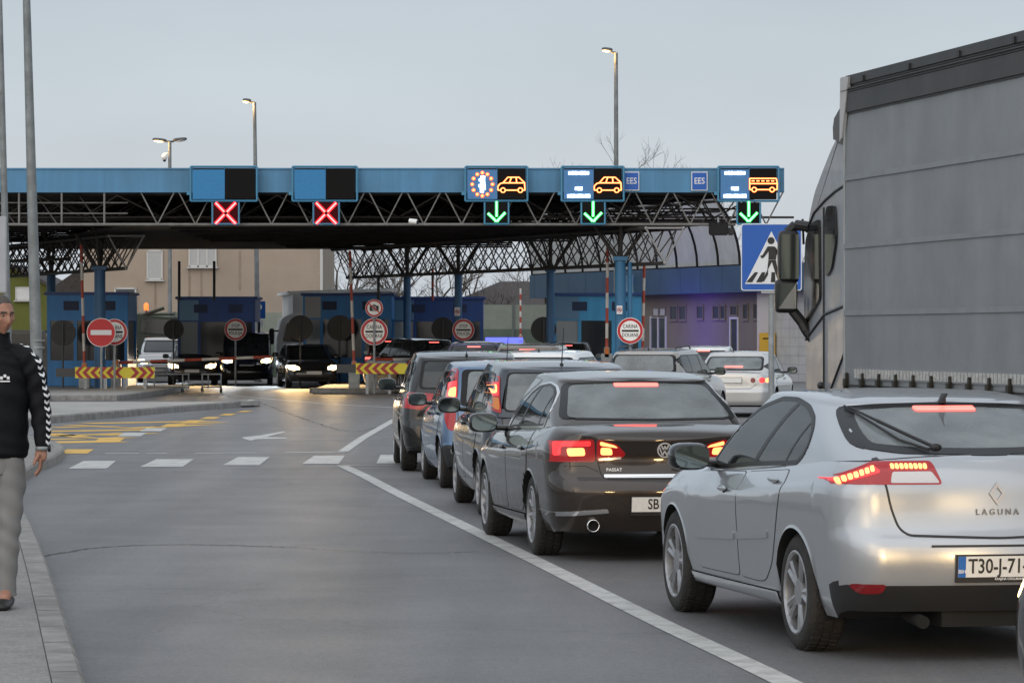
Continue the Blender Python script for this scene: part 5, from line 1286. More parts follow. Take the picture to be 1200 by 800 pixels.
t = booth(355, 459, 346, 120, 'medium blue booth with the two customs and camera signs in front', M_bth, M_bth, .21)
b = MB(); [c_.data.materials.__setitem__(0, mat('booth_panel_grey', (.30,.31,.31), .45, noise=(2,.1))) for c_ in t.children if c_.name.startswith('side_panel')]
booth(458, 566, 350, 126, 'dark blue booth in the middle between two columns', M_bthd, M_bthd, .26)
booth(648, 752, 346, 113, 'light blue booth at the right next to the customs building', M_bthl, M_bthl, .30)

M_or = mat('barrier_orange', (.52,.14,.02), .5, noise=(3,.15)); M_bred = mat('barrier_red', (.36,.055,.030), .5, noise=(4,.2)); M_bwh = mat('barrier_white', (.58,.55,.50), .5, noise=(4,.12))
def boom(px, ytop, ybase, d, label, lean=0., n=7, m1=None, m2=None, r=.045, ped=True):
    p, q = P(px, ybase, d), P(px+lean, ytop, d); t = thing('boom_barrier', label, 'barrier', (p.x, d, 0), 0, 'raised boom barriers')
    a = Vector((0,0,p.z)); e = Vector((q.x-p.x, 0, q.z)); b = MB()
    for k in range(n): b.tube(a+(e-a)*k/n, a+(e-a)*(k+1)/n, r, 10, k % 2)
    b.build('arm', [m1 or M_bred, m2 or M_bwh], t, angle=.7)
    if ped:
        b = MB(); b.box((0,.05,p.z*.5), (.34,.30,p.z)); b.box((0,.0,p.z+.03), (.16,.2,.32), mi=1); b.build('pedestal', [M_steel, M_or], t, bevel=.02)
    return t
boom(99, 287, 432, 106.5, 'raised red and white boom beside the no entry sign at the left', -4)
boom(415, 294, 430, 106, 'raised red and white boom next to the round customs sign in the middle', -5)
boom(610, 338, 398, 138, 'thin white boom with red bands standing alone before the green fence', 0, 9, M_bwh, M_bred, .04)
boom(711, 290, 414, 101, 'raised rusty red boom just left of the light blue column', 1)
boom(753, 311, 414, 108, 'raised boom right of the light blue column by the customs wall', 2)
boom(210, 306, 352, 123, 'left of two raised dark booms over the navy booth', 0, 1, M_black, M_black, .05, False)
boom(251, 306, 352, 123, 'right of two raised dark booms over the navy booth', 0, 1, M_black, M_black, .05, False)
boom(443.5, 322, 400, 118, 'slim dark raised boom by the camera sign', 0, 1, M_black, M_black, .05, False)
boom(507, 315, 352, 121, 'raised rusty boom between the two blue columns over the dark blue booth', 0, 5, M_bred, mat('barrier_brown', (.10,.06,.05), .6), .045, False)
# lowered boom
p, q = P(136, 425, 108.5), P(317, 418, 108.5); t = thing('boom_barrier', 'lowered red and white boom across the left lane', 'barrier', (p.x, 108.5, 0)); a = Vector((0,0,p.z)); e_ = Vector((q.x-p.x,0,q.z)); b = MB()
for k in range(9): b.tube(a+(e_-a)*k/9, a+(e_-a)*(k+1)/9, .05, 10, k % 2)
b.build('arm', [M_bred, M_bwh], t, angle=.7)
b = MB(); b.box((0,.05,p.z/2-.05), (.32,.3,p.z)); b.box((0,-.02,p.z), (.2,.24,.2), mi=1); b.build('pedestal', [M_steel, M_or], t, bevel=.02)
p = P(440, 421, 107); t = thing('boom_barrier', 'lowered boom above the right hand chevron board', 'barrier', (p.x, 107, 0)); b = MB()
for k in range(4): b.tube((k*.55,0,p.z), ((k+1)*.55,0,p.z), .05, 10, k % 2)
b.build('arm', [M_bred, M_bwh], t, angle=.7); b = MB(); b.box((-.1,.05,p.z/2-.05), (.3,.3,p.z)); b.build('pedestal', M_steel, t, bevel=.02)

M_yl = mat('chevron_yellow', (.72,.60,.04), .4); M_rd = mat('chevron_red', (.36,.025,.03), .4)
def chevrons(px0, px1, y0, y1, d, n, mid, label, n_left):
    x0, x1 = P(px0,0,d).x, P(px1,0,d).x; z0, z1 = P(0,y1,d).z, P(0,y0,d).z; w_, h_ = x1-x0, z1-z0
    t = thing('chevron_board', label, 'barrier board', (x0, d, 0), 0, 'red and yellow chevron boards')
    b = MB(); b.box((w_/2,.02,(z0+z1)/2), (w_,.03,h_)); b.build('backing_board', M_yl, t)
    hb = {-1: MB(), 1: MB()}; pw = w_/n; zc_ = (z0+z1)/2
    for k in range(n):
        cx = pw*(k+.5)
        if abs(k-mid) < .6: continue
        s_ = -1 if k < mid else 1; hw = pw*.27
        pts = [(cx-hw-s_*pw*.33, h_/2), (cx+hw-s_*pw*.33, h_/2), (cx+hw+s_*pw*.33, 0), (cx+hw-s_*pw*.33, -h_/2), (cx-hw-s_*pw*.33, -h_/2), (cx-hw+s_*pw*.33, 0)]
        pts = [(min(max(a_, .0), w_), c_) for a_, c_ in pts]
        hb[s_].prism(pts, (0,.002,zc_), (1,0,0), (0,0,1), .006)
    for s_ in hb: hb[s_].build('chevron_pattern', M_rd, t)
    for k in range(n_left): 
        b = MB(); x = w_*(k+.5)/n_left; b.box((x,.06,z0/2+.1), (.09,.07,z0+.2)); b.build('post', M_steel, t)
    b = MB(); b.box((w_*.5-.35,.11,zc_), (w_+.5,.05,.26)); b.build('guard_rail', mat('rail_dark', (.06,.062,.066), .5, .3), t)
chevrons(88, 181, 430, 443, 104.5, 10, 6, 'left red and yellow chevron board under the no entry sign', 4)
chevrons(417, 496, 425.5, 438, 104, 8, 5, 'right red and yellow chevron board under the customs sign', 3)

def gate(px0, px1, legs, label, d=107.5):
    x0 = P(px0,0,d).x; t = thing('wheeled_barrier', label, 'barrier', (x0, d, 0), 0, 'wheeled crowd barriers'); w_ = P(px1,0,d).x-x0
    b = MB(); b.tube((0,0,.56), (w_,0,.56), .025, 8); b.tube((0,0,.16), (w_,0,.16), .025, 8)
    for l in legs: x = P(l,0,d).x-x0; b.tube((x,0,.10), (x,0,.56), .022, 8)
    b.build('frame', M_steel, t, angle=.8)
    for l in legs[::2]:
        x = P(l,0,d).x-x0
        for s_ in (-.22, .22):
            b = MB(); b.tube((x,0,.16), (x,s_,.11), .02, 6); b.lathe([(.02,-.02),(.06,-.02),(.06,.02),(.02,.02)], (x,s_,.06), 'X', 14, 1); b.build('castor', [M_steel, M_black], t)
gate(171, 222, (172, 181, 214, 221), 'long wheeled barrier frame in front of the black saloon')
gate(236, 260, (237, 244, 259), 'short wheeled barrier frame in front of the van')

X_, Z_ = Vector((1,0,0)), Vector((0,0,1))
def disc(b, c, r, y, mi, n=36): b.prism([(r*math.cos(2*math.pi*i/n), r*math.sin(2*math.pi*i/n)) for i in range(n)], (c[0], y, c[1]), (1,0,0), (0,0,1), .004, mi)
def roundsign(px, py, rpx, d, kind, label, base=None, txt=None, group='round red rimmed signs'):
    p = P(px, py, d); r = rpx*d/F; t = thing('road_sign', label, 'sign', (p.x, d, 0), 0, group)
    b = MB(); b.tube((0,.05,0), (0,.05,p.z+r*.9), .035, 10); b.build('post', M_steel, t, angle=.7)
    b = MB(); b.lathe([(.001,.018),(r,.018),(r,.0),(r*.97,-.004)], (0,0,p.z), 'Y', 36, 1)
    disc(b, (0,p.z), r*.99, -.002, 2); disc(b, (0,p.z), r*.955, -.007, 0)
    if kind != 'entry': disc(b, (0,p.z), r*.76, -.012, 2)
    b.build('sign_plate', [M_sred, M_grey_back, M_swht], t)
    y = -.0165
    b = MB()
    if kind == 'entry': b.prism(rpoly([(-r*.72,-r*.17),(r*.72,-r*.17),(r*.72,r*.17),(-r*.72,r*.17)], .02), (0,-.0115,p.z), (1,0,0), (0,0,1), .005, 1)
    elif kind == 'text':
        b.prism([(-r*.64,-r*.075),(r*.64,-r*.075),(r*.64,r*.075),(-r*.64,r*.075)], (0,y,p.z), (1,0,0), (0,0,1), .004)
        text_mesh(txt[0], r*.40, b, (0,y,p.z+r*.33), X_, Z_, .004, squeeze=.72, spacing=1.1); text_mesh(txt[1], r*.40, b, (0,y,p.z-r*.33), X_, Z_, .004, squeeze=.72, spacing=1.05)
    elif kind == 'camera':
        b.prism(rpoly([(-r*.5,-r*.32),(r*.5,-r*.32),(r*.5,r*.28),(r*.2,r*.28),(r*.14,r*.40),(-r*.14,r*.40),(-r*.2,r*.28),(-r*.5,r*.28)], .02), (0,y,p.z), (1,0,0), (0,0,1), .003)
        ring(b, Vector((0,y-.004,p.z)), X_, Z_, None, r*.22, r*.06, 1, 18, .003)
        bars(b, Vector((0,y-.008,p.z)), X_, Z_, [(-r*.62,r*.52,r*.62,-r*.52)], r*.13, 2, .004)
    b.build('symbol', [M_blk, M_pw, M_sred], t)
    return t
CAR = ('CARINA', 'DOUANE'); POL = ('STOP', 'POLICIJA')
roundsign(134, 389, 15.5, 104.2, 'text', 'round customs sign half hidden behind the no entry sign', txt=CAR)
roundsign(118.5, 389.5, 17, 103.6, 'entry', 'red no entry sign with a white bar, left of the lanes')
roundsign(438.5, 388.5, 16, 104.6, 'text', 'round CARINA DOUANE sign under the crossed out camera sign', txt=CAR)
roundsign(438.5, 361, 10.5, 104.5, 'camera', 'small round sign with a crossed out camera')
roundsign(543, 386.5, 13, 116, 'text', 'round STOP POLICIJA sign in front of the dark blue booth', txt=POL)
roundsign(738.5, 387.5, 15.5, 98.9, 'text', 'round CARINA DOUANE sign in front of the light blue booth', txt=CAR)
roundsign(276, 386, 13, 120, 'text', 'round STOP POLICIJA sign partly behind the black van', txt=POL)
for px, py, lab in ((536, 365, 'small no photography plate on the middle column'), (726, 363, 'small no photography plate on the light blue column')):
    d = 116.2 if px < 600 else 99.2; p = P(px, py, d); t = thing('notice_plate', lab, 'sign', (p.x, d, p.z), 0, 'small no photography plates'); s_ = 3.3*d/F
    b = MB(); b.box((0,0,0), (s_*2,.02,s_*3)); b.build('sign_plate', M_pw, t)
    b = MB(); ring(b, Vector((0,-.011,0)), X_, Z_, None, s_*.85, s_*.2, 0, 20, .004); b.prism([(-s_*.4,-s_*.25),(s_*.4,-s_*.25),(s_*.4,s_*.25),(-s_*.4,s_*.25)], (0,-.011,0), (1,0,0), (0,0,1), .003, 1); bars(b, Vector((0,-.014,0)), X_, Z_, [(-s_*.55,s_*.55,s_*.55,-s_*.55)], s_*.16, 0, .003); b.build('symbol', [M_sred, M_blk], t)
for px, py, rp_, d, lab in ((74,390,15,106.8,'dark back of a round sign in front of the bright blue booth'), (203.5,386,12,121.5,'dark round sign back at the left corner of the navy booth'), (352,384,15,116,'dark round sign back in front of the white box lorry'), (398,384,15,117.5,'dark round sign back in front of the medium blue booth'), (519,385,13.5,118,'dark round sign back left of the STOP sign'), (637,386,15,112,'dark round sign back at the left corner of the light blue booth')):
    p = P(px, py, d); r = rp_*d/F; t = thing('road_sign', lab, 'sign', (p.x, d, 0), 0, 'round signs seen from behind')
    b = MB(); b.lathe([(.001,-.012),(r*.98,-.012),(r,0),(r,.012),(.001,.012)], (0,0,p.z), 'Y', 32); b.box((0,-.03,p.z+r*.4), (r*1.2,.03,.05)); b.box((0,-.03,p.z-r*.4), (r*1.2,.03,.05)); b.build('sign_plate', mat('sign_back_dark', (.022,.023,.025), .55), t)
    b = MB(); b.tube((0,-.06,0), (0,-.06,p.z+r*.8), .032, 8); b.build('post', mat('post_dark', (.05,.052,.055), .5, .3), t, angle=.7)
# parking sign
d = 130; p = P(303, 363, d); t = thing('road_sign', 'blue parking sign with a white P above a small white plate', 'sign', (p.x, d, 0))
b = MB(); b.tube((0,.05,0), (0,.05,p.z+.3), .035, 8); b.build('post', M_steel, t)
b = MB(); b.box((0,0,p.z), (.52,.03,.66)); b.build('sign_plate', M_eblu, t); b = MB(); text_mesh('P', .55, b, (0,-.018,p.z), X_, Z_, .006); b.build('lettering', M_pw, t)
b = MB(); b.box((0,0,p.z-.52), (.36,.03,.26)); b.build('lower_plate', M_pw, t)

# pedestrian crossing sign
d = 50.; x0, x1 = P(868.5,0,d).x, P(939.5,0,d).x; z0, z1 = P(0,340.5,d).z, P(0,262,d).z; w_ = x1-x0; h_ = z1-z0; cx = (x0+x1)/2
t = thing('road_sign', 'large blue pedestrian crossing sign on a grey post beside the lorry cab', 'sign', (cx, d, 0), R(-4))
b = MB(); b.tube((0.0,.06,0), (0.0,.06,z1-.1), .045, 12); b.build('post', M_steel, t, angle=.7)
b = MB(); b.prism(rpoly([(-w_/2,0),(w_/2,0),(w_/2,h_),(-w_/2,h_)], .04), (0,.02,z0), (1,0,0), (0,0,1), .022, 0); b.prism(rpoly([(-w_/2+.014,.014),(w_/2-.014,.014),(w_/2-.014,h_-.014),(-w_/2+.014,h_-.014)], .035), (0,-.0025,z0), (1,0,0), (0,0,1), .003, 1)
b.prism([(-w_*.435,h_*.10),(w_*.435,h_*.10),(0,h_*.885)], (0,-.006,z0), (1,0,0), (0,0,1), .003, 0); b.build('sign_plate', [M_pw, M_eblu], t)
b = MB(); b.prism(rpoly([(-.25,-.035),(.25,-.035),(.25,-.0),(-.25,-.0)], .005), (.1,.02,z0-.005), (1,0,0), (0,0,1), .03); b.build('lower_bracket', M_grey_back, t)
b = MB(); o_ = Vector((0,-.0095,z0))
for k, xx in enumerate((-.31,-.165,.03,.14,.25,.335)):
    sk = -xx*.28; wv = .040; b.prism([(xx-wv+(-.02 if xx < 0 else .0),h_*.125),(xx+wv-.01,h_*.125),(xx+wv-.01+sk,h_*.275),(xx-wv+.02+sk,h_*.275)] if xx < .3 else [(xx-.03,h_*.125),(xx+.03,h_*.125),(xx-.015,h_*.20),(xx-.045,h_*.20)], o_, X_, Z_, .003)
b.prism([(-.005+.052*math.cos(a), h_*.745+.052*math.sin(a)) for a in [2*math.pi*i/20 for i in range(20)]], o_, X_, Z_, .003)
for poly in ([(-.055,h_*.66),(.045,h_*.66),(.085,h_*.60),(.065,h_*.46),(-.045,h_*.46),(-.04,h_*.58)], [(-.055,h_*.66),(-.13,h_*.53),(-.165,h_*.54-.02),(-.14,h_*.50-.02),(-.105,h_*.50),(-.03,h_*.60)], [(.06,h_*.65),(.12,h_*.55),(.19,h_*.50),(.175,h_*.475),(.10,h_*.51),(.06,h_*.57)], [(-.045,h_*.455),(.02,h_*.455),(-.06,h_*.30),(-.13,h_*.17),(-.17,h_*.18),(-.175,h_*.15),(-.11,h_*.135),(-.05,h_*.24)], [(.0,h_*.455),(.065,h_*.455),(.095,h_*.31),(.14,h_*.19),(.12,h_*.16),(.09,h_*.17),(.045,h_*.30)]):
    b.prism(poly, o_-Vector((0,.0032,0)), X_, Z_, .003)
b.build('symbol', M_blk, t)

# ------------------------------------------------------------------ lamp posts
M_lit = mat('street_lamp_lit', (1,.8,.5), .3, emit=(1,.58,.22), es=4); M_lamp = mat('lamp_housing', (.10,.105,.11), .5, .4); M_pole = mat('pole_galvanised', (.22,.235,.24), .55, .3, noise=(2.5,.2), dirt=((.08,.085,.08), .6, 2.2))
def pole(px, ytop, d, label, base_r, top_r, lean=0., z0=0., heads=(), name='street_lamp', cat='street lamp', group='street lamps'):
    p = P(px, ytop, d); t = thing(name, label, cat, (p.x, d, z0), 0, group); hz = p.z-z0
    b = MB(); b.tube((0,0,0), (lean,0,hz), base_r, 14, r2=top_r); b.lathe([(base_r*1.5,0),(base_r*1.5,.06),(base_r,.08)], (0,0,0), 'Z', 14); b.build('pole', M_pole, t, angle=.7)
    for (sx_, ln, lit, up) in heads:
        b = MB(); b.tube((lean,0,hz), (lean+sx_*.18,0,hz+up*.3), .04, 8); b.ellip((lean+sx_*(.12+ln/2),-.02,hz+.07+up), (ln/2,.16,.075), e=.7, n=16, m=8, M=Matrix.Rotation(-sx_*.10, 3, 'Y')); h_ = b.build('lamp_head', M_lamp, t, angle=.9)
        b = MB(); b.ellip((lean+sx_*(.16+ln/2),-.05,hz+.02+up), (ln*.36,.13,.05), n=14, m=6, M=Matrix.Rotation(-sx_*.10, 3, 'Y')); b.build('lamp_glass', M_lit if lit else M_clear, h_, smooth=True)
        if lit:
            l = bpy.data.lights.new('street_light', 'POINT'); l.energy = 45; l.color = (1,.55,.2); l.shadow_soft_size = .1; o = bpy.data.objects.new('street_light', l); COL.objects.link(o); o.parent = t; o.location = (lean+sx_*(.16+ln/2), -.12, hz-.10)
    return t
pole(302.5, 120, 132, 'tall street lamp with one lit head behind the leftmost lane display', .11, .065, -.14, heads=((-1,.34,True,0),))
t = pole(199, 166, 145, 'short mast with two flat floodlights, the left one lit', .10, .07, 0, heads=((-1,.62,True,0), (1,.62,False,.02)), name='floodlight_mast', cat='floodlight', group=None)
b = MB(); b.ellip((-.22,-.05,P(0,184,145).z), (.12,.12,.16)); b.tube((-.22,0,P(0,180,145).z), (0,0,P(0,180,145).z), .03); b.ellip((-.22,-.06,P(0,188,145).z), (.07,.07,.07), mi=1); b.build('camera', [M_white, M_black], t, smooth=True)
pole(722.5, 62, 128, 'tallest street lamp with a lit head rising behind the canopy', .12, .07, -.02, heads=((-1,.42,True,.05),))
ta = pole(44.5, -70, 73, 'thick grey lamp post standing on the traffic island', .135, .075, -.28, z0=.15, heads=(), group='bare posts at the left edge')
b = MB(); b.box((0,-.02,.5), (.285,.285,.95)); b.build('base_sleeve', mat('sleeve_dark', (.07,.075,.08), .6), ta, bevel=.03)
b = MB(); 
for zz in (.9, 1.35, 1.5): b.tube((0,0,zz), (0,0,zz+.025), .145, 14)
b.build('clamp_band', M_steel, ta)
tb = pole(11, -70, 78, 'thinner grey post at the far left behind the walking man', .095, .06, -.26, z0=.15, heads=(), group='bare posts at the left edge')
b = MB(); b.box((-.22,-.05,P(0,306,78).z), (.34,.12,1.75)); b.build('sign_panel', mat('panel_grey', (.34,.35,.37), .5, noise=(2,.1)), tb, bevel=.02)

p = P(480, 259, 97.7); t = thing('security_camera', 'small white camera on the bottom chord of the canopy, right of the middle', 'camera', p)
b = MB(); b.tube((0,-.02,0), (.22,-.10,-.03), .075, 12); b.tube((.22,-.10,-.03), (.25,-.11,-.034), .06, 12, mi=1); b.build('camera_body', [M_white, M_black], t, angle=.7)
b = MB(); b.tube((.08,-.02,.02), (.08,.25,.03), .03, 8); b.build('bracket', M_steel, t)
p = P(842, 268, 97.8); t = thing('floodlight', 'dark floodlight box hanging from the right end of the bottom chord', 'floodlight', p)
b = MB(); b.box((0,0,0), (.55,.3,.34), M=Matrix.Rotation(.25, 3, 'X')); b.box((.35,0,-.08), (.18,.2,.22)); b.build('lamp_housing', M_black, t, bevel=.03)
b = MB(); b.tube((0,0,.1), (0,.15,.32), .03, 8); b.build('bracket', M_steel, t)
# ------------------------------------------------------------------ buildings and fences behind
M_plast = mat('plaster_beige', (.36,.295,.235), .9, noise=(.6,.07), dirt=((.24,.20,.165), .45, .5)); M_trim = mat('window_trim', (.52,.52,.51), .6)
G_win = mat('window_glass', (.05,.06,.07), .1, ior=1.6); G_blind = mat('window_blind', (.40,.41,.41), .7, noise=(8,.05))
M_rooft = mat('roof_tile_dark', (.055,.048,.046), .85, noise=(6,.25))
def window(b_par, x0, x1, z0, z1, y, inv, glass, split=1):
    b = MB(); b.box(((x0+x1)/2,y-.02,(z0+z1)/2), (x1-x0,.10,z1-z0)); o = b.build('window', glass, b_par); o.matrix_parent_inverse = inv
    f = MB(); t_ = .07
    for k in range(split+1): f.box((x0+(x1-x0)*k/split, y-.05, (z0+z1)/2), (t_, .08, z1-z0+t_))
    for z in (z0, z1): f.box(((x0+x1)/2, y-.052, z), (x1-x0, .076, t_))
    f.box(((x0+x1)/2, y-.10, z0-.07), (x1-x0+.2, .2, .05)); f.build('frame', M_trim, o)
d = 150; x0, x1 = P(98,0,d).x, P(378,0,d).x
t = thing('house', 'large beige plastered house seen under the canopy at the left', 'house', ((x0+x1)/2, d, 0)); inv = Matrix.Translation((-(x0+x1)/2, -d, 0))
b = MB(); b.box(((x0+x1)/2,d+5,3.7), (x1-x0,10,7.4)); o = b.build('wall', M_plast, t); o.matrix_parent_inverse = inv
b = MB(); b.box((x1-.05,d-.02,3.5), (.12,.08,7.0)); o = b.build('downpipe', M_trim, t); o.matrix_parent_inverse = inv
b = MB(); b.prism([(x0-.5,7.35),(x1+.5,7.35),((x0+x1)/2,9.0)], (0,d-.5,0), (1,0,0), (0,0,1), -11); o = b.build('roof', M_rooft, t); o.matrix_parent_inverse = inv
pz = lambda y: P(0,y,d).z
window(t, P(173,0,d).x, P(190,0,d).x, pz(327), pz(294), d, inv, G_blind)
window(t, P(222,0,d).x, P(253,0,d).x, pz(312), pz(290), d, inv, G_blind, 3)
window(t, P(135,0,d).x, P(159,0,d).x, pz(368), pz(338), d, inv, G_win)
b = MB()
for px, a, c in ((182,328,375), (222,314,372), (236,313,350), (281,294,340)): b.box((P(px,0,d).x, d-.004, (pz(a)+pz(c))/2), (.10,.012,pz(a)-pz(c)))
o = b.build('rain_stain', mat('plaster_stain', (.27,.215,.17), .9, noise=(1.5,.2)), t); o.matrix_parent_inverse = inv
d = 168; x0, x1 = P(-40,0,d).x, P(78,0,d).x
t = thing('house', 'olive yellow house with a white shuttered window at the far left', 'house', ((x0+x1)/2, d, 0)); inv = Matrix.Translation((-(x0+x1)/2, -d, 0))
M_olive = mat('plaster_olive', (.125,.135,.03), .9, noise=(.7,.1)); z1 = P(0,322,d).z
b = MB(); b.prism([(x0,0),(x1,0),(x1,z1-1.0),(x1-2.6,z1+.3),(x0,z1+.3)], (0,d,0), (1,0,0), (0,0,1), -8); o = b.build('wall', M_olive, t); o.matrix_parent_inverse = inv
b = MB(); b.prism([(x0-.3,z1+.32),(x1-2.6,z1+.32),(x1+.3,z1-1.15),(x1+.3,z1-1.0),(x1-2.55,z1+.5),(x0-.3,z1+.5)], (0,d-.4,0), (1,0,0), (0,0,1), -9); o = b.build('roof', M_rooft, t); o.matrix_parent_inverse = inv
window(t, P(19,0,d).x, P(42,0,d).x, P(0,351,d).z, P(0,337,d).z, d, inv, mat('shutter_white', (.62,.62,.62), .6, noise=(9,.05)))
d = 160; t = thing('house', 'low house with a dark tiled roof between the olive and the beige house', 'house', (P(100,0,d).x, d, 0))
b = MB(); b.box((0,4,1.9), (3.2,8,3.8)); b.build('wall', mat('plaster_grey', (.22,.21,.2), .9, noise=(1,.1)), t)
b = MB(); b.prism([(-2.0,3.7),(2.4,3.7),(2.2,4.9),(-.2,4.95)], (0,-.3,0), (1,0,0), (0,0,1), -8); b.build('roof', M_rooft, t)
b = MB(); b.box((-.5,-.01,4.0), (1.4,.1,.14)); b.build('gutter', M_trim, t)
d = 182; t = thing('house', 'house with a wide dark hipped roof behind the right green fence', 'house', (P(612,0,d).x, d, 0))
b = MB(); b.box((0,5,1.5), (7,9,3.0)); b.build('wall', mat('plaster_grey'), t)
b = MB(); z_ = P(0,328,d).z; zb2 = P(0,362,d).z; b.add([(-4.6,0,zb2),(4.6,0,zb2),(4.6,10,zb2),(-4.6,10,zb2),(-1.2,5,z_),(1.2,5,z_)], [(0,1,5,4),(1,2,5),(2,3,4,5),(3,0,4),(0,3,2,1)]); b.build('roof', M_rooft, t)
# noise barriers
def nfence(pxa, pxb, d, ytop, label, post=1.7):
    xa, xb = P(pxa,0,d).x, P(pxb,0,d).x; z1 = P(0,ytop,d).z; t = thing('noise_barrier', label, 'fence', ((xa+xb)/2, d, 0), 0, 'green banded fences'); w_ = xb-xa
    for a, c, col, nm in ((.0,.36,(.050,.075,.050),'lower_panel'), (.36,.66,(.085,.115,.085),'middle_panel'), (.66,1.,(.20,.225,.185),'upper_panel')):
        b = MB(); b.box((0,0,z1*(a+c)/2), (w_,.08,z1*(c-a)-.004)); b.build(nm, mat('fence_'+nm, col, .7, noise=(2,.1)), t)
    k = 0
    while k*post < w_:
        b = MB(); b.box((-w_/2+k*post,-.06,z1/2), (.09,.1,z1+.05)); b.build('post', mat('fence_post', (.10,.12,.11), .6), t); k += 1
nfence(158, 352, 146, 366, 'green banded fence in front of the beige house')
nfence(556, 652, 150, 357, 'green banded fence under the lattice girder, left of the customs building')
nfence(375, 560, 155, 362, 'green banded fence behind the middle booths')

# ------------------------------------------------------------------ customs building with barrel roof
A0 = Vector((2.03,156,0)); U = Vector((7.15,-19,0)).normalized(); N = Vector((U.y, -U.x, 0))
def WP(s, out, z): return A0+U*s+N*out+Vector((0,0,z))
def s_of(px, out=0.): k = (px-600)/F; a = A0+N*out; return (k*a.y-a.x)/(U.x-k*U.y)
def z_of(px, py, out=0.): q = WP(s_of(px,out), out, 0); return CH-(py-HZ)*q.y/F
CU = thing('customs_building', 'long customs building with a blue fascia and a dirty pale barrel roof', 'building', WP(10,0,0)); cinv = Matrix.Translation(-WP(10,0,0))
MU = Matrix((U, N, Vector((0,0,1)))).transposed()
def cb(b, name, m, par=CU, **k):
    o = b.build(name, m, par, **k)
    if par is CU: o.matrix_parent_inverse = cinv
    return o
def wbox(b, s0, s1, o0, o1, z0, z1, mi=0): b.box(WP((s0+s1)/2,(o0+o1)/2,(z0+z1)/2), (s1-s0, o1-o0, z1-z0), M=MU, mi=mi)
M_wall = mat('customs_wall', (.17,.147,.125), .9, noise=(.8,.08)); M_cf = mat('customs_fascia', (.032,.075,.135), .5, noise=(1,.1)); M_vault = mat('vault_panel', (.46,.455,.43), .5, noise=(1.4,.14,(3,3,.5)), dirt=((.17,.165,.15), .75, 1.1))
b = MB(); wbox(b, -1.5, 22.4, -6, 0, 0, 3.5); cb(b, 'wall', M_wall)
b = MB(); wbox(b, 22.4, 23.7, -6, .25, 0, 3.5); cb(b, 'pilaster', mat('pilaster_pale', (.52,.49,.45), .8))
b = MB(); wbox(b, 23.7, 30, -6, .05, 0, 3.5)
for k in range(9): wbox(b, 23.7, 30, .048, .056, .3+k*.35, .315+k*.35, 1)
for k in range(7): wbox(b, 24.2+k*.8, 24.215+k*.8, .048, .056, 0, 3.5, 1)
cb(b, 'block_wall', [mat('block_pale', (.46,.46,.46), .85, noise=(2,.08)), mat('block_joint', (.30,.30,.30), .9)])
b = MB(); wbox(b, -1.6, 30, -6, .7, 3.5, 4.56)
for k in range(14): wbox(b, -1+k*2.1, -.98+k*2.1, .698, .706, 3.5, 4.56, 1)
cb(b, 'fascia', [M_cf, mat('customs_fascia_joint', (.03,.07,.13), .5)])
rows = []; ribs = MB(); H_, D_ = 3.6, 3.4
arc = [(.55+D_*(1-math.cos(a)), 4.56+H_*math.sin(a)) for a in [math.pi/2*i/12 for i in range(13)]]
ss = [-1.6+k*2.1 for k in range(12)]
nt = M_vault.node_tree; tb = nt.nodes.new('ShaderNodeBsdfTranslucent'); tb.inputs[0].default_value = (.55,.545,.52,1); mx = nt.nodes.new('ShaderNodeMixShader'); mx.inputs[0].default_value = .5; nt.links.new(nt.nodes['Principled BSDF'].outputs[0], mx.inputs[1]); nt.links.new(tb.outputs[0], mx.inputs[2]); nt.links.new(mx.outputs[0], nt.nodes['Material Output'].inputs['Surface'])
b = MB(); b.grid([[WP(s, o, z) for o, z in arc] for s in [ss[0]+(ss[-1]-ss[0])*i/44 for i in range(45)]])
cb(b, 'barrel_roof', M_vault, angle=.6)
for s in ss: ribs.path([WP(s, o+.03, z) for i, (o, z) in enumerate(arc)], .055, 6)
for i in (0, 5, 12): ribs.tube(WP(ss[0], arc[i][0]+.02, arc[i][1]), WP(ss[-1], arc[i][0]+.02, arc[i][1]), .06, 6)
cb(ribs, 'roof_rib', M_dk)
zoom = lambda a, c: (740+a/4.445, 240+c/4.445)
for a0, a1, c0, c1, gm in ((115,143,540,575,G_blind), (150,178,540,575,G_blind), (205,240,530,595,G_win), (252,285,530,595,G_win), (345,376,530,590,G_win), (428,458,528,590,G_win), (468,490,528,590,G_win), (520,552,530,572,G_win), (585,608,520,592,G_win), (640,664,518,590,G_win)):
    p0, p1 = zoom(a0, c0), zoom(a1, c1); s0, s1 = s_of(p0[0]), s_of(p1[0]); z1, z0 = z_of(*p0), z_of(p0[0], p1[1])
    b = MB(); wbox(b, s0, s1, -.05, .012, z0, z1); o = cb(b, 'window', gm); f = MB()
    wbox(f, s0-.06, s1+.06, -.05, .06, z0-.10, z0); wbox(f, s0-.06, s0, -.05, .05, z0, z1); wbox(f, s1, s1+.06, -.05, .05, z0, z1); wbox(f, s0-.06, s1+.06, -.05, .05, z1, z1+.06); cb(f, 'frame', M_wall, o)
for a0, a1, c0 in ((105,180,590), (520,556,595)):
    p0 = zoom(a0, c0); s0, s1 = s_of(p0[0]), s_of(zoom(a1,0)[0]); z1 = z_of(*p0)
    b = MB(); wbox(b, s0, s1, -.05, .012, .1, z1); o = cb(b, 'door', G_win); f = MB(); wbox(f, s0-.08, s0, -.05, .06, .1, z1); wbox(f, s1, s1+.08, -.05, .06, .1, z1); wbox(f, s0-.08, s1+.08, -.05, .06, z1, z1+.08)
    if a1-a0 > 50: wbox(f, (s0+s1)/2-.04, (s0+s1)/2+.04, -.05, .06, .1, z1)
    cb(f, 'frame', M_trim, o)
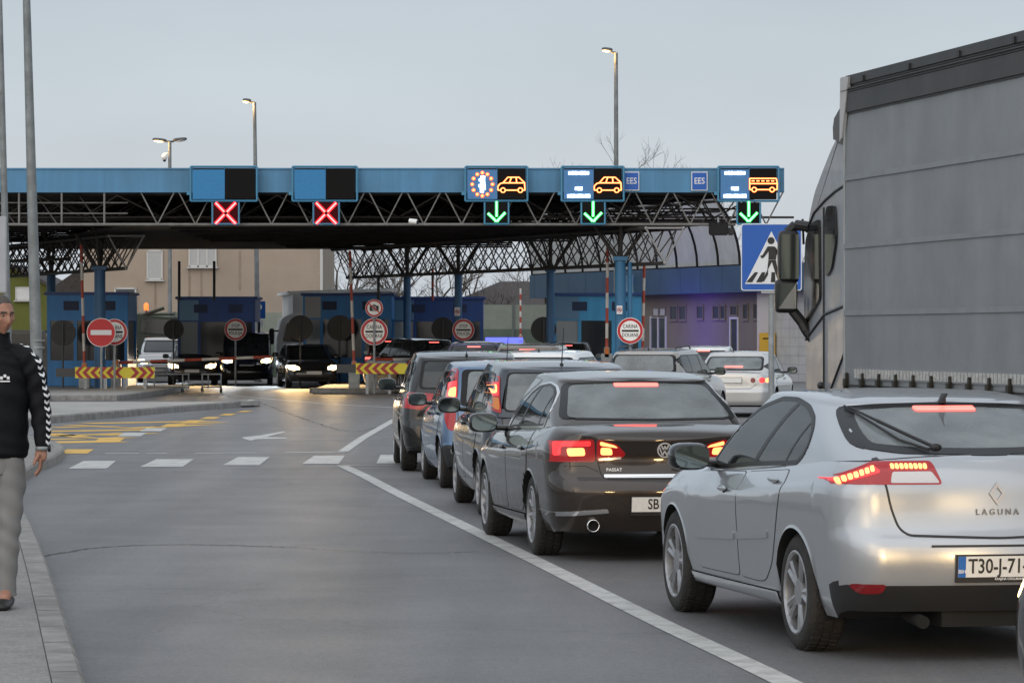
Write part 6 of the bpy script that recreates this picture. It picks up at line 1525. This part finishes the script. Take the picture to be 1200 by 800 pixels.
p = WP(s_of(741,.72), .72, z_of(741, 333, .72)); t = thing('convex_mirror', 'round teal dish fixed under the fascia right of the light blue column', 'mirror', p)
b = MB(); b.lathe([(.42,-.06),(.40,-.10),(.2,-.05),(.001,-.03)], (0,0,0), 'Y', 24); b.lathe([(.42,-.06),(.30,.05),(.001,.10)], (0,0,0), 'Y', 24); b.build('dish', mat('dish_teal', (.14,.26,.30), .4), t, angle=.7)
b = MB(); b.tube((0,0,0), tuple(-N*.5), .04); b.build('bracket', M_steel, t)
p = WP(s_of(899,.35), .35, 0); t = thing('post_box', 'small yellow box fixed low on the pale pilaster', 'box', (p.x, p.y, z_of(899,404,.35))); b = MB(); b.box((0,0,.0), (.62,.35,.95)); b.box((0,-.18,.25), (.4,.03,.05), mi=1); b.build('box_body', [mat('box_yellow', (.60,.36,.03), .5), M_black], t, bevel=.03)
# violet flash of the police beacons on the customs wall
l = bpy.data.lights.new('police_flash', 'POINT'); l.energy = 150; l.color = (.13,.05,1); l.shadow_soft_size = .25; o = bpy.data.objects.new('police_flash', l); COL.objects.link(o); o.location = WP(s_of(762,2.4), 2.4, 1.9)

# ------------------------------------------------------------------ lorries behind the booths
t = thing('box_lorry', 'white box lorry with its white cab facing the camera behind the medium blue booth', 'lorry', (P(362,0,126).x, 126, 0), R(8))
b = MB(); b.box((1.35,3.2,2.06), (3.8,5.6,2.60)); b.build('cargo_box', mat('lorry_box_grey', (.66,.66,.65), .6, noise=(1,.08)), t, bevel=.03)
b = MB(); b.prism([(-.75,3.30),(3.3,3.42),(3.3,3.54),(-.75,3.42)], (0,.3,0), (1,0,0), (0,0,1), -5.8); b.build('roof_edge', M_white, t)
b = MB(); b.prism(rpoly([(-1.15,.6),(.9,.6),(.9,2.55),(-.6,2.62),(-1.0,2.4),(-1.15,1.7)], .15), (0,.2,0), (1,0,0), (0,0,1), -1.6); b.build('cab_shell', M_white, t, bevel=.05)
b = MB(); b.prism(rpoly([(-.95,1.55),(.75,1.55),(.75,2.25),(-.80,2.25)], .08), (0,.19,0), (1,0,0), (0,0,1), .02); b.build('windscreen', G_side, t)
b = MB(); b.ellip((-1.36,.2,1.75), (.10,.10,.30), e=.5); b.tube((-1.1,.25,1.95), (-1.36,.22,1.95), .03); b.build('wing_mirror', M_black, t, angle=.8)
b = MB()
for x in (-.8, .6): b.lathe([(.2,-.15),(.46,-.13),(.46,.13),(.2,.15)], (x,1.2,.46), 'X', 20)
b.build('wheel', M_rub, t)
M_army = mat('vehicle_olive_drab', (.035,.042,.032), .75, noise=(1.5,.2))
t = thing('recovery_truck', 'dark olive truck with two orange beacons parked behind the left booth', 'truck', (P(172,0,138).x, 138, 0))
b = MB(); b.prism(rpoly([(-2.2,.7),(2.0,.7),(2.0,1.9),(1.5,2.5),(-.4,2.6),(-.7,2.3),(-2.2,2.2)], .1), (0,0,0), (1,0,0), (0,0,1), -2.4); b.build('truck_body', M_army, t, bevel=.04)
b = MB(); b.prism(rpoly([(-.25,1.9),(1.35,1.8),(1.2,2.4),(-.2,2.48)], .06), (0,-.005,0), (1,0,0), (0,0,1), .02); b.build('window', G_side, t)
b = MB(); b.tube((-1.2,1,2.3), (.6,1,2.9), .07, 8); b.tube((-1.4,1,2.6), (1.0,1,2.65), .05, 8); b.build('crane_arm', M_army, t)
for px, py in ((149.5,357.5), (169.5,359)):
    p = P(px, py, 138); b = MB(); x = p.x-P(172,0,138).x; b.lathe([(.09,-.15),(.10,.05),(.06,.14),(.001,.16)], (x,.6,p.z), 'Z', 14); b.tube((x,.6,p.z-.5), (x,.6,p.z-.12), .03, mi=1); b.build('beacon', [mat('beacon_orange', (.8,.16,.03), .3, emit=(1,.16,.03), es=1.2), M_black], t, smooth=True)
b = MB()
for x in (-1.4, 1.3): b.lathe([(.25,-.15),(.5,-.13),(.5,.13),(.25,.15)], (x,-.02,.5), 'Y', 20)
b.build('wheel', M_rub, t)
t = thing('parked_van', 'dark vehicle half hidden at the far left between the posts', 'van', (P(28,0,120).x, 120, 0)); 
b = MB(); b.prism(rpoly([(-1.5,.3),(1.0,.3),(1.05,1.2),(.7,1.95),(-1.5,2.0)], .12), (0,0,0), (1,0,0), (0,0,1), -4); b.build('van_body', mat('van_grey', (.10,.105,.11), .4, coat=.4), t, bevel=.05)
b = MB(); b.prism(rpoly([(-1.3,1.2),(.85,1.2),(.6,1.82),(-1.3,1.85)], .06), (0,-.006,0), (1,0,0), (0,0,1), .02); b.build('window', G_side, t)
b = MB()
for x in (-1.0, .5): b.lathe([(.18,-.12),(.33,-.10),(.33,.10),(.18,.12)], (x,.1,.33), 'Y', 18)
b.build('wheel', M_rub, t)

# ------------------------------------------------------------------ bare trees
M_bark = mat('bark', (.065,.055,.045), .95, noise=(6,.25)); M_twig = mat('twig', (.085,.070,.058), .95)
def tree(x, d, h, label, seed, spread=1., depth=6):
    r_ = random.Random(seed); t = thing('bare_tree', label, 'tree', (x, d, -.03), 0, 'bare winter trees'); tr = MB(); cr = MB()
    def grow(p, v, ln, rad, k):
        n = 3; q = p; pts = [p]
        for i in range(n):
            v = (v+Vector((r_.uniform(-.16,.16), r_.uniform(-.16,.16), r_.uniform(-.05,.14)))).normalized(); q = q+v*ln/n; pts.append(q)
        mb = tr if k >= depth-1 else cr
        for i in range(n): mb.tube(pts[i], pts[i+1], rad*(1-.25*i/n), 6 if k > 3 else 3, r2=rad*(1-.25*(i+1)/n))
        if k == 0: return
        for j in range(r_.choice((2,3,3)) if k > 1 else 3):
            ax = Vector((r_.gauss(0,1), r_.gauss(0,1), r_.gauss(0,.4))).normalized()
            w_ = (v+ax*r_.uniform(.45,.95)*spread).normalized(); w_.z = max(w_.z, -.1)
            s_ = pts[-1] if j < 2 else pts[r_.choice((1,2))]
            grow(s_, w_, ln*r_.uniform(.62,.86), max(rad*r_.uniform(.50,.66), .006), k-1)
    grow(Vector((0,0,0)), Vector((0,0,1)), h*.26, h*.020, depth)
    tr.build('trunk', M_bark, t, smooth=True, merge=False); cr.build('crown', M_twig, t, merge=False)
for i, (px, d, h, lab, sp_) in enumerate(((402,178,8.2,'bare tree right beside the beige house corner',1), (436,186,9.0,'broad bare tree behind the medium blue booth',1.1), (486,182,8.6,'bare tree behind the leftmost pair of middle columns',1), (530,190,8.4,'bare tree behind the dark blue booth',1.1), (572,186,8.2,'bare tree left of the dark hipped roof',1), (640,190,8.0,'bare tree behind the dark hipped roof',1),
   (708,200,13.3,'bare tree crown showing over the canopy by the tallest lamp',.9), (762,196,13.8,'bare tree crown showing over the fascia between the EES plates',.95), (735,205,12.8,'thin bare tree crown right of the tallest lamp',.8), (815,202,12.4,'faint bare treetop over the fascia left of the bus display',.8), (885,190,9.6,'bare tree showing above the crossing sign',1), (912,196,8.8,'bare tree between the crossing sign and the lorry cab',1))):
    tree(P(px,0,d).x, d, h, lab, 40+i, sp_, 7 if 6 <= i <= 9 else 6)
tag(bpy.data.objects.new('x', None)) if False else None
b = MB()
for i in range(5000):
    x = rnd.uniform(-60, 60); y = rnd.uniform(205, 225); z = rnd.uniform(0, 3.2)*rnd.random()**.3+abs(math.sin(x*.35))*.7
    a = rnd.uniform(0, 6.28); s_ = rnd.uniform(.15,.5); dv_ = Vector((math.cos(a)*s_*.3, 0, abs(math.sin(a))*s_+.2))
    b.tube((x,y,max(0,z-.3)), (x+dv_.x,y,z+dv_.z), .025, 3)
tag(b.build('scrub', M_twig, merge=False), 'tangled bare scrub along the field far behind the booths', 'scrub', kind='stuff')
# ------------------------------------------------------------------ walking man at the left edge
def skin(name, joints, bones, mat_, parent, lv=2, root=0, slots=None):
    me = bpy.data.meshes.new(name); me.from_pydata([j[:3] for j in joints], bones, [])
    o = bpy.data.objects.new(name, me); COL.objects.link(o)
    md = o.modifiers.new('skin', 'SKIN'); md.use_smooth_shade = True
    for i, j in enumerate(joints):
        s_ = me.skin_vertices[0].data[i]; s_.radius = (j[3], j[4] if len(j) > 4 else j[3]); s_.use_root = (i == root)
    sd = o.modifiers.new('sub', 'SUBSURF'); sd.levels = sd.render_levels = lv
    dg = bpy.context.evaluated_depsgraph_get(); m2 = bpy.data.meshes.new_from_object(o.evaluated_get(dg)); bpy.data.objects.remove(o); m2.name = name
    o = bpy.data.objects.new(name, m2); COL.objects.link(o); m2.materials.clear(); m2.materials.append(mat_)
    for p in m2.polygons: p.use_smooth = True; p.material_index = 0
    if parent: o.parent = parent
    return o
M_skin = mat('skin', (.33,.165,.11), .5, noise=(40,.08)); M_jack = mat('jacket_black', (.0045,.005,.0065), .7, spec=.25, bump=(9,.5)); M_trou = mat('trousers_grey', (.21,.205,.20), .85, noise=(6,.06), bump=(9,.25)); M_shoe = mat('shoe_black', (.012,.012,.012), .5); M_hair = mat('hair_grey', (.07,.062,.055), .8, noise=(120,.4))
d = 20.5; mx_ = -3.10
PER = thing('person', 'man in a black tracksuit top with white chevron sleeves walking at the left edge', 'person', (mx_, d, .122))
# body (skin): torso core, head, arms and hands, legs - one mesh
J = [(0,0,.98,.13,.10),(0,0,1.20,.13,.10),(0,0,1.42,.15,.10),(.01,-.01,1.575,.062),(.02,-.02,1.66,.058),
     (.19,.01,1.49,.055),(.255,.0,1.20,.042),(.285,-.06,.965,.030),(.282,-.075,.93,.034,.022),(.278,-.085,.872,.042,.020),
     (-.19,.01,1.49,.055),(-.25,.03,1.20,.042),(-.27,-.03,.965,.030),(-.27,-.045,.93,.034,.022),(-.265,-.055,.872,.042,.020),
     (.10,0,.93,.085),(.085,-.03,.52,.055),(.065,-.02,.10,.040),(.075,-.16,.05,.035),(-.10,0,.93,.085),(-.11,.10,.52,.055),(-.12,.22,.12,.040),(-.12,.12,.06,.035)]
E_ = [(0,1),(1,2),(2,3),(3,4),(2,5),(5,6),(6,7),(7,8),(8,9),(2,10),(10,11),(11,12),(12,13),(13,14),(0,15),(15,16),(16,17),(17,18),(0,19),(19,20),(20,21),(21,22)]
def fingers(base, sgn):
    """four unequal, slightly curled fingers and a thumb hanging from the palm"""
    bx, by, bz = base
    for k, (off, ln) in enumerate(((-.030,.072),(-.010,.082),(.011,.078),(.030,.060))):
        i = len(J); y0 = by+off
        J.extend([(bx+sgn*.004, y0, bz+.016, .0110), (bx+sgn*.002, y0-.002, bz-.012-ln*.42, .0098), (bx-sgn*.012, y0-.004, bz-.012-ln*.75, .009), (bx-sgn*.028, y0-.004, bz-.012-ln*.98, .0078)])
        E_.extend([(i,i+1),(i+1,i+2),(i+2,i+3)]); FING.append(i)
    i = len(J); J.extend([(bx-sgn*.002, by-.020, bz+.045, .014), (bx-sgn*.020, by-.058, bz+.008, .0115), (bx-sgn*.030, by-.068, bz-.026, .0095)]); E_.extend([(i,i+1),(i+1,i+2)]); FING.append(i)
FING = []
nb = len(J)
# palm turned so its flat side faces the thigh: swap radii
for i in (8, 9, 13, 14): J[i] = (*J[i][:3], .022, .042)
fingers((.278,-.085,.885), 1); fingers((-.265,-.055,.885), -1)
body_bones = [e for e in E_ if e[0] < nb]; bod = skin('body', J[:nb], body_bones, M_skin, PER)
bm = bmesh.new(); bm.from_mesh(bod.data)
for i, st_ in enumerate(FING):
    cnt = 4 if (i % 5) < 4 else 3; f = skin('f', J[st_:st_+cnt], [(k,k+1) for k in range(cnt-1)], M_skin, None, 1)
    bm.from_mesh(f.data); bpy.data.objects.remove(f)
# head: shaped sphere with brow, nose, eye sockets, lips, chin, ears
hc = Vector((.03,-.035,1.755)); yaw = R(38)                    # face turned to the picture's right
HM = Matrix.Rotation(yaw, 3, 'Z')@Matrix.Rotation(R(8), 3, 'X')
def headpt(a, b_):
    """a: longitude (0 = face), b_: latitude"""
    x, y, z = math.sin(a)*math.cos(b_), -math.cos(a)*math.cos(b_), math.sin(b_)
    p = Vector((x*.078, y*.098, z*.122))
    if z < 0: p.x *= 1-.22*z*z; p.y *= (1-.18*abs(z)) if y > 0 else (1-.03*abs(z))
    if y > .2 and z < -.1: p.y -= .03*abs(z)
    f = max(0, math.cos(a))**2*math.cos(b_)
    g_ = lambda aa, bb, sa, sb: math.exp(-((a-aa)/sa)**2-((b_-bb)/sb)**2)
    dn = .030*g_(0,-.20,.16,.20)+.014*g_(0,.02,.10,.22)+.008*g_(0,.24,.6,.10)-.012*(g_(.38,.08,.20,.12)+g_(-.38,.08,.20,.12))+.008*(g_(.0,-.52,.30,.07)+g_(0,-.62,.26,.07))-.005*g_(0,-.575,.26,.025)+.014*g_(0,-.85,.35,.16)+.007*(g_(.75,-.12,.25,.2)+g_(-.75,-.12,.25,.2))
    return p+Vector((x,y,z)).normalized()*dn
hv_ = []; n1, n2 = 64, 48
for j in range(n2+1):
    row = []
    for i in range(n1): row.append(bm.verts.new(hc+HM@headpt(2*math.pi*i/n1-math.pi, -math.pi/2+.04+(math.pi-.08)*j/n2)))
    hv_.append(row)
for j in range(n2):
    for i in range(n1): bm.faces.new((hv_[j][i], hv_[j][(i+1)%n1], hv_[j+1][(i+1)%n1], hv_[j+1][i])).smooth = True
for s_ in (1, -1):                                            # ears
    e0 = len(bm.verts); 
    tmp = MB(); tmp.ellip(hc+HM@Vector((s_*.082,.012,-.005)), (.012,.022,.034), M=HM, n=12, m=8)
    vv = [bm.verts.new(v) for v in tmp.v]
    for f in tmp.f:
        try: bm.faces.new([vv[k] for k in f]).smooth = True
        except ValueError: pass
bmesh.ops.remove_doubles(bm, verts=bm.verts, dist=1e-5); bmesh.ops.recalc_face_normals(bm, faces=bm.faces)
bm.to_mesh(bod.data); bm.free(); bod.data.materials.clear(); bod.data.materials.append(M_skin)
for p in bod.data.polygons: p.material_index = 0; p.use_smooth = True
for s_ in (1, -1):
    b = MB(); c_ = hc+HM@(headpt(s_*.37, .07)*.985); b.ellip(c_, (.012,.008,.0045), M=HM); b.ellip(c_+HM@Vector((0,-.005,0)), (.0055,.005,.0045), M=HM, mi=1); b.build('eye', [mat('eye_white', (.32,.28,.25), .4), M_blk], PER, smooth=True)
    b = MB(); q = [hc+HM@(headpt(s_*a, .235-.05*abs(a-.35))*1.015) for a in (.16,.30,.45,.58)]; b.path(q, .006, 6); b.build('eyebrow', M_hair, PER, smooth=True)
b = MB(); rows = []
for j in range(15):
    row = []
    for i in range(49):
        a = 2*math.pi*i/48-math.pi; lo = .72-.70*(1-math.exp(-(abs(a)/.95)**5))+(.0 if abs(a) < 1.9 else -.22*(abs(a)-1.9)); bb = lo+(math.pi/2-.04-lo)*j/14
        row.append(hc+HM@(headpt(a, bb)*(1.012 if j else .995)))
    rows.append(row)
b.grid(rows); b.build('hair', M_hair, PER, smooth=True)
# clothes: rings along each limb, with folds
def limb(mb, pts, n=22, sub_=7, fold=.006, seed=0):
    """pts: (x, y, z, rx, ry)"""
    P_ = [Vector(p[:3]) for p in pts]; ctr = catmull(P_, sub_); rr = catmull([Vector((p[3], p[4], 0)) for p in pts], sub_); rows = []
    for i, c_ in enumerate(ctr):
        t_ = (ctr[min(i+1, len(ctr)-1)]-ctr[max(i-1, 0)]).normalized(); u_ = (Vector((1,0,0))-t_*t_.x).normalized(); v_ = t_.cross(u_); row = []
        for k in range(n):
            a = 2*math.pi*k/n; f = 1+fold/rr[i].x*(math.sin(i*1.15+seed+2*math.sin(a+seed))+.6*math.sin(i*.6+3*a+seed*2))*math.sin(math.pi*min(1, i/len(ctr)*1.2))
            row.append(c_+u_*rr[i].x*math.cos(a)*f+v_*rr[i].y*math.sin(a)*f)
        rows.append(row)
    mb.grid(rows, 0, True); mb.face(rows[0]); mb.face(rows[-1])
b = MB()
limb(b, [(0,0,.90,.180,.135),(0,0,.935,.196,.150),(0,0,1.05,.196,.150),(0,-.005,1.25,.198,.148),(0,0,1.40,.195,.138),(.004,0,1.50,.165,.115),(.006,0,1.545,.125,.10),(.010,-.004,1.575,.090,.085),(.014,-.008,1.62,.072,.074),(.016,-.010,1.655,.070,.072)], 30, 7, .006, 1)
limb(b, [(.06,.01,1.535,.050,.062),(.135,.012,1.515,.070,.080),(.200,.011,1.455,.076,.082),(.235,.008,1.36,.070,.076),(.262,.0,1.22,.064,.068),(.280,-.03,1.09,.056,.058),(.287,-.055,1.0,.047,.050),(.288,-.058,.968,.040,.043)], 20, 7, .007, 2)
limb(b, [(-.06,.01,1.535,.050,.062),(-.135,.012,1.515,.070,.080),(-.200,.011,1.455,.076,.082),(-.235,.012,1.36,.070,.076),(-.258,.03,1.22,.064,.068),(-.272,-.0,1.09,.056,.058),(-.275,-.025,1.0,.047,.050),(-.276,-.03,.968,.040,.043)], 20, 7, .007, 3)
jk = b.build('jacket', M_jack, PER, smooth=True)
b = MB()
limb(b, [(0,0,.80,.145,.115),(0,0,.90,.165,.125),(0,0,.99,.150,.110)], 26, 5, .002, 4)
limb(b, [(.085,0,.90,.085,.115),(.092,-.01,.74,.088,.096),(.090,-.03,.52,.066,.070),(.078,-.025,.34,.062,.068),(.068,-.018,.13,.058,.066),(.068,-.014,.075,.060,.070)], 20, 9, .006, 5)
limb(b, [(-.085,0,.90,.085,.115),(-.10,.03,.74,.088,.096),(-.11,.09,.52,.066,.070),(-.116,.15,.34,.062,.068),(-.12,.21,.15,.058,.066),(-.12,.22,.10,.060,.070)], 20, 9, .006, 6)
b.build('trousers', M_trou, PER, smooth=True)
for (x, y, z) in ((.068,-.07,.0), (-.12,.17,.02)):
    b = MB(); rows = []
    for k in range(11):
        t_ = k/10; yy = y+.10-.29*t_; w_ = .042+.012*math.sin(t_*2.6); hh = (.105-.06*t_ if t_ < .9 else .045)
        if t_ > .92: w_ *= .7
        rows.append([(x+w_*math.cos(a)*(1 if math.sin(a) < .3 else .8), yy, z+max(0, hh*.5+hh*.5*math.sin(a)*1.0)) for a in [2*math.pi*i/14 for i in range(14)]])
    b.grid(rows, 0, True); b.face(rows[0]); b.face(rows[-1][::-1]); b.build('shoe', M_shoe, PER, smooth=True)
bv = BVHTree.FromPolygons([v.co for v in jk.data.vertices], [tuple(p.vertices) for p in jk.data.polygons])
b = MB(); ax = [Vector((.11,.01,1.58)), Vector((.19,.0,1.55)), Vector((.262,0,1.24)), Vector((.289,-.055,.99))]; ax = catmull(ax, 8); acc = 0; dirn = Vector((.80,-.60,0)).normalized(); last = ax[0]; ch = 0
for i in range(1, len(ax)):
    seg = (ax[i]-ax[i-1]); n_ = max(1, int(seg.length/.004))
    for k in range(n_):
        p = ax[i-1]+seg*k/n_; acc += seg.length/n_
        if acc > .040:
            acc = 0; t_ = seg.normalized(); w_ = t_.cross(dirn).normalized()
            dd = (dirn+Vector((0,0,.9 if i < 9 else 0))).normalized()
            def pj(u_, v_):
                q = p+w_*u_+t_*v_; h = bv.ray_cast(q+dd*.4, -dd); return (h[0]+dd*.004) if h[0] else None
            for s_ in (1, -1):
                q = [pj(0,.0), pj(s_*.022,-.014), pj(s_*.022,.004), pj(0,.018)]
                if None not in q: b.face(q)
b.build('sleeve_chevron', mat('chevron_white', (.75,.75,.76), .6), jk)
b = MB(); h = bv.ray_cast(Vector((.075,-1,1.38)), Vector((0,1,0)))
if h[0]:
    for (x, z) in ((-.02,.0),(0,.012),(.02,0)): b.box(h[0]+Vector((x,-.006,z)), (.016,.006,.018))
    b.box(h[0]+Vector((0,-.004,-.02)), (.06,.006,.008)); b.build('chest_badge', mat('chevron_white'), jk)
b = MB(); b.lathe([(.036,-.012),(.041,-.012),(.041,.012),(.036,.012)], (.287,-.065,.958), 'Z', 18); b.lathe([(.001,.05),(.022,.05),(.022,.036)], (.287,-.065,.958), 'X', 14, 1); b.build('watch', [M_steel, M_black], PER, smooth=True)
